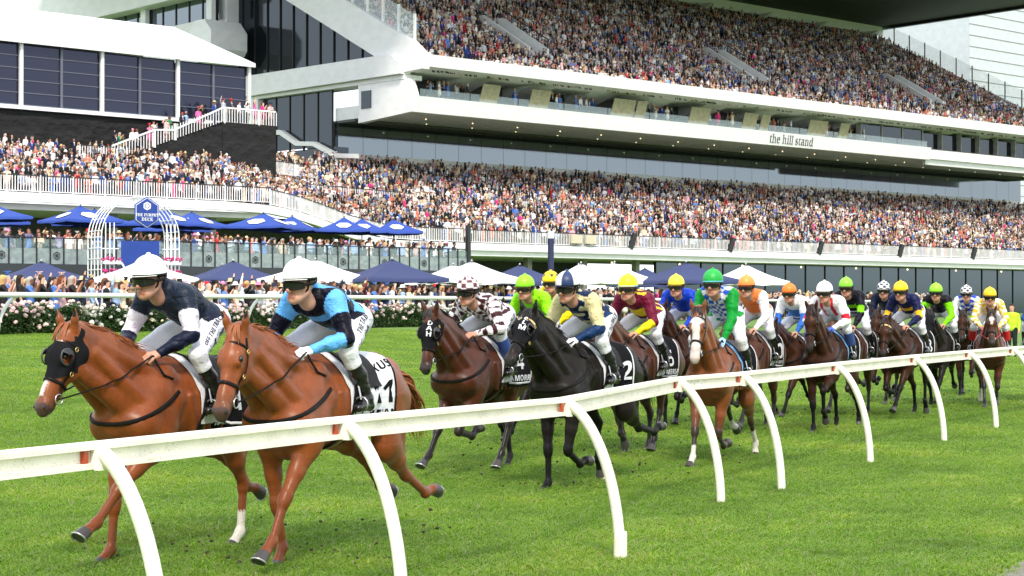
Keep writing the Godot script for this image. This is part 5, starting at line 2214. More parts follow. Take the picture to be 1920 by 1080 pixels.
func build_deck() -> void:
	var t := thing("raised_deck", "raised viewing deck fronted by glass panels with dark posts below the left terrace", "deck")
	var m := MB.new()
	sbox(m, -66, -27.0, -30.4, -12.0, 3.75, 4.15)
	part("floor", m, M.dark_steps, t)
	m = MB.new()
	sbox(m, -66, -27.0, -30.75, -30.42, 3.45, 4.12)
	part("fascia", m, M.deck_edge, t)
	for k in 9:
		m = MB.new()
		sbox(m, -65.0 + k * 4.7, -64.7 + k * 4.7, -29.6, -29.3, 1.1, 3.75)
		part("column", m, M.frame, t)
	m = MB.new()
	sbox(m, -66, -27.0, -20.0, -19.5, 1.0, 3.74)
	part("rear_wall", m, M.paint, t)
	for k in 46:
		var u := -63.2 + k * 0.785
		m = MB.new()
		sbox(m, u + 0.03, u + 0.755, -30.60, -30.57, 4.95, 5.42)
		part("clear_pane", m, M.clear, t)
		m = MB.new()
		sbox(m, u + 0.03, u + 0.755, -30.60, -30.57, 4.13, 4.94)
		var fp := part("frosted_pane", m, M.frost, t)
		if k % 4 == 1:
			m = MB.new()
			for r in [[0.23, 0.17], [0.12, 0.0]]:
				for e in 6:
					var a := TAU * (e + 0.5) / 6.0
					var b := TAU * (e + 1.5) / 6.0
					var c := Vector2(u + 0.39, 4.56)
					m.quad(S(c.x + cos(a) * r[0], -30.62, c.y + sin(a) * r[0]), S(c.x + cos(b) * r[0], -30.62, c.y + sin(b) * r[0]), S(c.x + cos(b) * r[1], -30.62, c.y + sin(b) * r[1]), S(c.x + cos(a) * r[1], -30.62, c.y + sin(a) * r[1]), S(0, -1, 0) - S(0, 0, 0))
			part("hexagon_emblem", m, M.deck_edge, fp)
		m = MB.new()
		sbox(m, u - 0.03, u + 0.03, -30.66, -30.56, 4.05, 5.46)
		part("post", m, M.frame, t)
	m = MB.new()
	sbox(m, -63.3, -27.0, -30.65, -30.55, 5.46, 5.52)
	part("handrail", m, M.frame, t)
	m = MB.new()
	sbox(m, -27.1, -26.85, -30.7, -30.45, 2.0, 7.0)
	part("end_post", m, M.frame, t)

# a square canopy: ribs, four sagging panels with a hem, a pole
func umbrella(at: Vector3, half: float, rise: float, drop: float, mt: Material, label: String, cat: String, group: String, patch := false, turn := 0.4, pole := 2.6) -> void:
	var t := thing("market_umbrella", label, cat, Transform3D(Basis(Vector3.UP, turn), at), group)
	for k in 4:
		var a := TAU * (k - 0.5) / 4.0
		var b := TAU * (k + 0.5) / 4.0
		var r := half * 1.414
		var rows := []
		for y in 7:
			var s := y / 6.0
			var row := []
			for x in 7:
				var w := x / 6.0
				var p := Vector3(cos(a), 0, sin(a)).lerp(Vector3(cos(b), 0, sin(b)), w) * r * s
				p.y = -rise * s + rise * 0.10 * sin(s * PI) * -1.0 - 0.05 * s * sin(w * PI)
				row.append(p)
			rows.append(row)
		var hem := []
		for x in 7:
			hem.append(rows[6][x] * Vector3(1.003, 1, 1.003) - Vector3(0, drop * (1.0 + 0.12 * sin(x * 2.6)), 0))
		rows.append(hem)
		var m := MB.new()
		m.sheet(rows, 0.012, Vector3.UP)
		var pa := part("canopy_panel", m, mt, t)
		if patch:
			m = MB.new()
			var mid: Vector3 = (rows[3][3] + rows[4][3]) * 0.5
			var du: Vector3 = (rows[3][4] - rows[3][2]).normalized()
			var dv: Vector3 = (rows[5][3] - rows[3][3]).normalized()
			var nn := du.cross(dv).normalized()
			if nn.y < 0: nn = -nn
			var o := m.put(mid + nn * 0.05, nn)
			for e in 7:
				var g := TAU * e / 6.0
				m.put(mid + nn * 0.05 + du * cos(g) * half * 0.30 + dv * sin(g) * half * 0.26, nn)
			for e in 6: m.tri(o, o + 1 + e, o + 2 + e)
			part("hexagon_patch", m, M.tent, pa)
	var m := MB.new()
	m.lathe(Vector3.ZERO, [Vector2(0.03, -rise - pole), Vector2(0.03, 0.0), Vector2(0.06, 0.02), Vector2(0.0, 0.10)], 8)
	part("pole", m, M.frame if patch else M.pole, t)
	m = MB.new()
	for k in 4:
		var a := TAU * (k - 0.5) / 4.0
		var mid := Vector3(cos(a) * half * 0.7, -rise * 0.62 - 0.06, sin(a) * half * 0.7)
		m.bar(Vector3(0, -0.12, 0), mid, 0.03, 0.03)
		m.bar(mid, Vector3(cos(a) * half * 1.39, -rise - 0.05, sin(a) * half * 1.39), 0.03, 0.03)
	part("ribs", m, M.pole, t, "stuff")

func build_arch() -> void:
	# a barrel-vaulted white trellis with flower boxes and a blue six-sided sign
	var t := thing("trellis_arch", "white barrel trellis arch with pink flower boxes in front of the raised deck", "arch")
	var c := Vector3(-18.9, 0, -95.0)
	var R := 2.05
	var top := 5.45
	var ax := Vector3(0.86, 0, -0.5).normalized()
	var back := Vector3(-0.5, 0, -0.86).normalized()
	for d in 5:
		var p := PackedVector3Array()
		p.append(c + ax * -R + back * d * 0.55 + Vector3.UP * 1.1)
		for k in 21:
			var a := PI - PI * k / 20.0
			p.append(c + ax * cos(a) * R + back * d * 0.55 + Vector3.UP * (top + sin(a) * R))
		p.append(c + ax * R + back * d * 0.55 + Vector3.UP * 1.1)
		var m := MB.new()
		m.tube(p, 0.032, 6)
		part("hoop", m, M.paint, t)
	for s in [-1.0, 1.0]:
		for k in 8:
			var m := MB.new()
			var y := 1.6 + k * 0.55
			m.bar(c + ax * s * R + Vector3.UP * y, c + ax * s * R + back * 2.2 + Vector3.UP * y, 0.05, 0.05)
			part("lattice_bar", m, M.paint, t)
		for e in 3:
			var m := MB.new()
			m.bar(c + ax * s * (R - 0.22 * (e + 1)) + Vector3.UP * 1.1, c + ax * s * (R - 0.22 * (e + 1)) + Vector3.UP * (top + R * 0.35), 0.05, 0.05)
			part("upright", m, M.paint, t)
		for k in 6:
			var m := MB.new()
			var y := 1.6 + k * 0.65
			m.bar(c + ax * s * R + Vector3.UP * y, c + ax * s * (R - 0.9) + Vector3.UP * y, 0.05, 0.05)
			part("cross_bar", m, M.paint, t)
	for k in 10:
		var a := PI * (k + 0.5) / 10.0
		var m := MB.new()
		var q := c + ax * cos(a) * R + Vector3.UP * (top + sin(a) * R)
		m.bar(q, q + back * 2.2, 0.045, 0.045)
		part("purlin", m, M.paint, t)
	var rnd := RandomNumberGenerator.new()
	rnd.seed = 77
	for s in [-1.0, 1.0]:
		for k in 4:
			var q: Vector3 = c + ax * s * (R - 0.45) - back * 0.25 + Vector3.UP * (2.3 + k * 0.62)
			var m := MB.new()
			m.bar(q - ax * 0.45, q + ax * 0.45, 0.22, 0.18)
			var bx := part("flower_box", m, M.paint, t)
			m = MB.new()
			for e in 34:
				m.ball(q + ax * rnd.randf_range(-0.5, 0.5) + Vector3.UP * rnd.randf_range(0.08, 0.26) - back * rnd.randf_range(-0.15, 0.2), Basis.from_scale(Vector3.ONE * rnd.randf_range(0.035, 0.065)), 3, 5)
			part("pink_flowers", m, M.pink_flower, bx, "stuff")
	var sg := thing("hexagon_sign", "blue hexagonal sign with white lettering hung at the top of the trellis arch", "sign")
	var mid := c + Vector3.UP * (top + 1.25) - back * 0.12 + ax * 0.28
	for e in [[0.64, 0.82, 0.0, "sign_blue"], [0.59, 0.76, 0.03, "paint"], [0.56, 0.73, 0.05, "sign_blue"]]:
		var m := MB.new()
		var p := []
		for k in 6:
			var a := TAU * (k + 0.5) / 6.0
			p.append(mid + ax * cos(a) * e[0] * 1.15 + Vector3.UP * sin(a) * e[1] - back * e[2])
		var o := m.put(mid - back * e[2], -back)
		for k in 6: m.put(p[k], -back)
		for k in 6: m.tri(o, o + 1 + k, o + 1 + (k + 1) % 6)
		for k in 6:
			m.quad(p[k], p[(k + 1) % 6], p[(k + 1) % 6] + back * 0.06, p[k] + back * 0.06, p[k] - mid)
		part("board" if e[3] != "paint" else "white_border", m, M[e[3]], sg)
	var m := MB.new()
	for k in 6:
		var a := TAU * (k + 0.5) / 6.0
		var b := TAU * (k + 1.5) / 6.0
		for r in [[0.22, 0.14], [0.10, 0.0]]:
			var g := mid + Vector3.UP * 0.34 - back * 0.06
			m.quad(g + ax * cos(a) * r[0] + Vector3.UP * sin(a) * r[0], g + ax * cos(b) * r[0] + Vector3.UP * sin(b) * r[0], g + ax * cos(b) * r[1] + Vector3.UP * sin(b) * r[1], g + ax * cos(a) * r[1] + Vector3.UP * sin(a) * r[1], -back)
	part("emblem", m, M.paint, sg, "stuff")
	for w in [["THE FURPHY", 0.135, -0.12], ["DECK", 0.155, -0.34]]:
		m = MB.new()
		var pl := func(x: float, y: float) -> Array:
			return [mid + ax * x + Vector3.UP * (w[2] + y), -back]
		bent_text(w[0], w[1], pl, m, true, 0.065, true)
		part("lettering", m, M.paint, sg, "stuff")
	# blue banner between the legs, with a white brace
	m = MB.new()
	var q := c - back * 0.1
	var b0 := q + ax * -1.05 + Vector3.UP * 2.0
	m.block(b0, ax * 2.0, Vector3.UP * 3.25, back * 0.05)
	tag(part("blue_banner", m, M.sign_blue), "plain blue banner panel standing between the legs of the trellis arch", "banner")
	m = MB.new()
	m.bar(q + ax * -1.15 + Vector3.UP * 4.25 - back * 0.12, q + ax * -0.35 + Vector3.UP * 2.9 - back * 0.12, 0.09, 0.09)
	tag(part("white_brace", m, M.paint), "white diagonal pole leaning across the blue banner at the arch", "pole")

# ---------------------------------------------------------------- spectators
# tags: 0 top, 1 legs or skirt, 2 skin, 3 hair, 4 shirt front, 5 hat
func person_field(pose: String, dress: bool, hat: String, long_hair: bool, seated := false) -> Field:
	var f := Field.new()
	var hipy := 0.93
	if dress:
		f.bone(Vector3(0, 1.02, 0), Vector3(0, 0.62, 0), 0.125, 0.19, 1.15, 0.05, 1)
		for s in [-1.0, 1.0]:
			f.bone(Vector3(0, 0.62, s * 0.08), Vector3(-0.01, 0.08, s * 0.08), 0.055, 0.038, 1.0, 0.02, 2)
			f.bone(Vector3(-0.02, 0.05, s * 0.08), Vector3(0.10, 0.03, s * 0.09), 0.04, 0.03, 1.0, 0.02, 3)
	else:
		for s in [-1.0, 1.0]:
			f.bone(Vector3(0, hipy, s * 0.085), Vector3(0.01, 0.5, s * 0.10), 0.105, 0.072, 1.0, 0.04, 1)
			f.bone(Vector3(0.01, 0.5, s * 0.10), Vector3(-0.02, 0.09, s * 0.10), 0.072, 0.055, 1.0, 0.03, 1)
			f.bone(Vector3(-0.03, 0.045, s * 0.10), Vector3(0.13, 0.035, s * 0.115), 0.045, 0.035, 1.0, 0.02, 3)
	var wd := 1.35 if not dress else 1.22
	f.bone(Vector3(0, 0.97, 0), Vector3(0, 1.15, 0), 0.125, 0.115, wd, 0.05, 0)
	f.bone(Vector3(0, 1.15, 0), Vector3(0.0, 1.36, 0), 0.118, 0.118, wd + 0.15, 0.05, 0)
	f.bone(Vector3(-0.01, 1.405, -0.13), Vector3(-0.01, 1.405, 0.13), 0.06, 0.06, 1.0, 0.05, 0)
	f.bone(Vector3(0.095, 1.22, 0), Vector3(0.082, 1.42, 0), 0.024 if not dress else 0.02, 0.042, 1.0, 0.02, 4 if not dress else 2)
	f.bone(Vector3(0.0, 1.42, 0), Vector3(0.02, 1.52, 0), 0.056, 0.052, 1.0, 0.03, 2)
	f.bone(Vector3(0.03, 1.56, 0), Vector3(0.02, 1.64, 0), 0.072, 0.092, 0.86, 0.03, 2)
	f.bone(Vector3(0.115, 1.595, 0), Vector3(0.10, 1.62, 0), 0.014, 0.012, 1.0, 0.015, 2)
	f.bone(Vector3(-0.02, 1.665, 0), Vector3(0.01, 1.685, 0), 0.094, 0.088, 0.92, 0.02, 3)
	if long_hair:
		f.bone(Vector3(-0.045, 1.64, 0), Vector3(-0.07, 1.42, 0), 0.09, 0.075, 1.2, 0.03, 3)
	if hat == "brim":
		for k in 4:
			var t := PI * k / 4.0
			f.bone(Vector3(cos(t) * 0.16, 1.725, sin(t) * 0.16), Vector3(-cos(t) * 0.16, 1.725, -sin(t) * 0.16), 0.022, 0.022, 1.0, 0.01, 5)
		f.bone(Vector3(0.0, 1.73, 0), Vector3(0, 1.79, 0), 0.095, 0.085, 1.0, 0.02, 5)
	elif hat == "cap":
		f.bone(Vector3(0.0, 1.70, 0), Vector3(0.0, 1.71, 0), 0.102, 0.10, 0.92, 0.02, 5)
		f.bone(Vector3(0.08, 1.70, 0), Vector3(0.16, 1.69, 0), 0.03, 0.02, 1.6, 0.02, 5)
	elif hat == "fascinator":
		f.bone(Vector3(0.03, 1.79, 0.05), Vector3(-0.02, 1.83, -0.03), 0.065, 0.035, 1.0, 0.01, 5)
	for s in [-1.0, 1.0]:
		var sh := Vector3(-0.01, 1.39, s * 0.185)
		var el := Vector3(-0.03, 1.12, s * 0.235)
		var wr := Vector3(0.07, 0.88, s * 0.235)
		match pose:
			"phone":
				el = Vector3(0.19, 1.22, s * 0.21)
				wr = Vector3(0.30, 1.47, s * 0.07)
			"clasp":
				el = Vector3(0.02, 1.13, s * 0.24)
				wr = Vector3(0.23, 1.17, s * 0.05)
			"cheer":
				if s > 0:
					el = Vector3(0.10, 1.60, s * 0.30)
					wr = Vector3(0.14, 1.86, s * 0.24)
			"shade":
				if s > 0:
					el = Vector3(0.16, 1.42, s * 0.30)
					wr = Vector3(0.15, 1.64, s * 0.12)
		f.bone(sh, el, 0.062, 0.048, 1.0, 0.03, 0)
		f.bone(el, el.lerp(wr, 0.85), 0.048, 0.038, 1.0, 0.02, 0 if not dress else 2)
		var d := (wr - el).normalized()
		f.bone(wr, wr + d * 0.09, 0.036, 0.03, 1.0, 0.015, 2)
	if pose == "phone":
		f.bone(Vector3(0.335, 1.50, -0.05), Vector3(0.335, 1.62, -0.05), 0.022, 0.022, 1.6, 0.005, 6)
	return f

const TOPS := [
	["navy suit", "151c30", "151c30", "e8ebf2"], ["black suit", "101014", "121216", "eeeeee"], ["grey suit", "5b5f68", "55585f", "dfe6f0"], ["white shirt", "e9e9ec", "2a2f40", "e9e9ec"],
	["pale blue shirt", "9fb9dd", "30364a", "9fb9dd"], ["cream jacket", "d8c7a8", "c9b898", "f2f2f2"], ["royal blue suit", "24408c", "22397c", "e9edf5"], ["charcoal jacket", "2a2a2e", "3b3b42", "c9d6ea"],
	["tan jacket", "9c8468", "4a4038", "f0eee8"], ["burgundy jacket", "5c1526", "2a1a20", "e8e8e8"], ["pale grey suit", "a9aeb6", "a0a5ad", "e9e9ee"], ["lilac shirt", "b7a6d3", "343a50", "b7a6d3"]]
const DRESSES := [
	["pink dress", "ea6fae", "ea6fae"], ["white dress", "eeeae4", "eeeae4"], ["black dress", "17161a", "17161a"], ["red dress", "c3202c", "c3202c"], ["cream dress", "e6d6b8", "e6d6b8"], ["pale pink dress", "f0bcc8", "f0bcc8"],
	["green dress", "2f8a56", "2f8a56"], ["blue dress", "4e79c4", "4e79c4"], ["coral dress", "d9705c", "d9705c"], ["lemon dress", "e6d9a0", "e6d9a0"], ["floral dress", "d6b6b8", "c9a6aa"], ["purple dress", "6c3f96", "6c3f96"], ["hot pink dress", "e02c86", "e02c86"]]
const SKINS := ["d8a68e", "cb9780", "ba866e", "dfb59f", "a8745c", "7c533d"]
const HAIRS := [["dark hair", "241a15"], ["brown hair", "4a3020"], ["blond hair", "c9a566"], ["grey hair", "a9a49c"], ["black hair", "121010"], ["auburn hair", "6e3820"]]
const HATS := [["straw hat", "d9c49a"], ["white hat", "eeeeee"], ["black hat", "151518"], ["navy hat", "1d2440"], ["pink hat", "e58ab8"], ["red hat", "c22a30"]]

func person_colours(net: Dictionary, top: Color, leg: Color, shirt: Color, skin: Color, hair: Color, hat: Color) -> PackedColorArray:
	var c := PackedColorArray()
	var p := [top, leg, skin, hair, shirt, hat, Color(0.01, 0.01, 0.012)]
	for t in net.t:
		c.append(p[t])
	return c

var nets := {}

func facing(d: Vector3, scale := 1.0, wide := 1.0) -> Basis:
	return Basis(Vector3.UP, atan2(-d.z, d.x)).scaled(Vector3(wide, scale, wide))

var crowd_meshes := []

func make_crowd_meshes() -> void:
	var rnd := RandomNumberGenerator.new()
	rnd.seed = 404
	for k in 64:
		var key: String = ["man_down", "woman_down", "man_phone", "man_shade", "man_down", "woman_clasp", "man_cap"][k % 7]
		if k % 10 == 5: key = "man_brim"
		if k % 10 == 8: key = "woman_fascinator"
		if k % 15 == 7: key = "man_shade"
		if k % 10 == 1: key = "woman_brim"
		var D: Array = DRESSES[rnd.randi() % DRESSES.size()] if key.begins_with("woman") else TOPS[rnd.randi() % TOPS.size()]
		if not key.begins_with("woman") and rnd.randf() < 0.85: D = TOPS[[0, 1, 7, 2, 3, 4, 0, 1, 3, 6, 1][rnd.randi() % 11]]
		if key.begins_with("woman") and rnd.randf() < 0.88: D = DRESSES[[1, 2, 4, 2, 10, 1, 7, 4, 2, 5, 3][rnd.randi() % 11]]
		var hat := hex(HATS[rnd.randi() % 4][1])
		if key.ends_with("fascinator"): hat = hex(D[1])
		var cl := person_colours(nets[key], hex(D[1]), hex(D[2]), hex(D[3] if D.size() > 3 else SKINS[0]), hex(SKINS[rnd.randi() % 5]), hex(HAIRS[rnd.randi() % 6][1]), hat)
		crowd_meshes.append(net_mesh(nets[key], cl))

# a crowd too large to count: one object, its people shared out among a set of figures
func crowd(called: String, label: String, spots: Array) -> void:
	var t := Node3D.new()
	t.name = numbered(called)
	add_child(t)
	tag(t, label, "crowd", "", "stuff")
	var rnd := RandomNumberGenerator.new()
	rnd.seed = hash(label)
	var bins := []
	for k in crowd_meshes.size(): bins.append([])
	for s in spots:
		bins[rnd.randi() % bins.size()].append(s)
	for k in bins.size():
		if bins[k].is_empty(): continue
		var mm := MultiMesh.new()
		mm.transform_format = MultiMesh.TRANSFORM_3D
		mm.use_colors = true
		mm.mesh = crowd_meshes[k]
		mm.instance_count = bins[k].size()
		for e in bins[k].size():
			mm.set_instance_transform(e, bins[k][e])
			var b := rnd.randf_range(0.62, 1.18)
			mm.set_instance_color(e, Color(b * rnd.randf_range(0.93, 1.05), b, b * rnd.randf_range(0.93, 1.07)))
		var o := MultiMeshInstance3D.new()
		o.name = "spectators"
		o.multimesh = mm
		o.material_override = M.people
		t.add_child(o, true)
		o.set_meta("kind", "stuff")

var used_labels := {}

func spectator(at: Vector3, dir: Vector3, rnd: RandomNumberGenerator, place: String, group: String, fixed := "") -> void:
	var girl := rnd.randf() < 0.48
	var pose: String
	var D: Array
	var hair: Array
	var hat := ""
	var hatc: Array = []
	var label := ""
	for tries in 60:
		girl = rnd.randf() < 0.42 if fixed == "" else true
		pose = ["down", "phone", "clasp", "phone", "shade", "cheer", "clasp", "phone", "down"][rnd.randi() % 9]
		D = DRESSES[rnd.randi() % DRESSES.size()] if girl else TOPS[rnd.randi() % TOPS.size()]
		if tries < 25 and rnd.randf() < 0.8: D = DRESSES[[1, 2, 4, 2, 10, 7][rnd.randi() % 6]] if girl else TOPS[[0, 1, 3, 4, 7][rnd.randi() % 5]]
		if fixed:
			for e in DRESSES:
				if e[0] == fixed: D = e
		hair = HAIRS[rnd.randi() % HAIRS.size()]
		hat = ["", "", "brim", "cap" if not girl else "fascinator"][rnd.randi() % 4]
		hatc = HATS[rnd.randi() % HATS.size()]
		var hw: String = hair[0] if hat == "" else hatc[0].replace("hat", "cap") if hat == "cap" else D[0].split(" ")[0] + " fascinator" if hat == "fascinator" else hatc[0]
		var act: String = {"down": "arms down", "phone": "filming", "clasp": "hands clasped", "shade": "shading eyes", "cheer": "one arm raised"}[pose]
		label = "%s, %s, %s, %s" % [D[0], hw, act, place]
		if not used_labels.has(label): break
	used_labels[label] = true
	var key := ("woman_" if girl else "man_") + pose
	var t := thing("person", label, "spectator", Transform3D(facing(dir, rnd.randf_range(0.93, 1.06)), at), group)
	var skin := hex(SKINS[rnd.randi() % SKINS.size()])
	part("body", net_mesh(nets["near_" + key], person_colours(nets["near_" + key], hex(D[1]), hex(D[2]), hex(D[3]) if D.size() > 3 else skin, skin, hex(hair[1]), skin)), M.people, t)
	if hat:
		var m := MB.new()
		var c: Color = hex(hatc[1])
		if hat == "brim":
			m.lathe(Vector3(0.0, 1.70, 0), [Vector2(0.0, 0.0), Vector2(0.19, -0.025), Vector2(0.195, -0.012), Vector2(0.10, 0.012), Vector2(0.092, 0.09), Vector2(0.06, 0.11), Vector2(0.0, 0.108)], 18, Basis(Vector3(0, 0, 1), 0.06))
		elif hat == "cap":
			m.ball(Vector3(0.0, 1.665, 0), Basis.from_scale(Vector3(0.105, 0.115, 0.096)), 5, 14, 0.05, 1.0)
			m.ball(Vector3(0.10, 1.675, 0), Basis.from_scale(Vector3(0.085, 0.012, 0.075)), 4, 12)
		else:
			c = hex(D[1])
			m.ball(Vector3(0.02, 1.785, 0.05), Basis(Vector3(0.08, 0.02, 0), Vector3(0, 0.025, 0), Vector3(0, 0.02, 0.075)), 4, 12)
			for e in 7:
				var a := e * 0.9
				m.tube(PackedVector3Array([Vector3(0.02, 1.79, 0.05), Vector3(0.02 + cos(a) * 0.07, 1.86, 0.05 + sin(a) * 0.07), Vector3(0.02 + cos(a) * 0.13, 1.87, 0.05 + sin(a) * 0.13)]), PackedFloat32Array([0.012, 0.02, 0.004]), 4)
		for e in m.c.size(): m.c[e] = c
		part("hat" if hat != "fascinator" else "fascinator", m, M.people, t)

func build_crowds() -> void:
	make_crowd_meshes()
	var rnd := RandomNumberGenerator.new()
	rnd.seed = 31
	var nz := FastNoiseLite.new()
	nz.seed = 9
	nz.frequency = 0.05
	var front := (S(0, -1, 0) - S(0, 0, 0)).normalized()
	var spots := []
	for r in 37:
		var v := 7.3 + r * 0.81
		var y := 23.05 + r * 0.432
		var u := 2.2 + rnd.randf() * 0.4
		while u < 110.3:
			var ok := rnd.randf() < ((0.96 if u > 12 else 0.80) - 0.3 * maxf(0.0, nz.get_noise_2d(u * 2.0, r * 3.0)))
			if fposmod(u + 4.0, 16.85) < 0.8: ok = rnd.randf() < 0.12
			for s in [19.4, 53.2, 87.0]:
				if u > s - 0.3 and u < s + 3.1 and v > 11.8 and v < 19.6: ok = false
			if ok:
				spots.append(Transform3D(facing(front.rotated(Vector3.UP, rnd.randf_range(-0.7, 0.5)), rnd.randf_range(0.88, 1.0), rnd.randf_range(0.88, 1.02)), S(u, v + 0.35 + rnd.randf_range(-0.1, 0.1), y - (0.38 if rnd.randf() < 0.75 else 0.02))))
			u += rnd.randf_range(0.42, 0.54)
	crowd("upper_tier_crowd", "packed crowd of racegoers filling the upper tier under the roof", spots)
	spots = []
	for r in 22:
		var u := -79.0 + rnd.randf()
		while u < 122.0:
			var A := terrace(u)
			var t := (r + 0.5) / 22.0
			if u < -26.0 and r % 2 == 1:
				u += 6.0
				continue
			var inside := u < -19.0 and lerpf(A[0], A[2], t) > 2.9
			var gap := 0.10 if fposmod(u + 3.0, 17.0) < 0.8 else 0.97 - 0.25 * maxf(0.0, nz.get_noise_2d(u * 2.0, r * 3.0))
			if rnd.randf() < gap and not inside:
				spots.append(Transform3D(facing(front.rotated(Vector3.UP, rnd.randf_range(-0.7, 0.6)), rnd.randf_range(0.88, 1.0), rnd.randf_range(0.88, 1.02)), S(u, lerpf(A[0], A[2], t) + rnd.randf_range(-0.1, 0.1), lerpf(A[1], A[3], r / 22.0) - (0.35 if rnd.randf() < 0.6 else 0.0))))
			u += rnd.randf_range(0.42, 0.54)
	crowd("lower_tier_crowd", "packed crowd of racegoers on the lower terraces in front of the glass wall", spots)
	spots = []
	for e in [[2.6, 9.0], [11.8, 15.3], [18.2, 26.4], [31.6, 37.8], [41.2, 46.2], [50.8, 57.3], [60.8, 62.8], [64.8, 72.0]]:
		var u: float = e[0]
		while u < e[1]:
			spots.append(Transform3D(facing(front.rotated(Vector3.UP, rnd.randf_range(-0.8, 0.8))), S(u, rnd.randf_range(8.8, 10.8), 20.45)))
			u += rnd.randf_range(0.35, 0.9)
	crowd("box_guests", "guests standing in the open boxes between the two white fascias", spots)
	# the deck
	spots = []
	for r in 4:
		var u := -63.0
		while u < -27.4:
			if rnd.randf() < 0.8:
				spots.append(Transform3D(facing(front.rotated(Vector3.UP, rnd.randf_range(-0.9, 0.9)), rnd.randf_range(0.94, 1.08)), S(u, -29.1 + r * 0.9 + rnd.randf_range(-0.2, 0.2), 4.16)))
			u += rnd.randf_range(0.55, 0.9)
	crowd("deck_crowd", "racegoers standing under the blue umbrellas on the raised deck", spots)
	# the lawn behind the front rows, and on along the rail
	var away := Vector3(-0.890, 0, -0.456)
	var along := Vector3(0.456, 0, -0.890)
	var F := Vector3(-15.6, 0, -56.2)
	spots = []
	for r in 5:
		var t := -4.0
		while t < 120.0:
			if rnd.randf() < (0.85 if r < 3 else 0.6) and (t > 36.0 or r > 1):
				var p := F + along * t + away * (1.7 + r * 0.75 + rnd.randf_range(-0.2, 0.2))
				p.y = 1.12
				spots.append(Transform3D(facing((-away).rotated(Vector3.UP, rnd.randf_range(-0.2, 0.9)), rnd.randf_range(0.93, 1.06)), p))
			t += rnd.randf_range(0.45, 0.75)
	crowd("lawn_crowd", "racegoers several deep on the lawn between the rail and the umbrellas", spots)
	# one by one: those who show largest
	for r in 2:
		var t := -2.5
		while t < 36.0:
			var p := F + along * t + away * (1.75 + r * 0.75 + rnd.randf_range(-0.12, 0.12))
			p.y = 1.12
			var where := "left end of" if t < 6 else "under arch in" if t < 14 else "left middle of" if t < 22 else "middle of" if t < 29 else "right of"
			if rnd.randf() < 0.94:
				spectator(p, (-away).rotated(Vector3.UP, rnd.randf_range(-0.2, 0.9)), rnd, "%s the %s lawn row" % [where, ["first", "second"][r]], "spectators on the lawn behind the far rail")
			t += rnd.randf_range(0.46, 0.62)
	# a steward by the far rail at the right
	var sp := Vector3(16.6, 0.27, -62.0)
	var stw := thing("person", "steward in a bright yellow vest standing on the turf at the far right", "steward", Transform3D(facing(Vector3(-0.4, 0, 0.9)), sp))
	part("body", net_mesh(nets["near_man_down"], person_colours(nets["near_man_down"], hex("b8e82c"), hex("14161c"), hex("b8e82c"), hex(SKINS[1]), hex(HAIRS[0][1]), hex("14161c"))), M.people, stw)
	var u := -62.6
	while u < -27.5:
		spectator(S(u, -30.0 + rnd.randf_range(-0.1, 0.15), 4.16), front.rotated(Vector3.UP, rnd.randf_range(-0.6, 0.8)), rnd, "deck glass %s the arch" % ["left of", "right of"][int(u > -49)], "spectators at the front of the raised deck")
		u += rnd.randf_range(0.50, 0.72)
	var looks := ["pink dress", "cream dress", "hot pink dress", "pink dress", "floral dress"]
	for k in 13:
		spectator(S(-23.2 + k * 0.37, 1.75 + 0.5 * (k % 2), 16.02), front.rotated(Vector3.UP, rnd.randf_range(-0.4, 0.6)), rnd, "on the black landing", "spectators on the draped platform", looks[k - 8] if k >= 8 else "")
	for k in 13:
		var q := -32.6 + k * 0.72
		spectator(S(q, 1.8 + 0.6 * (k % 2), 12.6 + floor((q + 33.2) / 0.6) * 0.21), front.rotated(Vector3.UP, rnd.randf_range(-0.4, 0.6)), rnd, "on the black stairs", "spectators on the draped platform", "pink dress" if k in [4, 10] else "")
	for k in 11:
		spectator(S(-27.0 + k * 0.9, 2.1 + k * 0.25, 12.45), front.rotated(Vector3.UP, rnd.randf_range(-0.4, 0.6)), rnd, "at the terrace fence", "spectators at the terrace fence", "hot pink dress" if k == 8 else "")

# ---------------------------------------------------------------- ground, turf, rails, hedge
# the course is banked: it rises gently from the near rail to the far one
func ground_y(x: float, z: float) -> float:
	var perp := -0.897 * (x + 2.67) + 0.443 * (-z - 10.0)
	return 1.10 * smoothstep(0.0, 1.0, clampf(perp / 34.0, 0.0, 1.0)) * 0.45 + 1.10 * clampf(perp / 34.0, 0.0, 1.0) * 0.55

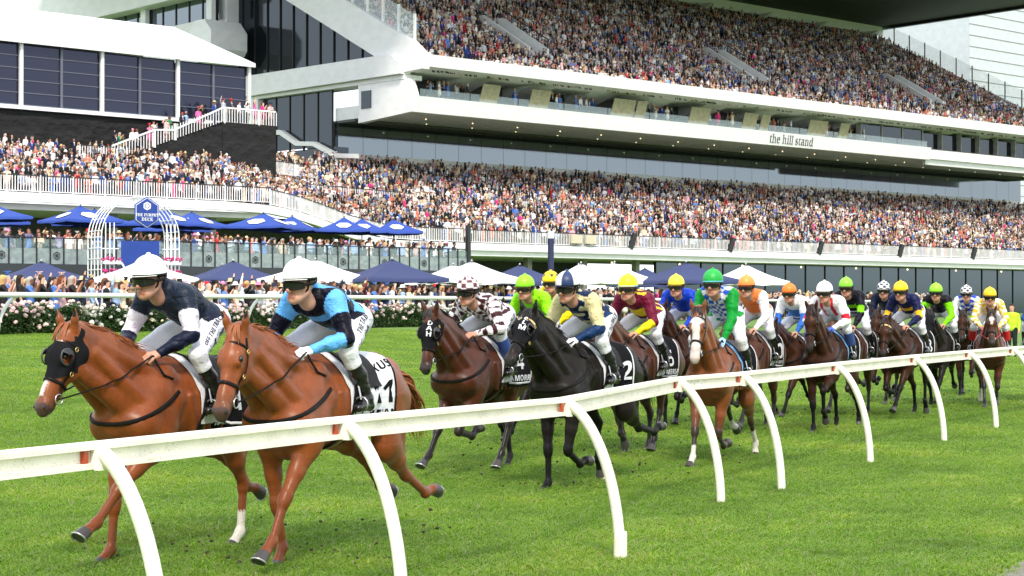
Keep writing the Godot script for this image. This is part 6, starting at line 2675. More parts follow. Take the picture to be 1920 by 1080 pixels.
func build_ground() -> void:
	var m := MB.new()
	var rows := []
	for k in 120:
		var d := -30.0 + 2.0 * k if k < 70 else 110.0 + (k - 70) * 4.0 + pow((k - 70) / 50.0, 4.0) * 3000.0
		var row := []
		for e in 81:
			var x := (e - 40) * 1.6
			x = x * (1.0 + pow(absf(x) / 64.0, 6.0) * (6.0 + maxf(d, 0.0) * 0.1))
			row.append(Vector3(x, ground_y(x, -d), -d))
		rows.append(row)
	m.sheet(rows, 0.0, Vector3.UP)
	structure("turf_ground", m, M.turf)
	# the worn edge of a path shows in the near right corner
	m = MB.new()
	var rows2 := []
	for k in 9:
		var row := []
		for e in 9:
			row.append(Vector3(3.5 + 0.46 * (k * 0.8 - 3.0) + e * 0.3, 0.005, -(13.6 + 0.85 * (k * 0.8 - 3.0) - e * 0.15)))
		rows2.append(row)
	m.sheet(rows2, 0.0, Vector3.UP)
	structure("path", m, M.path)
	# tufts of grass
	var rnd := RandomNumberGenerator.new()
	rnd.seed = 8
	var tufts := []
	for k in 6:
		m = MB.new()
		for b in 75:
			var r := sqrt(rnd.randf()) * 0.17
			var a := rnd.randf() * TAU
			var p := Vector3(cos(a) * r, -0.01, sin(a) * r)
			var l := rnd.randf_range(0.025, 0.060)
			var bend: Vector3 = Vector3(rnd.randf_range(-1, 1), 0, rnd.randf_range(-1, 1)) * l * 1.3
			var w := Vector3(cos(a + 1.3), 0, sin(a + 1.3)) * rnd.randf_range(0.0028, 0.0046)
			var tone := rnd.randf_range(0.80, 1.22)
			var yel := rnd.randf()
			m.col = Color(0.205 * tone + 0.150 * yel * tone, 0.420 * tone + 0.06 * yel, 0.040 * tone + 0.035 * yel)
			if yel > 0.91: m.col = Color(0.36, 0.38, 0.20) * tone
			var mid := p + Vector3(0, l * 0.6, 0) + bend * 0.35
			var tip := p + Vector3(0, l * 0.9, 0) + bend
			var nn := (Vector3.UP * 1.6 + bend.normalized()).normalized()
			var i0 := m.put(p - w, nn)
			m.put(p + w, nn); m.put(mid + w * 0.8, nn); m.put(mid - w * 0.8, nn); m.put(tip, nn)
			m.tri(i0, i0 + 1, i0 + 2); m.tri(i0, i0 + 2, i0 + 3); m.tri(i0 + 3, i0 + 2, i0 + 4)
		tufts.append(m.mesh())
	var nz := FastNoiseLite.new()
	nz.seed = 3
	nz.frequency = 0.35
	var lists := [[], [], [], [], [], []]
	var d := 12.8
	while d < 74.0:
		var step := 0.115 if d < 24.0 else (0.16 if d < 36.0 else 0.26)
		var half := d * 0.285 + 0.6
		var n := int(2.0 * half / step)
		for k in n:
			var x := -half + 2.0 * half * (k + rnd.randf()) / n
			var z := -(d + rnd.randf() * step)
			var perp := -0.897 * (x + 2.67) + 0.443 * (-z - 10.0)
			if perp > 34.0: continue
			if (x - 3.5) * 0.85 - (-z - 13.6) * 0.46 > 0.0 and -z < 16.5: continue
			var g := nz.get_noise_2d(x, z) + 0.5 * nz.get_noise_2d(x * 4.0, z * 4.0)
			var sc := rnd.randf_range(0.75, 1.25) * (1.0 + 0.35 * g) * (1.0 if d < 24.0 else (1.25 if d < 36.0 else 1.6))
			var fine := nz.get_noise_2d(x * 11.0, z * 5.0)
			var tone := 1.0 + 0.34 * g + 0.30 * fine + rnd.randf_range(-0.10, 0.10)
			lists[rnd.randi() % 6].append([Transform3D(Basis(Vector3.UP, rnd.randf() * TAU).scaled(Vector3(sc, sc * (1.0 if d < 36 else 0.7), sc)), Vector3(x, ground_y(x, z), z)), Color(tone * (1.0 + maxf(g, 0.0) * 0.35 + maxf(fine, 0.0) * 0.25), tone, tone * (1.0 + maxf(fine, 0.0) * 0.8))])
		d += step
	var gr := Node3D.new()
	gr.name = "grass"
	add_child(gr)
	tag(gr, "short green turf grass covering the race track", "grass", "", "stuff")
	for k in 6:
		var mm := MultiMesh.new()
		mm.transform_format = MultiMesh.TRANSFORM_3D
		mm.use_colors = true
		mm.mesh = tufts[k]
		mm.instance_count = lists[k].size()
		for e in lists[k].size():
			mm.set_instance_transform(e, lists[k][e][0])
			mm.set_instance_color(e, lists[k][e][1])
		var o := MultiMeshInstance3D.new()
		o.name = "tufts"
		o.multimesh = mm
		o.material_override = M.grass
		gr.add_child(o, true)
		o.set_meta("kind", "stuff")
	# divots and clods thrown up by the hooves
	m = MB.new()
	for k in 380:
		var h: Transform3D = horse_at[rnd.randi() % horse_at.size()] if k > 60 else horse_at[rnd.randi() % 4]
		var q := h * Vector3(rnd.randf_range(-2.2, 0.8), 0, rnd.randf_range(-0.5, 0.5))
		q.y = ground_y(q.x, q.z) + 0.03 + (rnd.randf() * rnd.randf() * 0.55 if rnd.randf() < 0.55 else 0.0)
		var s := rnd.randf_range(0.006, 0.021)
		m.ball(q, Basis.from_euler(Vector3(rnd.randf() * 6, rnd.randf() * 6, 0)).scaled(Vector3(s, s * 0.7, s * 1.2)), 3, 5)
	var cl := part("turf_clods", m, M.soil)
	tag(cl, "dark clods of turf and soil thrown up around the hooves", "soil", "", "stuff")

func near_rail() -> void:
	# points along the top of the rail: x and depth
	var pts := [Vector2(-3.60, 7.1), Vector2(-2.217, 9.88), Vector2(-1.11, 12.1), Vector2(0.40, 14.65), Vector2(1.64, 18.8), Vector2(2.46, 20.2), Vector2(4.06, 23.6), Vector2(5.82, 27.2), Vector2(7.30, 30.0), Vector2(8.70, 32.6), Vector2(11.2, 37.0), Vector2(15.0, 43.0)]
	var t := thing("running_rail", "white running rail of box section on curved gooseneck posts in the foreground", "rail")
	var H := 1.25
	for k in pts.size() - 1:
		var a := Vector3(pts[k].x, H, -pts[k].y)
		var b := Vector3(pts[k + 1].x, H, -pts[k + 1].y)
		var d := (b - a).normalized()
		var s := d.cross(Vector3.UP).normalized()
		var m := MB.new()
		var g := d * 0.004
		# section: cap with a lip, set-back web, foot flange
		var sec := [[-0.036, 0.046, -0.012, 0.0], [-0.040, 0.050, -0.038, -0.0122], [-0.030, 0.010, -0.108, -0.0382], [-0.040, 0.048, -0.140, -0.1082]]
		for e in sec:
			var o: Vector3 = a + g + s * e[0] + Vector3.UP * e[2]
			m.block(o, b - a - g * 2.0, s * (e[1] - e[0]), Vector3.UP * (e[3] - e[2]))
		part("rail_length", m, M.rail_paint, t)
	for k in range(1, pts.size() - 1):
		var a := Vector3(pts[k].x, H - 0.070, -pts[k].y)
		var d := Vector3(pts[k + 1].x - pts[k - 1].x, 0, -(pts[k + 1].y - pts[k - 1].y)).normalized()
		var s := d.cross(Vector3.UP).normalized()
		var m := MB.new()
		var p := PackedVector3Array()
		p.append(a + s * 0.03)
		for e in 15:
			var u := e / 14.0
			p.append(a + s * (0.055 + 0.42 * sin(u * PI * 0.5)) + Vector3.UP * (0.02 - (H - 0.070) * (1.0 - cos(u * PI * 0.5)) * 0.72 - (H - 0.070) * 0.28 * u - 0.06 * u))
		m.tube(p, 0.042, 14)
		var po := part("gooseneck_post", m, M.rail_paint, t)
		m = MB.new()
		m.block(a - d * 0.115 + s * 0.012 - Vector3.UP * 0.037, d * 0.035, s * 0.026, Vector3.UP * 0.068)
		part("red_reflector", m, M.reflector, po)
		m = MB.new()
		m.tube(PackedVector3Array([a - Vector3.UP * 0.075 + s * 0.035, a + Vector3.UP * 0.050 + s * 0.045]), 0.046, 12)
		part("post_head", m, M.rail_paint, po)
		if k == 3:
			m = MB.new()
			var q := p[p.size() - 1]
			m.tube(PackedVector3Array([q + Vector3.UP * 0.0, q + Vector3.UP * 0.26]), 0.052, 14)
			part("foot_sleeve", m, M.rail_paint, po)
	# splice plate where two lengths meet
	var a := Vector3(pts[4].x, H, -pts[4].y)
	var d := Vector3(pts[5].x - pts[4].x, 0, -(pts[5].y - pts[4].y)).normalized()
	var s := d.cross(Vector3.UP).normalized()
	var m := MB.new()
	m.block(a + d * 0.28 + s * 0.01 - Vector3.UP * 0.106, d * 0.36, s * 0.012, Vector3.UP * 0.066)
	part("splice_plate", m, M.rail_paint, t)
	m = MB.new()
	for e in 4:
		m.ball(a + d * (0.33 + e * 0.085) + s * 0.024 - Vector3.UP * (0.06 + 0.025 * (e % 2)), Basis.from_scale(Vector3.ONE * 0.010), 4, 6)
	part("bolts", m, M.steel, t, "stuff")

func far_rail() -> void:
	var t := thing("far_rail", "white round far running rail on leaning posts in front of the rose hedge", "rail")
	var along := Vector3(0.456, 0, -0.890)
	var away := Vector3(-0.890, 0, -0.456)
	var F := Vector3(-15.6, 0, -56.2)
	for k in 20:
		var m := MB.new()
		var a := F + along * (-6.0 + k * 6.5)
		var b := F + along * (-6.0 + (k + 1) * 6.5)
		a.y = 2.30
		b.y = 2.30
		m.tube(PackedVector3Array([a, b]), 0.085, 10)
		part("rail_length", m, M.rail_far, t)
		m = MB.new()
		var p := PackedVector3Array()
		for e in 7:
			var u := e / 6.0
			p.append(a + along * 0.6 - away * 0.0 + away * 0.35 * sin(u * PI * 0.5) - along * 0.55 * sin(u * PI * 0.5) + Vector3.DOWN * 1.25 * (1.0 - cos(u * PI * 0.5) * 0.72 - 0.28 * (1.0 - u)))
		m.tube(p, 0.06, 8)
		part("post", m, M.rail_far, t)

func rose_hedge() -> void:
	var rnd := RandomNumberGenerator.new()
	rnd.seed = 12
	var along := Vector3(0.456, 0, -0.890)
	var away := Vector3(-0.890, 0, -0.456)
	var F := Vector3(-15.6, 1.05, -56.2)
	var leaf := MB.new()
	for k in 9:
		var p := Vector3(rnd.randf_range(-0.07, 0.07), rnd.randf_range(-0.06, 0.06), rnd.randf_range(-0.07, 0.07))
		var b := Basis.from_euler(Vector3(rnd.randf_range(-1.2, 1.2), rnd.randf() * TAU, rnd.randf_range(-1.0, 1.0)))
		leaf.col = Color(0.05, 0.105, 0.026) * rnd.randf_range(0.6, 1.5)
		var nn := b * Vector3.UP
		var i0 := leaf.put(p + b * Vector3(-0.045, 0, 0), nn)
		leaf.put(p + b * Vector3(0, 0, 0.024), nn); leaf.put(p + b * Vector3(0.045, -0.01, 0), nn); leaf.put(p + b * Vector3(0, 0, -0.024), nn)
		leaf.tri(i0, i0 + 1, i0 + 2); leaf.tri(i0, i0 + 2, i0 + 3)
	var rose := MB.new()
	rose.ball(Vector3.ZERO, Basis.from_scale(Vector3(0.038, 0.036, 0.038)), 4, 8)
	for k in 9:
		var a := k * 2.4
		rose.ball(Vector3(cos(a) * 0.03, -0.012 + 0.004 * k, sin(a) * 0.03), Basis(Vector3.UP, -a) * Basis(Vector3(0, 0, 1), -0.6) * Basis.from_scale(Vector3(0.026, 0.008, 0.030)), 3, 6)
	var rm := rose.mesh()
	var lm := leaf.mesh()
	var t0 := -6.0
	var bush := 0
	var places := ["at the left edge", "left of the first rail post", "right of the first rail post", "behind the leading horse's ears", "left of the leading jockey", "behind the leading jockey's arm", "right of the leading jockey", "between the two leading jockeys", "behind the second jockey's arm", "behind the second jockey's breeches", "right of the second jockey", "left of the post between leaders and chasers", "right of that lone rail post", "behind the hooded bay's ears", "behind the checked silks"]
	while bush < places.size():
		var l := rnd.randf_range(2.4, 3.0)
		var t := thing("rose_bush", "leafy rose bush with %s blooms, %s" % [["white", "cream", "pale pink", "blush"][bush % 4], places[bush]], "rose bush", Transform3D(), "rose bushes along the far rail")
		var h := rnd.randf_range(0.78, 0.95)
		var mm := MultiMesh.new()
		mm.transform_format = MultiMesh.TRANSFORM_3D
		mm.use_colors = true
		mm.mesh = lm
		mm.instance_count = 1500
		for k in mm.instance_count:
			var q := F + along * (t0 + l * 0.5 + l * 0.62 * (rnd.randf() + rnd.randf() - 1.0)) + away * (0.75 + rnd.randf_range(-0.38, 0.38))
			var top := h * (0.86 + 0.14 * sin(q.x * 7.0))
			q.y += pow(rnd.randf(), 0.7) * top
			mm.set_instance_transform(k, Transform3D(Basis.from_euler(Vector3(rnd.randf_range(-0.5, 0.5), rnd.randf() * TAU, 0)).scaled(Vector3.ONE * rnd.randf_range(0.8, 1.5)), q))
			mm.set_instance_color(k, Color.WHITE * rnd.randf_range(0.7, 1.2))
		var o := MultiMeshInstance3D.new()
		o.name = "leaves"
		o.multimesh = mm
		o.material_override = M.leaf
		t.add_child(o, true)
		o.set_meta("kind", "stuff")
		mm = MultiMesh.new()
		mm.transform_format = MultiMesh.TRANSFORM_3D
		mm.use_colors = true
		mm.mesh = rm
		mm.instance_count = rnd.randi_range(50, 76)
		var bc := hex(["f4efe6", "f2e4c8", "f3cfd0", "f0dcd2"][bush % 4])
		for k in mm.instance_count:
			var q := F + along * (t0 + l * rnd.randf_range(-0.1, 1.1)) + away * (0.75 - rnd.randf_range(0.15, 0.50))
			var y := pow(rnd.randf(), 0.6)
			q.y += 0.15 + y * h * 0.98
			if y > 0.8: q += away * rnd.randf_range(0, 0.5)
			mm.set_instance_transform(k, Transform3D(Basis.from_euler(Vector3(rnd.randf_range(-0.9, 0.9), rnd.randf() * TAU, rnd.randf_range(-0.9, 0.9))).scaled(Vector3.ONE * rnd.randf_range(1.1, 2.0)), q))
			mm.set_instance_color(k, bc * rnd.randf_range(0.78, 0.95))
		o = MultiMeshInstance3D.new()
		o.name = "blooms"
		o.multimesh = mm
		o.material_override = M.petal
		t.add_child(o, true)
		o.set_meta("kind", "stuff")
		var m := MB.new()
		for k in 7:
			var q := F + along * (t0 + l * (0.1 + 0.13 * k)) + away * 0.75
			m.tube(PackedVector3Array([q, q + Vector3(rnd.randf_range(-0.1, 0.1), h * 0.6, rnd.randf_range(-0.1, 0.1))]), PackedFloat32Array([0.014, 0.008]), 5)
		part("stems", m, M.stem, t, "stuff")
		bush += 1
		t0 += l

func umbrellas() -> void:
	# on the lawn: apex pixel columns were turned into places on the ground once, and written down here
	var lawn := [
		[-22.2, 88.0, 2.15, "navy", "far left edge"], [-13.0, 87.0, 2.0, "navy", "behind the two leading jockeys"], [-14.9, 96.0, 2.0, "navy", "half hidden left of the leading pair's gap"], [-5.4, 84.0, 1.95, "navy", "right of the second jockey"],
		[0.4, 96.0, 1.9, "navy", "behind the lime capped jockey"], [8.4, 90.0, 1.95, "navy", "behind the royal blue jockey"], [7.4, 104.0, 1.6, "navy", "small one beyond the royal blue jockey"],
		[-16.6, 84.0, 2.0, "white", "behind the leading jockey's cap"], [-8.9, 84.5, 2.1, "white", "behind the second jockey's cap"], [-3.0, 95.0, 1.9, "white", "left of the check silks"], [-1.9, 88.0, 1.95, "white", "behind the check silks"],
		[3.4, 92.0, 1.45, "white", "behind the striped cap"], [5.0, 91.0, 1.6, "white", "between the yellow caps"], [11.9, 95.0, 1.6, "white", "right of the green capped jockey"]]
	for e in lawn:
		umbrella(Vector3(e[0], 1.12 + 2.95, -e[1]), e[2], 0.88, 0.16, M.canopy_navy if e[3] == "navy" else M.canopy_white, "%s market umbrella on the lawn, %s" % [e[3], e[4]], "umbrella", "", false, 0.45)
	var deck := [[-58.0, -27.6, 1.9, "far left, nearest"], [-61.5, -26.0, 1.8, "cut off at the left edge"], [-52.5, -27.4, 1.7, "left of the arch"], [-50.2, -25.0, 1.7, "behind the arch"], [-47.2, -27.5, 1.75, "just right of the arch"],
		[-44.4, -26.0, 1.7, "second right of the arch"], [-40.6, -27.8, 1.9, "above the second jockey's cap"], [-37.2, -26.0, 1.6, "fourth from the deck's end"], [-34.0, -27.0, 1.6, "third from the deck's end"], [-32.2, -26.5, 1.55, "second nearest the deck's end post"], [-30.2, -27.2, 1.55, "nearest the deck's end post"], [-55.0, -22.0, 1.7, "set back at left"], [-42.5, -21.0, 1.7, "set back at the centre"]]
	for e in deck:
		umbrella(S(e[0], e[1], 4.15 + 3.25), e[2], 0.80, 0.14, M.canopy_blue, "bright blue deck umbrella with white hexagons, %s" % e[3], "umbrella", "blue umbrellas on the deck", true, 0.2 + e[0] * 0.05, 2.4)

# ---------------------------------------------------------------- the field: horses and their riders
# each: helmet x and y in the photograph's pixels and scale there give a place on the course; head = the way the horse runs, degrees off the line of view
var horse_at := []

func runners() -> Array:
	var W := hex("f6f6f4")
	var K := hex("15161c")
	return [
		{"px": 282, "py": 478, "s": 243, "head": 31, "coat": "chestnut", "legs": [[52, 46, 66], [14, 9, 55], "stance", "fold"], "neck": 33, "hd": -62, "turn": 6, "hood": "hood_black", "blaze": 0.9, "socks": [0, 0, 0.6, 0], "cell": 0.016,
			"words": [["LEXUS", 0.06, 0.42, 0.36], ["1", 0.20, 0.62, 0.17]], "horse": "chestnut horse in a plain black blinker hood leading the race",
			"r": {"a": hex("262c3c"), "b": hex("e9dfec"), "torso": "plain", "sleeve": [[0.20, hex("262c3c")], [0.50, hex("e6dcea")], [2.0, hex("1b2133")]], "cap": W, "rim": "strap_black", "look": 2, "nod": -6, "thigh": [["OFF THE TRACK", 0.042, 0.52, 0.055], ["J. Allen", 0.072, 0.50, -0.035]]}, "rider": "leading jockey in dark navy with white armbands and a white cap"},
		{"px": 563, "py": 485, "s": 247, "head": 29, "coat": "chestnut", "legs": [[34, 27, 55], [-4, -12, 32], [0, -55, -62, -100], "fold"], "neck": 30, "hd": -64, "turn": -6, "cell": 0.016, "words": [["LEXUS", 0.075, 0.66, 0.345], ["11", 0.20, 0.66, 0.20], ["YUMAN", 0.075, 0.62, 0.075]], "pad": "white_cloth", "cloth": "white_cloth", "ink": "cloth_black",
			"horse": "bare faced chestnut horse beside the rail with a white saddle cloth", "tag_girth": true,
			"r": {"a": hex("66b0f4"), "b": hex("12151d"), "torso": "hoops", "sleeve": [[0.20, hex("66b0f4")], [0.55, hex("12151d")], [2.0, hex("66b0f4")]], "cap": W, "look": 8, "nod": -4, "glove": "white_glove", "skin": Vector3(0.56, 0.30, 0.21), "thigh": [["THE TAB", 0.048, 0.62, 0.055], ["J. L. Kah", 0.066, 0.50, -0.035]]}, "rider": "jockey in sky blue and black hoops with a white cap and white gloves"},
		{"px": 878, "py": 517, "s": 166, "head": 32, "coat": "bay", "legs": ["fold", "reach", "reach", "mid"], "neck": 37, "hd": -74, "turn": -4, "hood": "hood_black", "letters": "DAH", "cell": 0.018, "words": [["LEXUS", 0.055, 0.42, 0.40], ["4", 0.22, 0.5, 0.22], ["CAMORRA", 0.085, 0.50, 0.075]], "horse": "bay horse in a black hood lettered down the face, on the far side",
			"r": {"a": hex("ece6ea"), "b": hex("43222a"), "torso": "checks", "sleeve": [[2.0, "checks"]], "cap": hex("efe8ea"), "cap2": hex("5a2a30"), "cap_kind": "checks", "peak": K, "look": 6, "nod": -5, "thigh": [["OFF THE TRACK", 0.045, 0.5, 0.0]], "gaiter": "navy_sock"}, "rider": "jockey in white and maroon checks with a checked cap"},
		{"px": 1065, "py": 508, "s": 176, "head": 34, "coat": "black", "legs": ["lift", "stance", "trail", "swing"], "neck": 40, "hd": -46, "turn": 0, "hood": "hood_black", "letters": "CLM", "cell": 0.018, "browband": "cream_cloth", "words": [["LEXUS", 0.055, 0.42, 0.40], ["12", 0.24, 0.55, 0.20]], "horse": "black horse in a black hood nearest the rail behind the leaders", "red_girth": true,
			"r": {"a": hex("16284a"), "b": hex("d9cfa6"), "torso": "spots", "sleeve": [[0.50, hex("d0c494")], [2.0, hex("1b335c")]], "cap": hex("16305c"), "cap2": hex("eeeae0"), "cap_kind": "quarters", "look": 4, "nod": -5, "glove": "white_glove", "thigh": [["OFF THE TRACK", 0.05, 0.5, 0.02]]}, "rider": "jockey in navy with cream spots and a blue and white quartered cap"},
		{"px": 985, "py": 515, "s": 140, "head": 30, "coat": "black", "legs": ["reach", "swing", "fold", "stance"], "neck": 42, "hd": -58, "cell": 0.024, "browband": "cream_cloth", "horse": "dark horse with a pale browband behind the striped cap",
			"r": {"a": hex("8fe016"), "b": hex("7ac810"), "torso": "plain", "sleeve": [[2.0, hex("8fe016")]], "cap": hex("8fe016")}, "rider": "jockey in all lime green silks and lime cap"},
		{"px": 1033, "py": 508, "s": 124, "head": 30, "coat": "brown", "legs": ["stance", "fold", "reach", "trail"], "neck": 34, "hd": -58, "cell": 0.026, "horse": "brown horse almost hidden behind the black horse",
			"r": {"a": hex("f2d011"), "b": hex("23232a"), "torso": "spots", "sleeve": [[2.0, hex("f2d011")]], "cap": hex("f2d414"), "cap2": hex("26262a"), "cap_kind": "spots"}, "rider": "jockey in yellow with a black spotted yellow cap, mostly hidden"},
		{"px": 1178, "py": 514, "s": 146, "head": 31, "coat": "bay", "legs": ["swing", "push", "reach", "stance"], "neck": 40, "hd": -62, "turn": 4, "cell": 0.022, "words": [["LEXUS", 0.055, 0.42, 0.40], ["5", 0.26, 0.55, 0.21], ["NUMERIAN", 0.085, 0.50, 0.075]], "horse": "bay horse numbered five behind the black horse",
			"r": {"a": hex("6e1636"), "b": hex("f2d432"), "torso": "stripes", "sleeve": [[0.55, hex("6e1636")], [2.0, hex("f2d81e")]], "cap": hex("f2dc1c"), "rim": "strap_blue", "look": 2}, "rider": "jockey in maroon and yellow stripes with a yellow cap"},
		{"px": 1268, "py": 515, "s": 122, "head": 24, "coat": "brown", "legs": ["fold", "stance", "trail", "reach"], "neck": 40, "hd": -58, "cell": 0.026, "horse": "dark brown horse partly hidden left of the white faced bay",
			"r": {"a": hex("1c3fb8"), "b": hex("1c3fb8"), "torso": "plain", "sleeve": [[2.0, hex("1c3fb8")]], "cap": hex("f3d838"), "look": 4}, "rider": "jockey in plain royal blue with a yellow cap"},
		{"px": 1337, "py": 498, "s": 152, "head": 25, "coat": "red bay", "legs": ["lift", "land", "push", "fold"], "neck": 47, "hd": -64, "turn": -5, "blaze": 1.5, "socks": [0, 0.5, 0.8, 0.5], "cell": 0.020, "pad": "blue_cloth", "words": [["6", 0.28, 0.58, 0.20]], "horse": "bright bay horse with a broad white blaze and white muzzle",
			"r": {"a": hex("2a56c4"), "b": hex("e8eaf2"), "torso": "checks", "sleeve": [[2.0, hex("108c34")]], "cap": hex("12a03c"), "rim": "strap_blue", "look": 2, "glove": "pale_blue_glove"}, "rider": "jockey in blue and white checks with green sleeves and a green cap"},
		{"px": 1400, "py": 516, "s": 124, "head": 27, "coat": "bay", "legs": ["reach", "fold", "stance", "push"], "neck": 28, "hd": -58, "cell": 0.024, "words": [["LEXUS", 0.055, 0.42, 0.40], ["10", 0.27, 0.52, 0.20], ["VOW AND DECLARE", 0.055, 0.50, 0.075]], "horse": "bay horse numbered ten just right of the white faced bay",
			"r": {"a": hex("ee8040"), "b": hex("e04a18"), "torso": "front", "sleeve": [[2.0, hex("f0e6ea")]], "cap": hex("f09040"), "peak": hex("e04818"), "look": 6}, "rider": "jockey in orange with white sleeves and an orange cap"},
		{"px": 1480, "py": 531, "s": 108, "head": 30, "coat": "brown", "legs": ["reach", "swing", "trail", "fold"], "neck": 30, "hd": -56, "cell": 0.028, "horse": "dark brown horse on the far side with its head low beside the orange sleeves",
			"r": {"a": hex("3b74cc"), "b": hex("f0f0f2"), "torso": "yoke", "sleeve": [[0.35, hex("f0f0f2")], [2.0, hex("2f62b8")]], "cap": hex("f07a24")}, "rider": "jockey in blue and white with an orange cap"},
		{"px": 1546, "py": 527, "s": 122, "head": 28, "coat": "brown", "legs": ["swing", "stance", "push", "mid"], "neck": 43, "hd": -70, "turn": -3, "cell": 0.022, "pad": "blue_cloth", "words": [["LEXUS", 0.055, 0.42, 0.40], ["2", 0.28, 0.58, 0.20]], "horse": "dark bay horse with a blue edged saddle pad near the rail",
			"r": {"a": hex("f2f0f2"), "b": hex("d22030"), "torso": "braces", "sleeve": [[0.34, hex("f2f0f2")], [0.50, hex("d22030")], [2.0, hex("f2f0f2")]], "cap": W, "look": 6, "glove": "blue_glove", "gaiter": "navy_sock"}, "rider": "jockey in white with red braces, red armbands and a white cap"},
		{"px": 1587, "py": 520, "s": 108, "head": 28, "coat": "bay", "legs": ["fold", "reach", "stance", "trail"], "neck": 32, "hd": -60, "cell": 0.028, "words": [["9", 0.28, 0.58, 0.20]], "horse": "bay horse half hidden behind the dark bay with the blue edged pad",
			"r": {"a": hex("181a24"), "b": hex("7fd616"), "torso": "band", "sleeve": [[0.30, hex("181a24")], [0.50, hex("84dc18")], [2.0, hex("181a24")]], "cap": hex("8ae03a"), "cap2": hex("1a1c22"), "cap_kind": "back"}, "rider": "jockey in black and lime with a lime and black cap"},
		{"px": 1657, "py": 527, "s": 96, "head": 24, "coat": "brown", "legs": ["land", "fold", "reach", "push"], "neck": 36, "hd": -62, "cell": 0.030, "horse": "brown horse half hidden left of the yellow capped navy jockey",
			"r": {"a": hex("1a2038"), "b": hex("1a2038"), "torso": "plain", "sleeve": [[2.0, hex("1a2038")]], "cap": hex("f0f0f2"), "cap2": hex("1a2444"), "cap_kind": "checks"}, "rider": "jockey in plain navy with a white and navy checked cap"},
		{"px": 1689, "py": 527, "s": 108, "head": 33, "coat": "brown", "legs": ["reach", "fold", "swing", "mid"], "neck": 26, "hd": -62, "turn": -6, "cell": 0.022, "browband": "cream_cloth", "words": [["LEXUS", 0.06, 0.42, 0.40], ["8", 0.28, 0.58, 0.20]], "horse": "dark brown horse with a cream browband, tossing its dark mane",
			"r": {"a": hex("191f48"), "b": hex("eab020"), "torso": "band", "sleeve": [[0.34, hex("191f48")], [0.52, hex("eab424")], [2.0, hex("191f48")]], "cap": hex("f6ce1c"), "look": 2}, "rider": "jockey in navy with gold armbands and a bright yellow cap"},
		{"px": 1755, "py": 531, "s": 98, "head": 24, "coat": "black", "legs": ["reach", "push", "fold", "stance"], "neck": 38, "hd": -58, "cell": 0.026, "hood": "hood_black", "words": [["LEXUS", 0.06, 0.42, 0.40], ["7", 0.28, 0.58, 0.20]], "horse": "black hooded horse behind the gold armbands",
			"r": {"a": hex("16181e"), "b": hex("84dc18"), "torso": "plain", "sleeve": [[0.10, hex("16181e")], [2.0, hex("7ed814")]], "cap": hex("92e62a")}, "rider": "jockey in black with lime sleeves and a lime cap"},
		{"px": 1812, "py": 535, "s": 88, "head": 22, "coat": "brown", "legs": ["fold", "stance", "trail", "reach"], "neck": 34, "hd": -60, "cell": 0.032, "horse": "dark horse far back behind the lime sleeves",
			"r": {"a": hex("1d49c4"), "b": hex("f0f0f2"), "torso": "spots", "sleeve": [[2.0, hex("eef0f4")]], "cap": hex("f2f2f2"), "cap2": hex("17171c"), "cap_kind": "checks"}, "rider": "jockey in royal blue with white sleeves and a black and white checked cap"},
		{"px": 1856, "py": 539, "s": 97, "head": 16, "coat": "bay", "legs": ["lift", "land", "reach", "push"], "neck": 42, "hd": -70, "blaze": 0.8, "blaze_end": 0.24, "socks": [0, 0, 0, 0.7], "cell": 0.024, "rein": "red_strap", "breastplate": "red_strap", "words": [["3", 0.28, 0.58, 0.20]], "horse": "bay horse with a white star, red reins and red breastplate",
			"r": {"a": hex("f2bc26"), "b": hex("f4efe4"), "torso": "checks", "sleeve": [[2.0, "checks"]], "cap": hex("f6c21c"), "gaiter": "red_boot", "look": -2}, "rider": "jockey in gold and white checks with a gold cap and red gaiters"},
		{"px": 1948, "py": 540, "s": 92, "head": 26, "coat": "black", "legs": ["swing", "stance", "fold", "push"], "neck": 32, "hd": -58, "cell": 0.028, "hood": "hood_black", "letters": "NR", "horse": "black hooded horse cut off by the right edge of the view",
			"r": {"a": hex("2a4a8c"), "b": W, "torso": "plain", "sleeve": [[2.0, hex("2a4a8c")]], "cap": W}, "rider": "jockey at the right edge, mostly out of view"},
	]

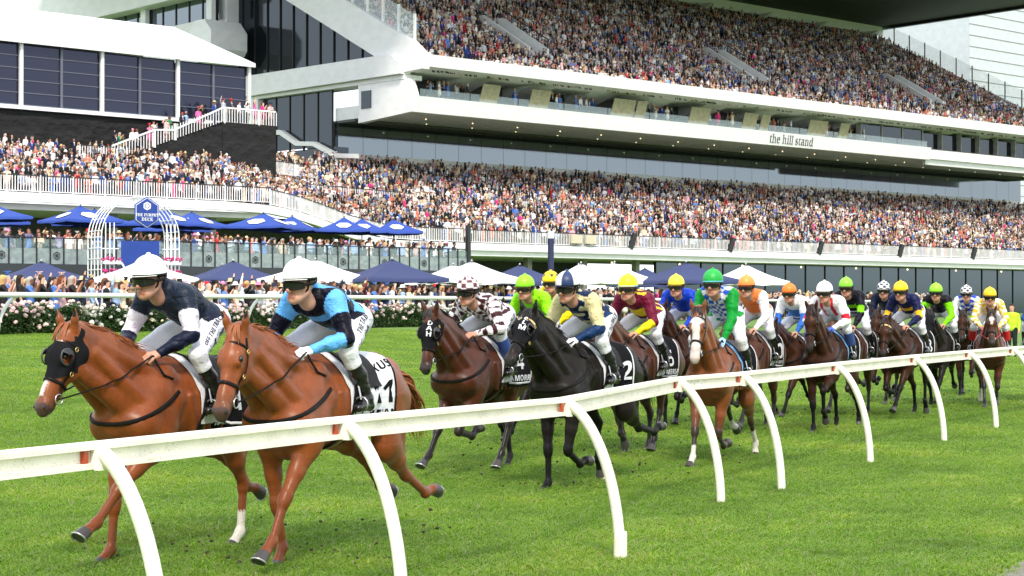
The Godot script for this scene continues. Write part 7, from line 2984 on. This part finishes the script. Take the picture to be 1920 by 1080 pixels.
func race() -> void:
	var L := runners()
	var jobs := []
	var out := []
	plan_head()
	jobs.append([head_field, 0.006])
	jobs.append([hand_field, 0.0045])
	for e in L:
		var H := Horse.new()
		e.hd = e.get("hd", -58)
		var p: Dictionary = e
		p["head_"] = e["head"]
		var q := {}
		for k in e: q[k] = e[k]
		q["head"] = e.hd
		H.plan(q, FRONT, HIND)
		e.H = H
		jobs.append([H.f, e.cell])
		# where the helmet stands, and the ground under the horse
		var x: float = (e.px - 960.0) / e.s
		var d: float = 3500.0 / e.s
		var y: float = 1.97 + (573.0 - e.py) / e.s
		var a := deg_to_rad(-(86.5 + e["head_"]))
		var b := Basis(Vector3.UP, a)
		b = b.scaled(Vector3.ONE * 1.06)
		var o := Vector3(x, 0, -d) - b * Vector3(0.35, 0, 0)
		o.y = ground_y(o.x, o.z)
		var low := clampf(2.363 + H.lift - (y - o.y) / 1.06, -0.06, 0.22)
		e.at = Transform3D(b, o)
		horse_at.append(e.at)
		var R := Rider.new()
		R.plan({"low": low})
		e.R = R
		jobs.append([R.f, 0.009 if e.cell < 0.017 else (0.011 if e.cell < 0.019 else 0.5 * e.cell + 0.003)])
	var people := {}
	for pose in ["down", "phone", "clasp", "shade", "cheer"]:
		people["near_man_" + pose] = [pose, false, "", false]
		people["near_woman_" + pose] = [pose, true, "", true]
	for k in ["man_down", "man_phone", "man_shade", "woman_down", "woman_clasp"]:
		var w: bool = k.begins_with("woman")
		people[k] = [k.split("_")[1], w, "", w]
	people["man_cap"] = ["down", false, "cap", false]
	people["man_brim"] = ["clasp", false, "brim", false]
	people["woman_brim"] = ["down", true, "brim", true]
	people["woman_fascinator"] = ["phone", true, "fascinator", true]
	var keys := people.keys()
	for k in keys:
		var e: Array = people[k]
		jobs.append([person_field(e[0], e[1], e[2], e[3]), 0.026 if k.begins_with("near") else 0.042])
	out.resize(jobs.size())
	# the bodies are meshed side by side; each job writes only its own place
	var threads := []
	for k in 4:
		var th := Thread.new()
		th.start(func() -> void:
			for i in range(k, jobs.size(), 4):
				out[i] = jobs[i][0].net(jobs[i][1]))
		threads.append(th)
	for th in threads: th.wait_to_finish()
	head_net = out[0]
	hand_net = out[1]
	for k in L.size():
		L[k].H.net = out[2 + k * 2]
		L[k].R.net = out[3 + k * 2]
	for k in keys.size():
		nets[keys[k]] = out[2 + L.size() * 2 + k]
	for e in L:
		build_horse(e.H, e.at, e.horse)
		var at: Transform3D = e.at
		at.origin.y += e.H.lift * 1.06
		at = at.translated_local(Vector3(-0.15, 0, 0))
		build_rider(e.R, e.r, at, e.rider, e.cell < 0.019)
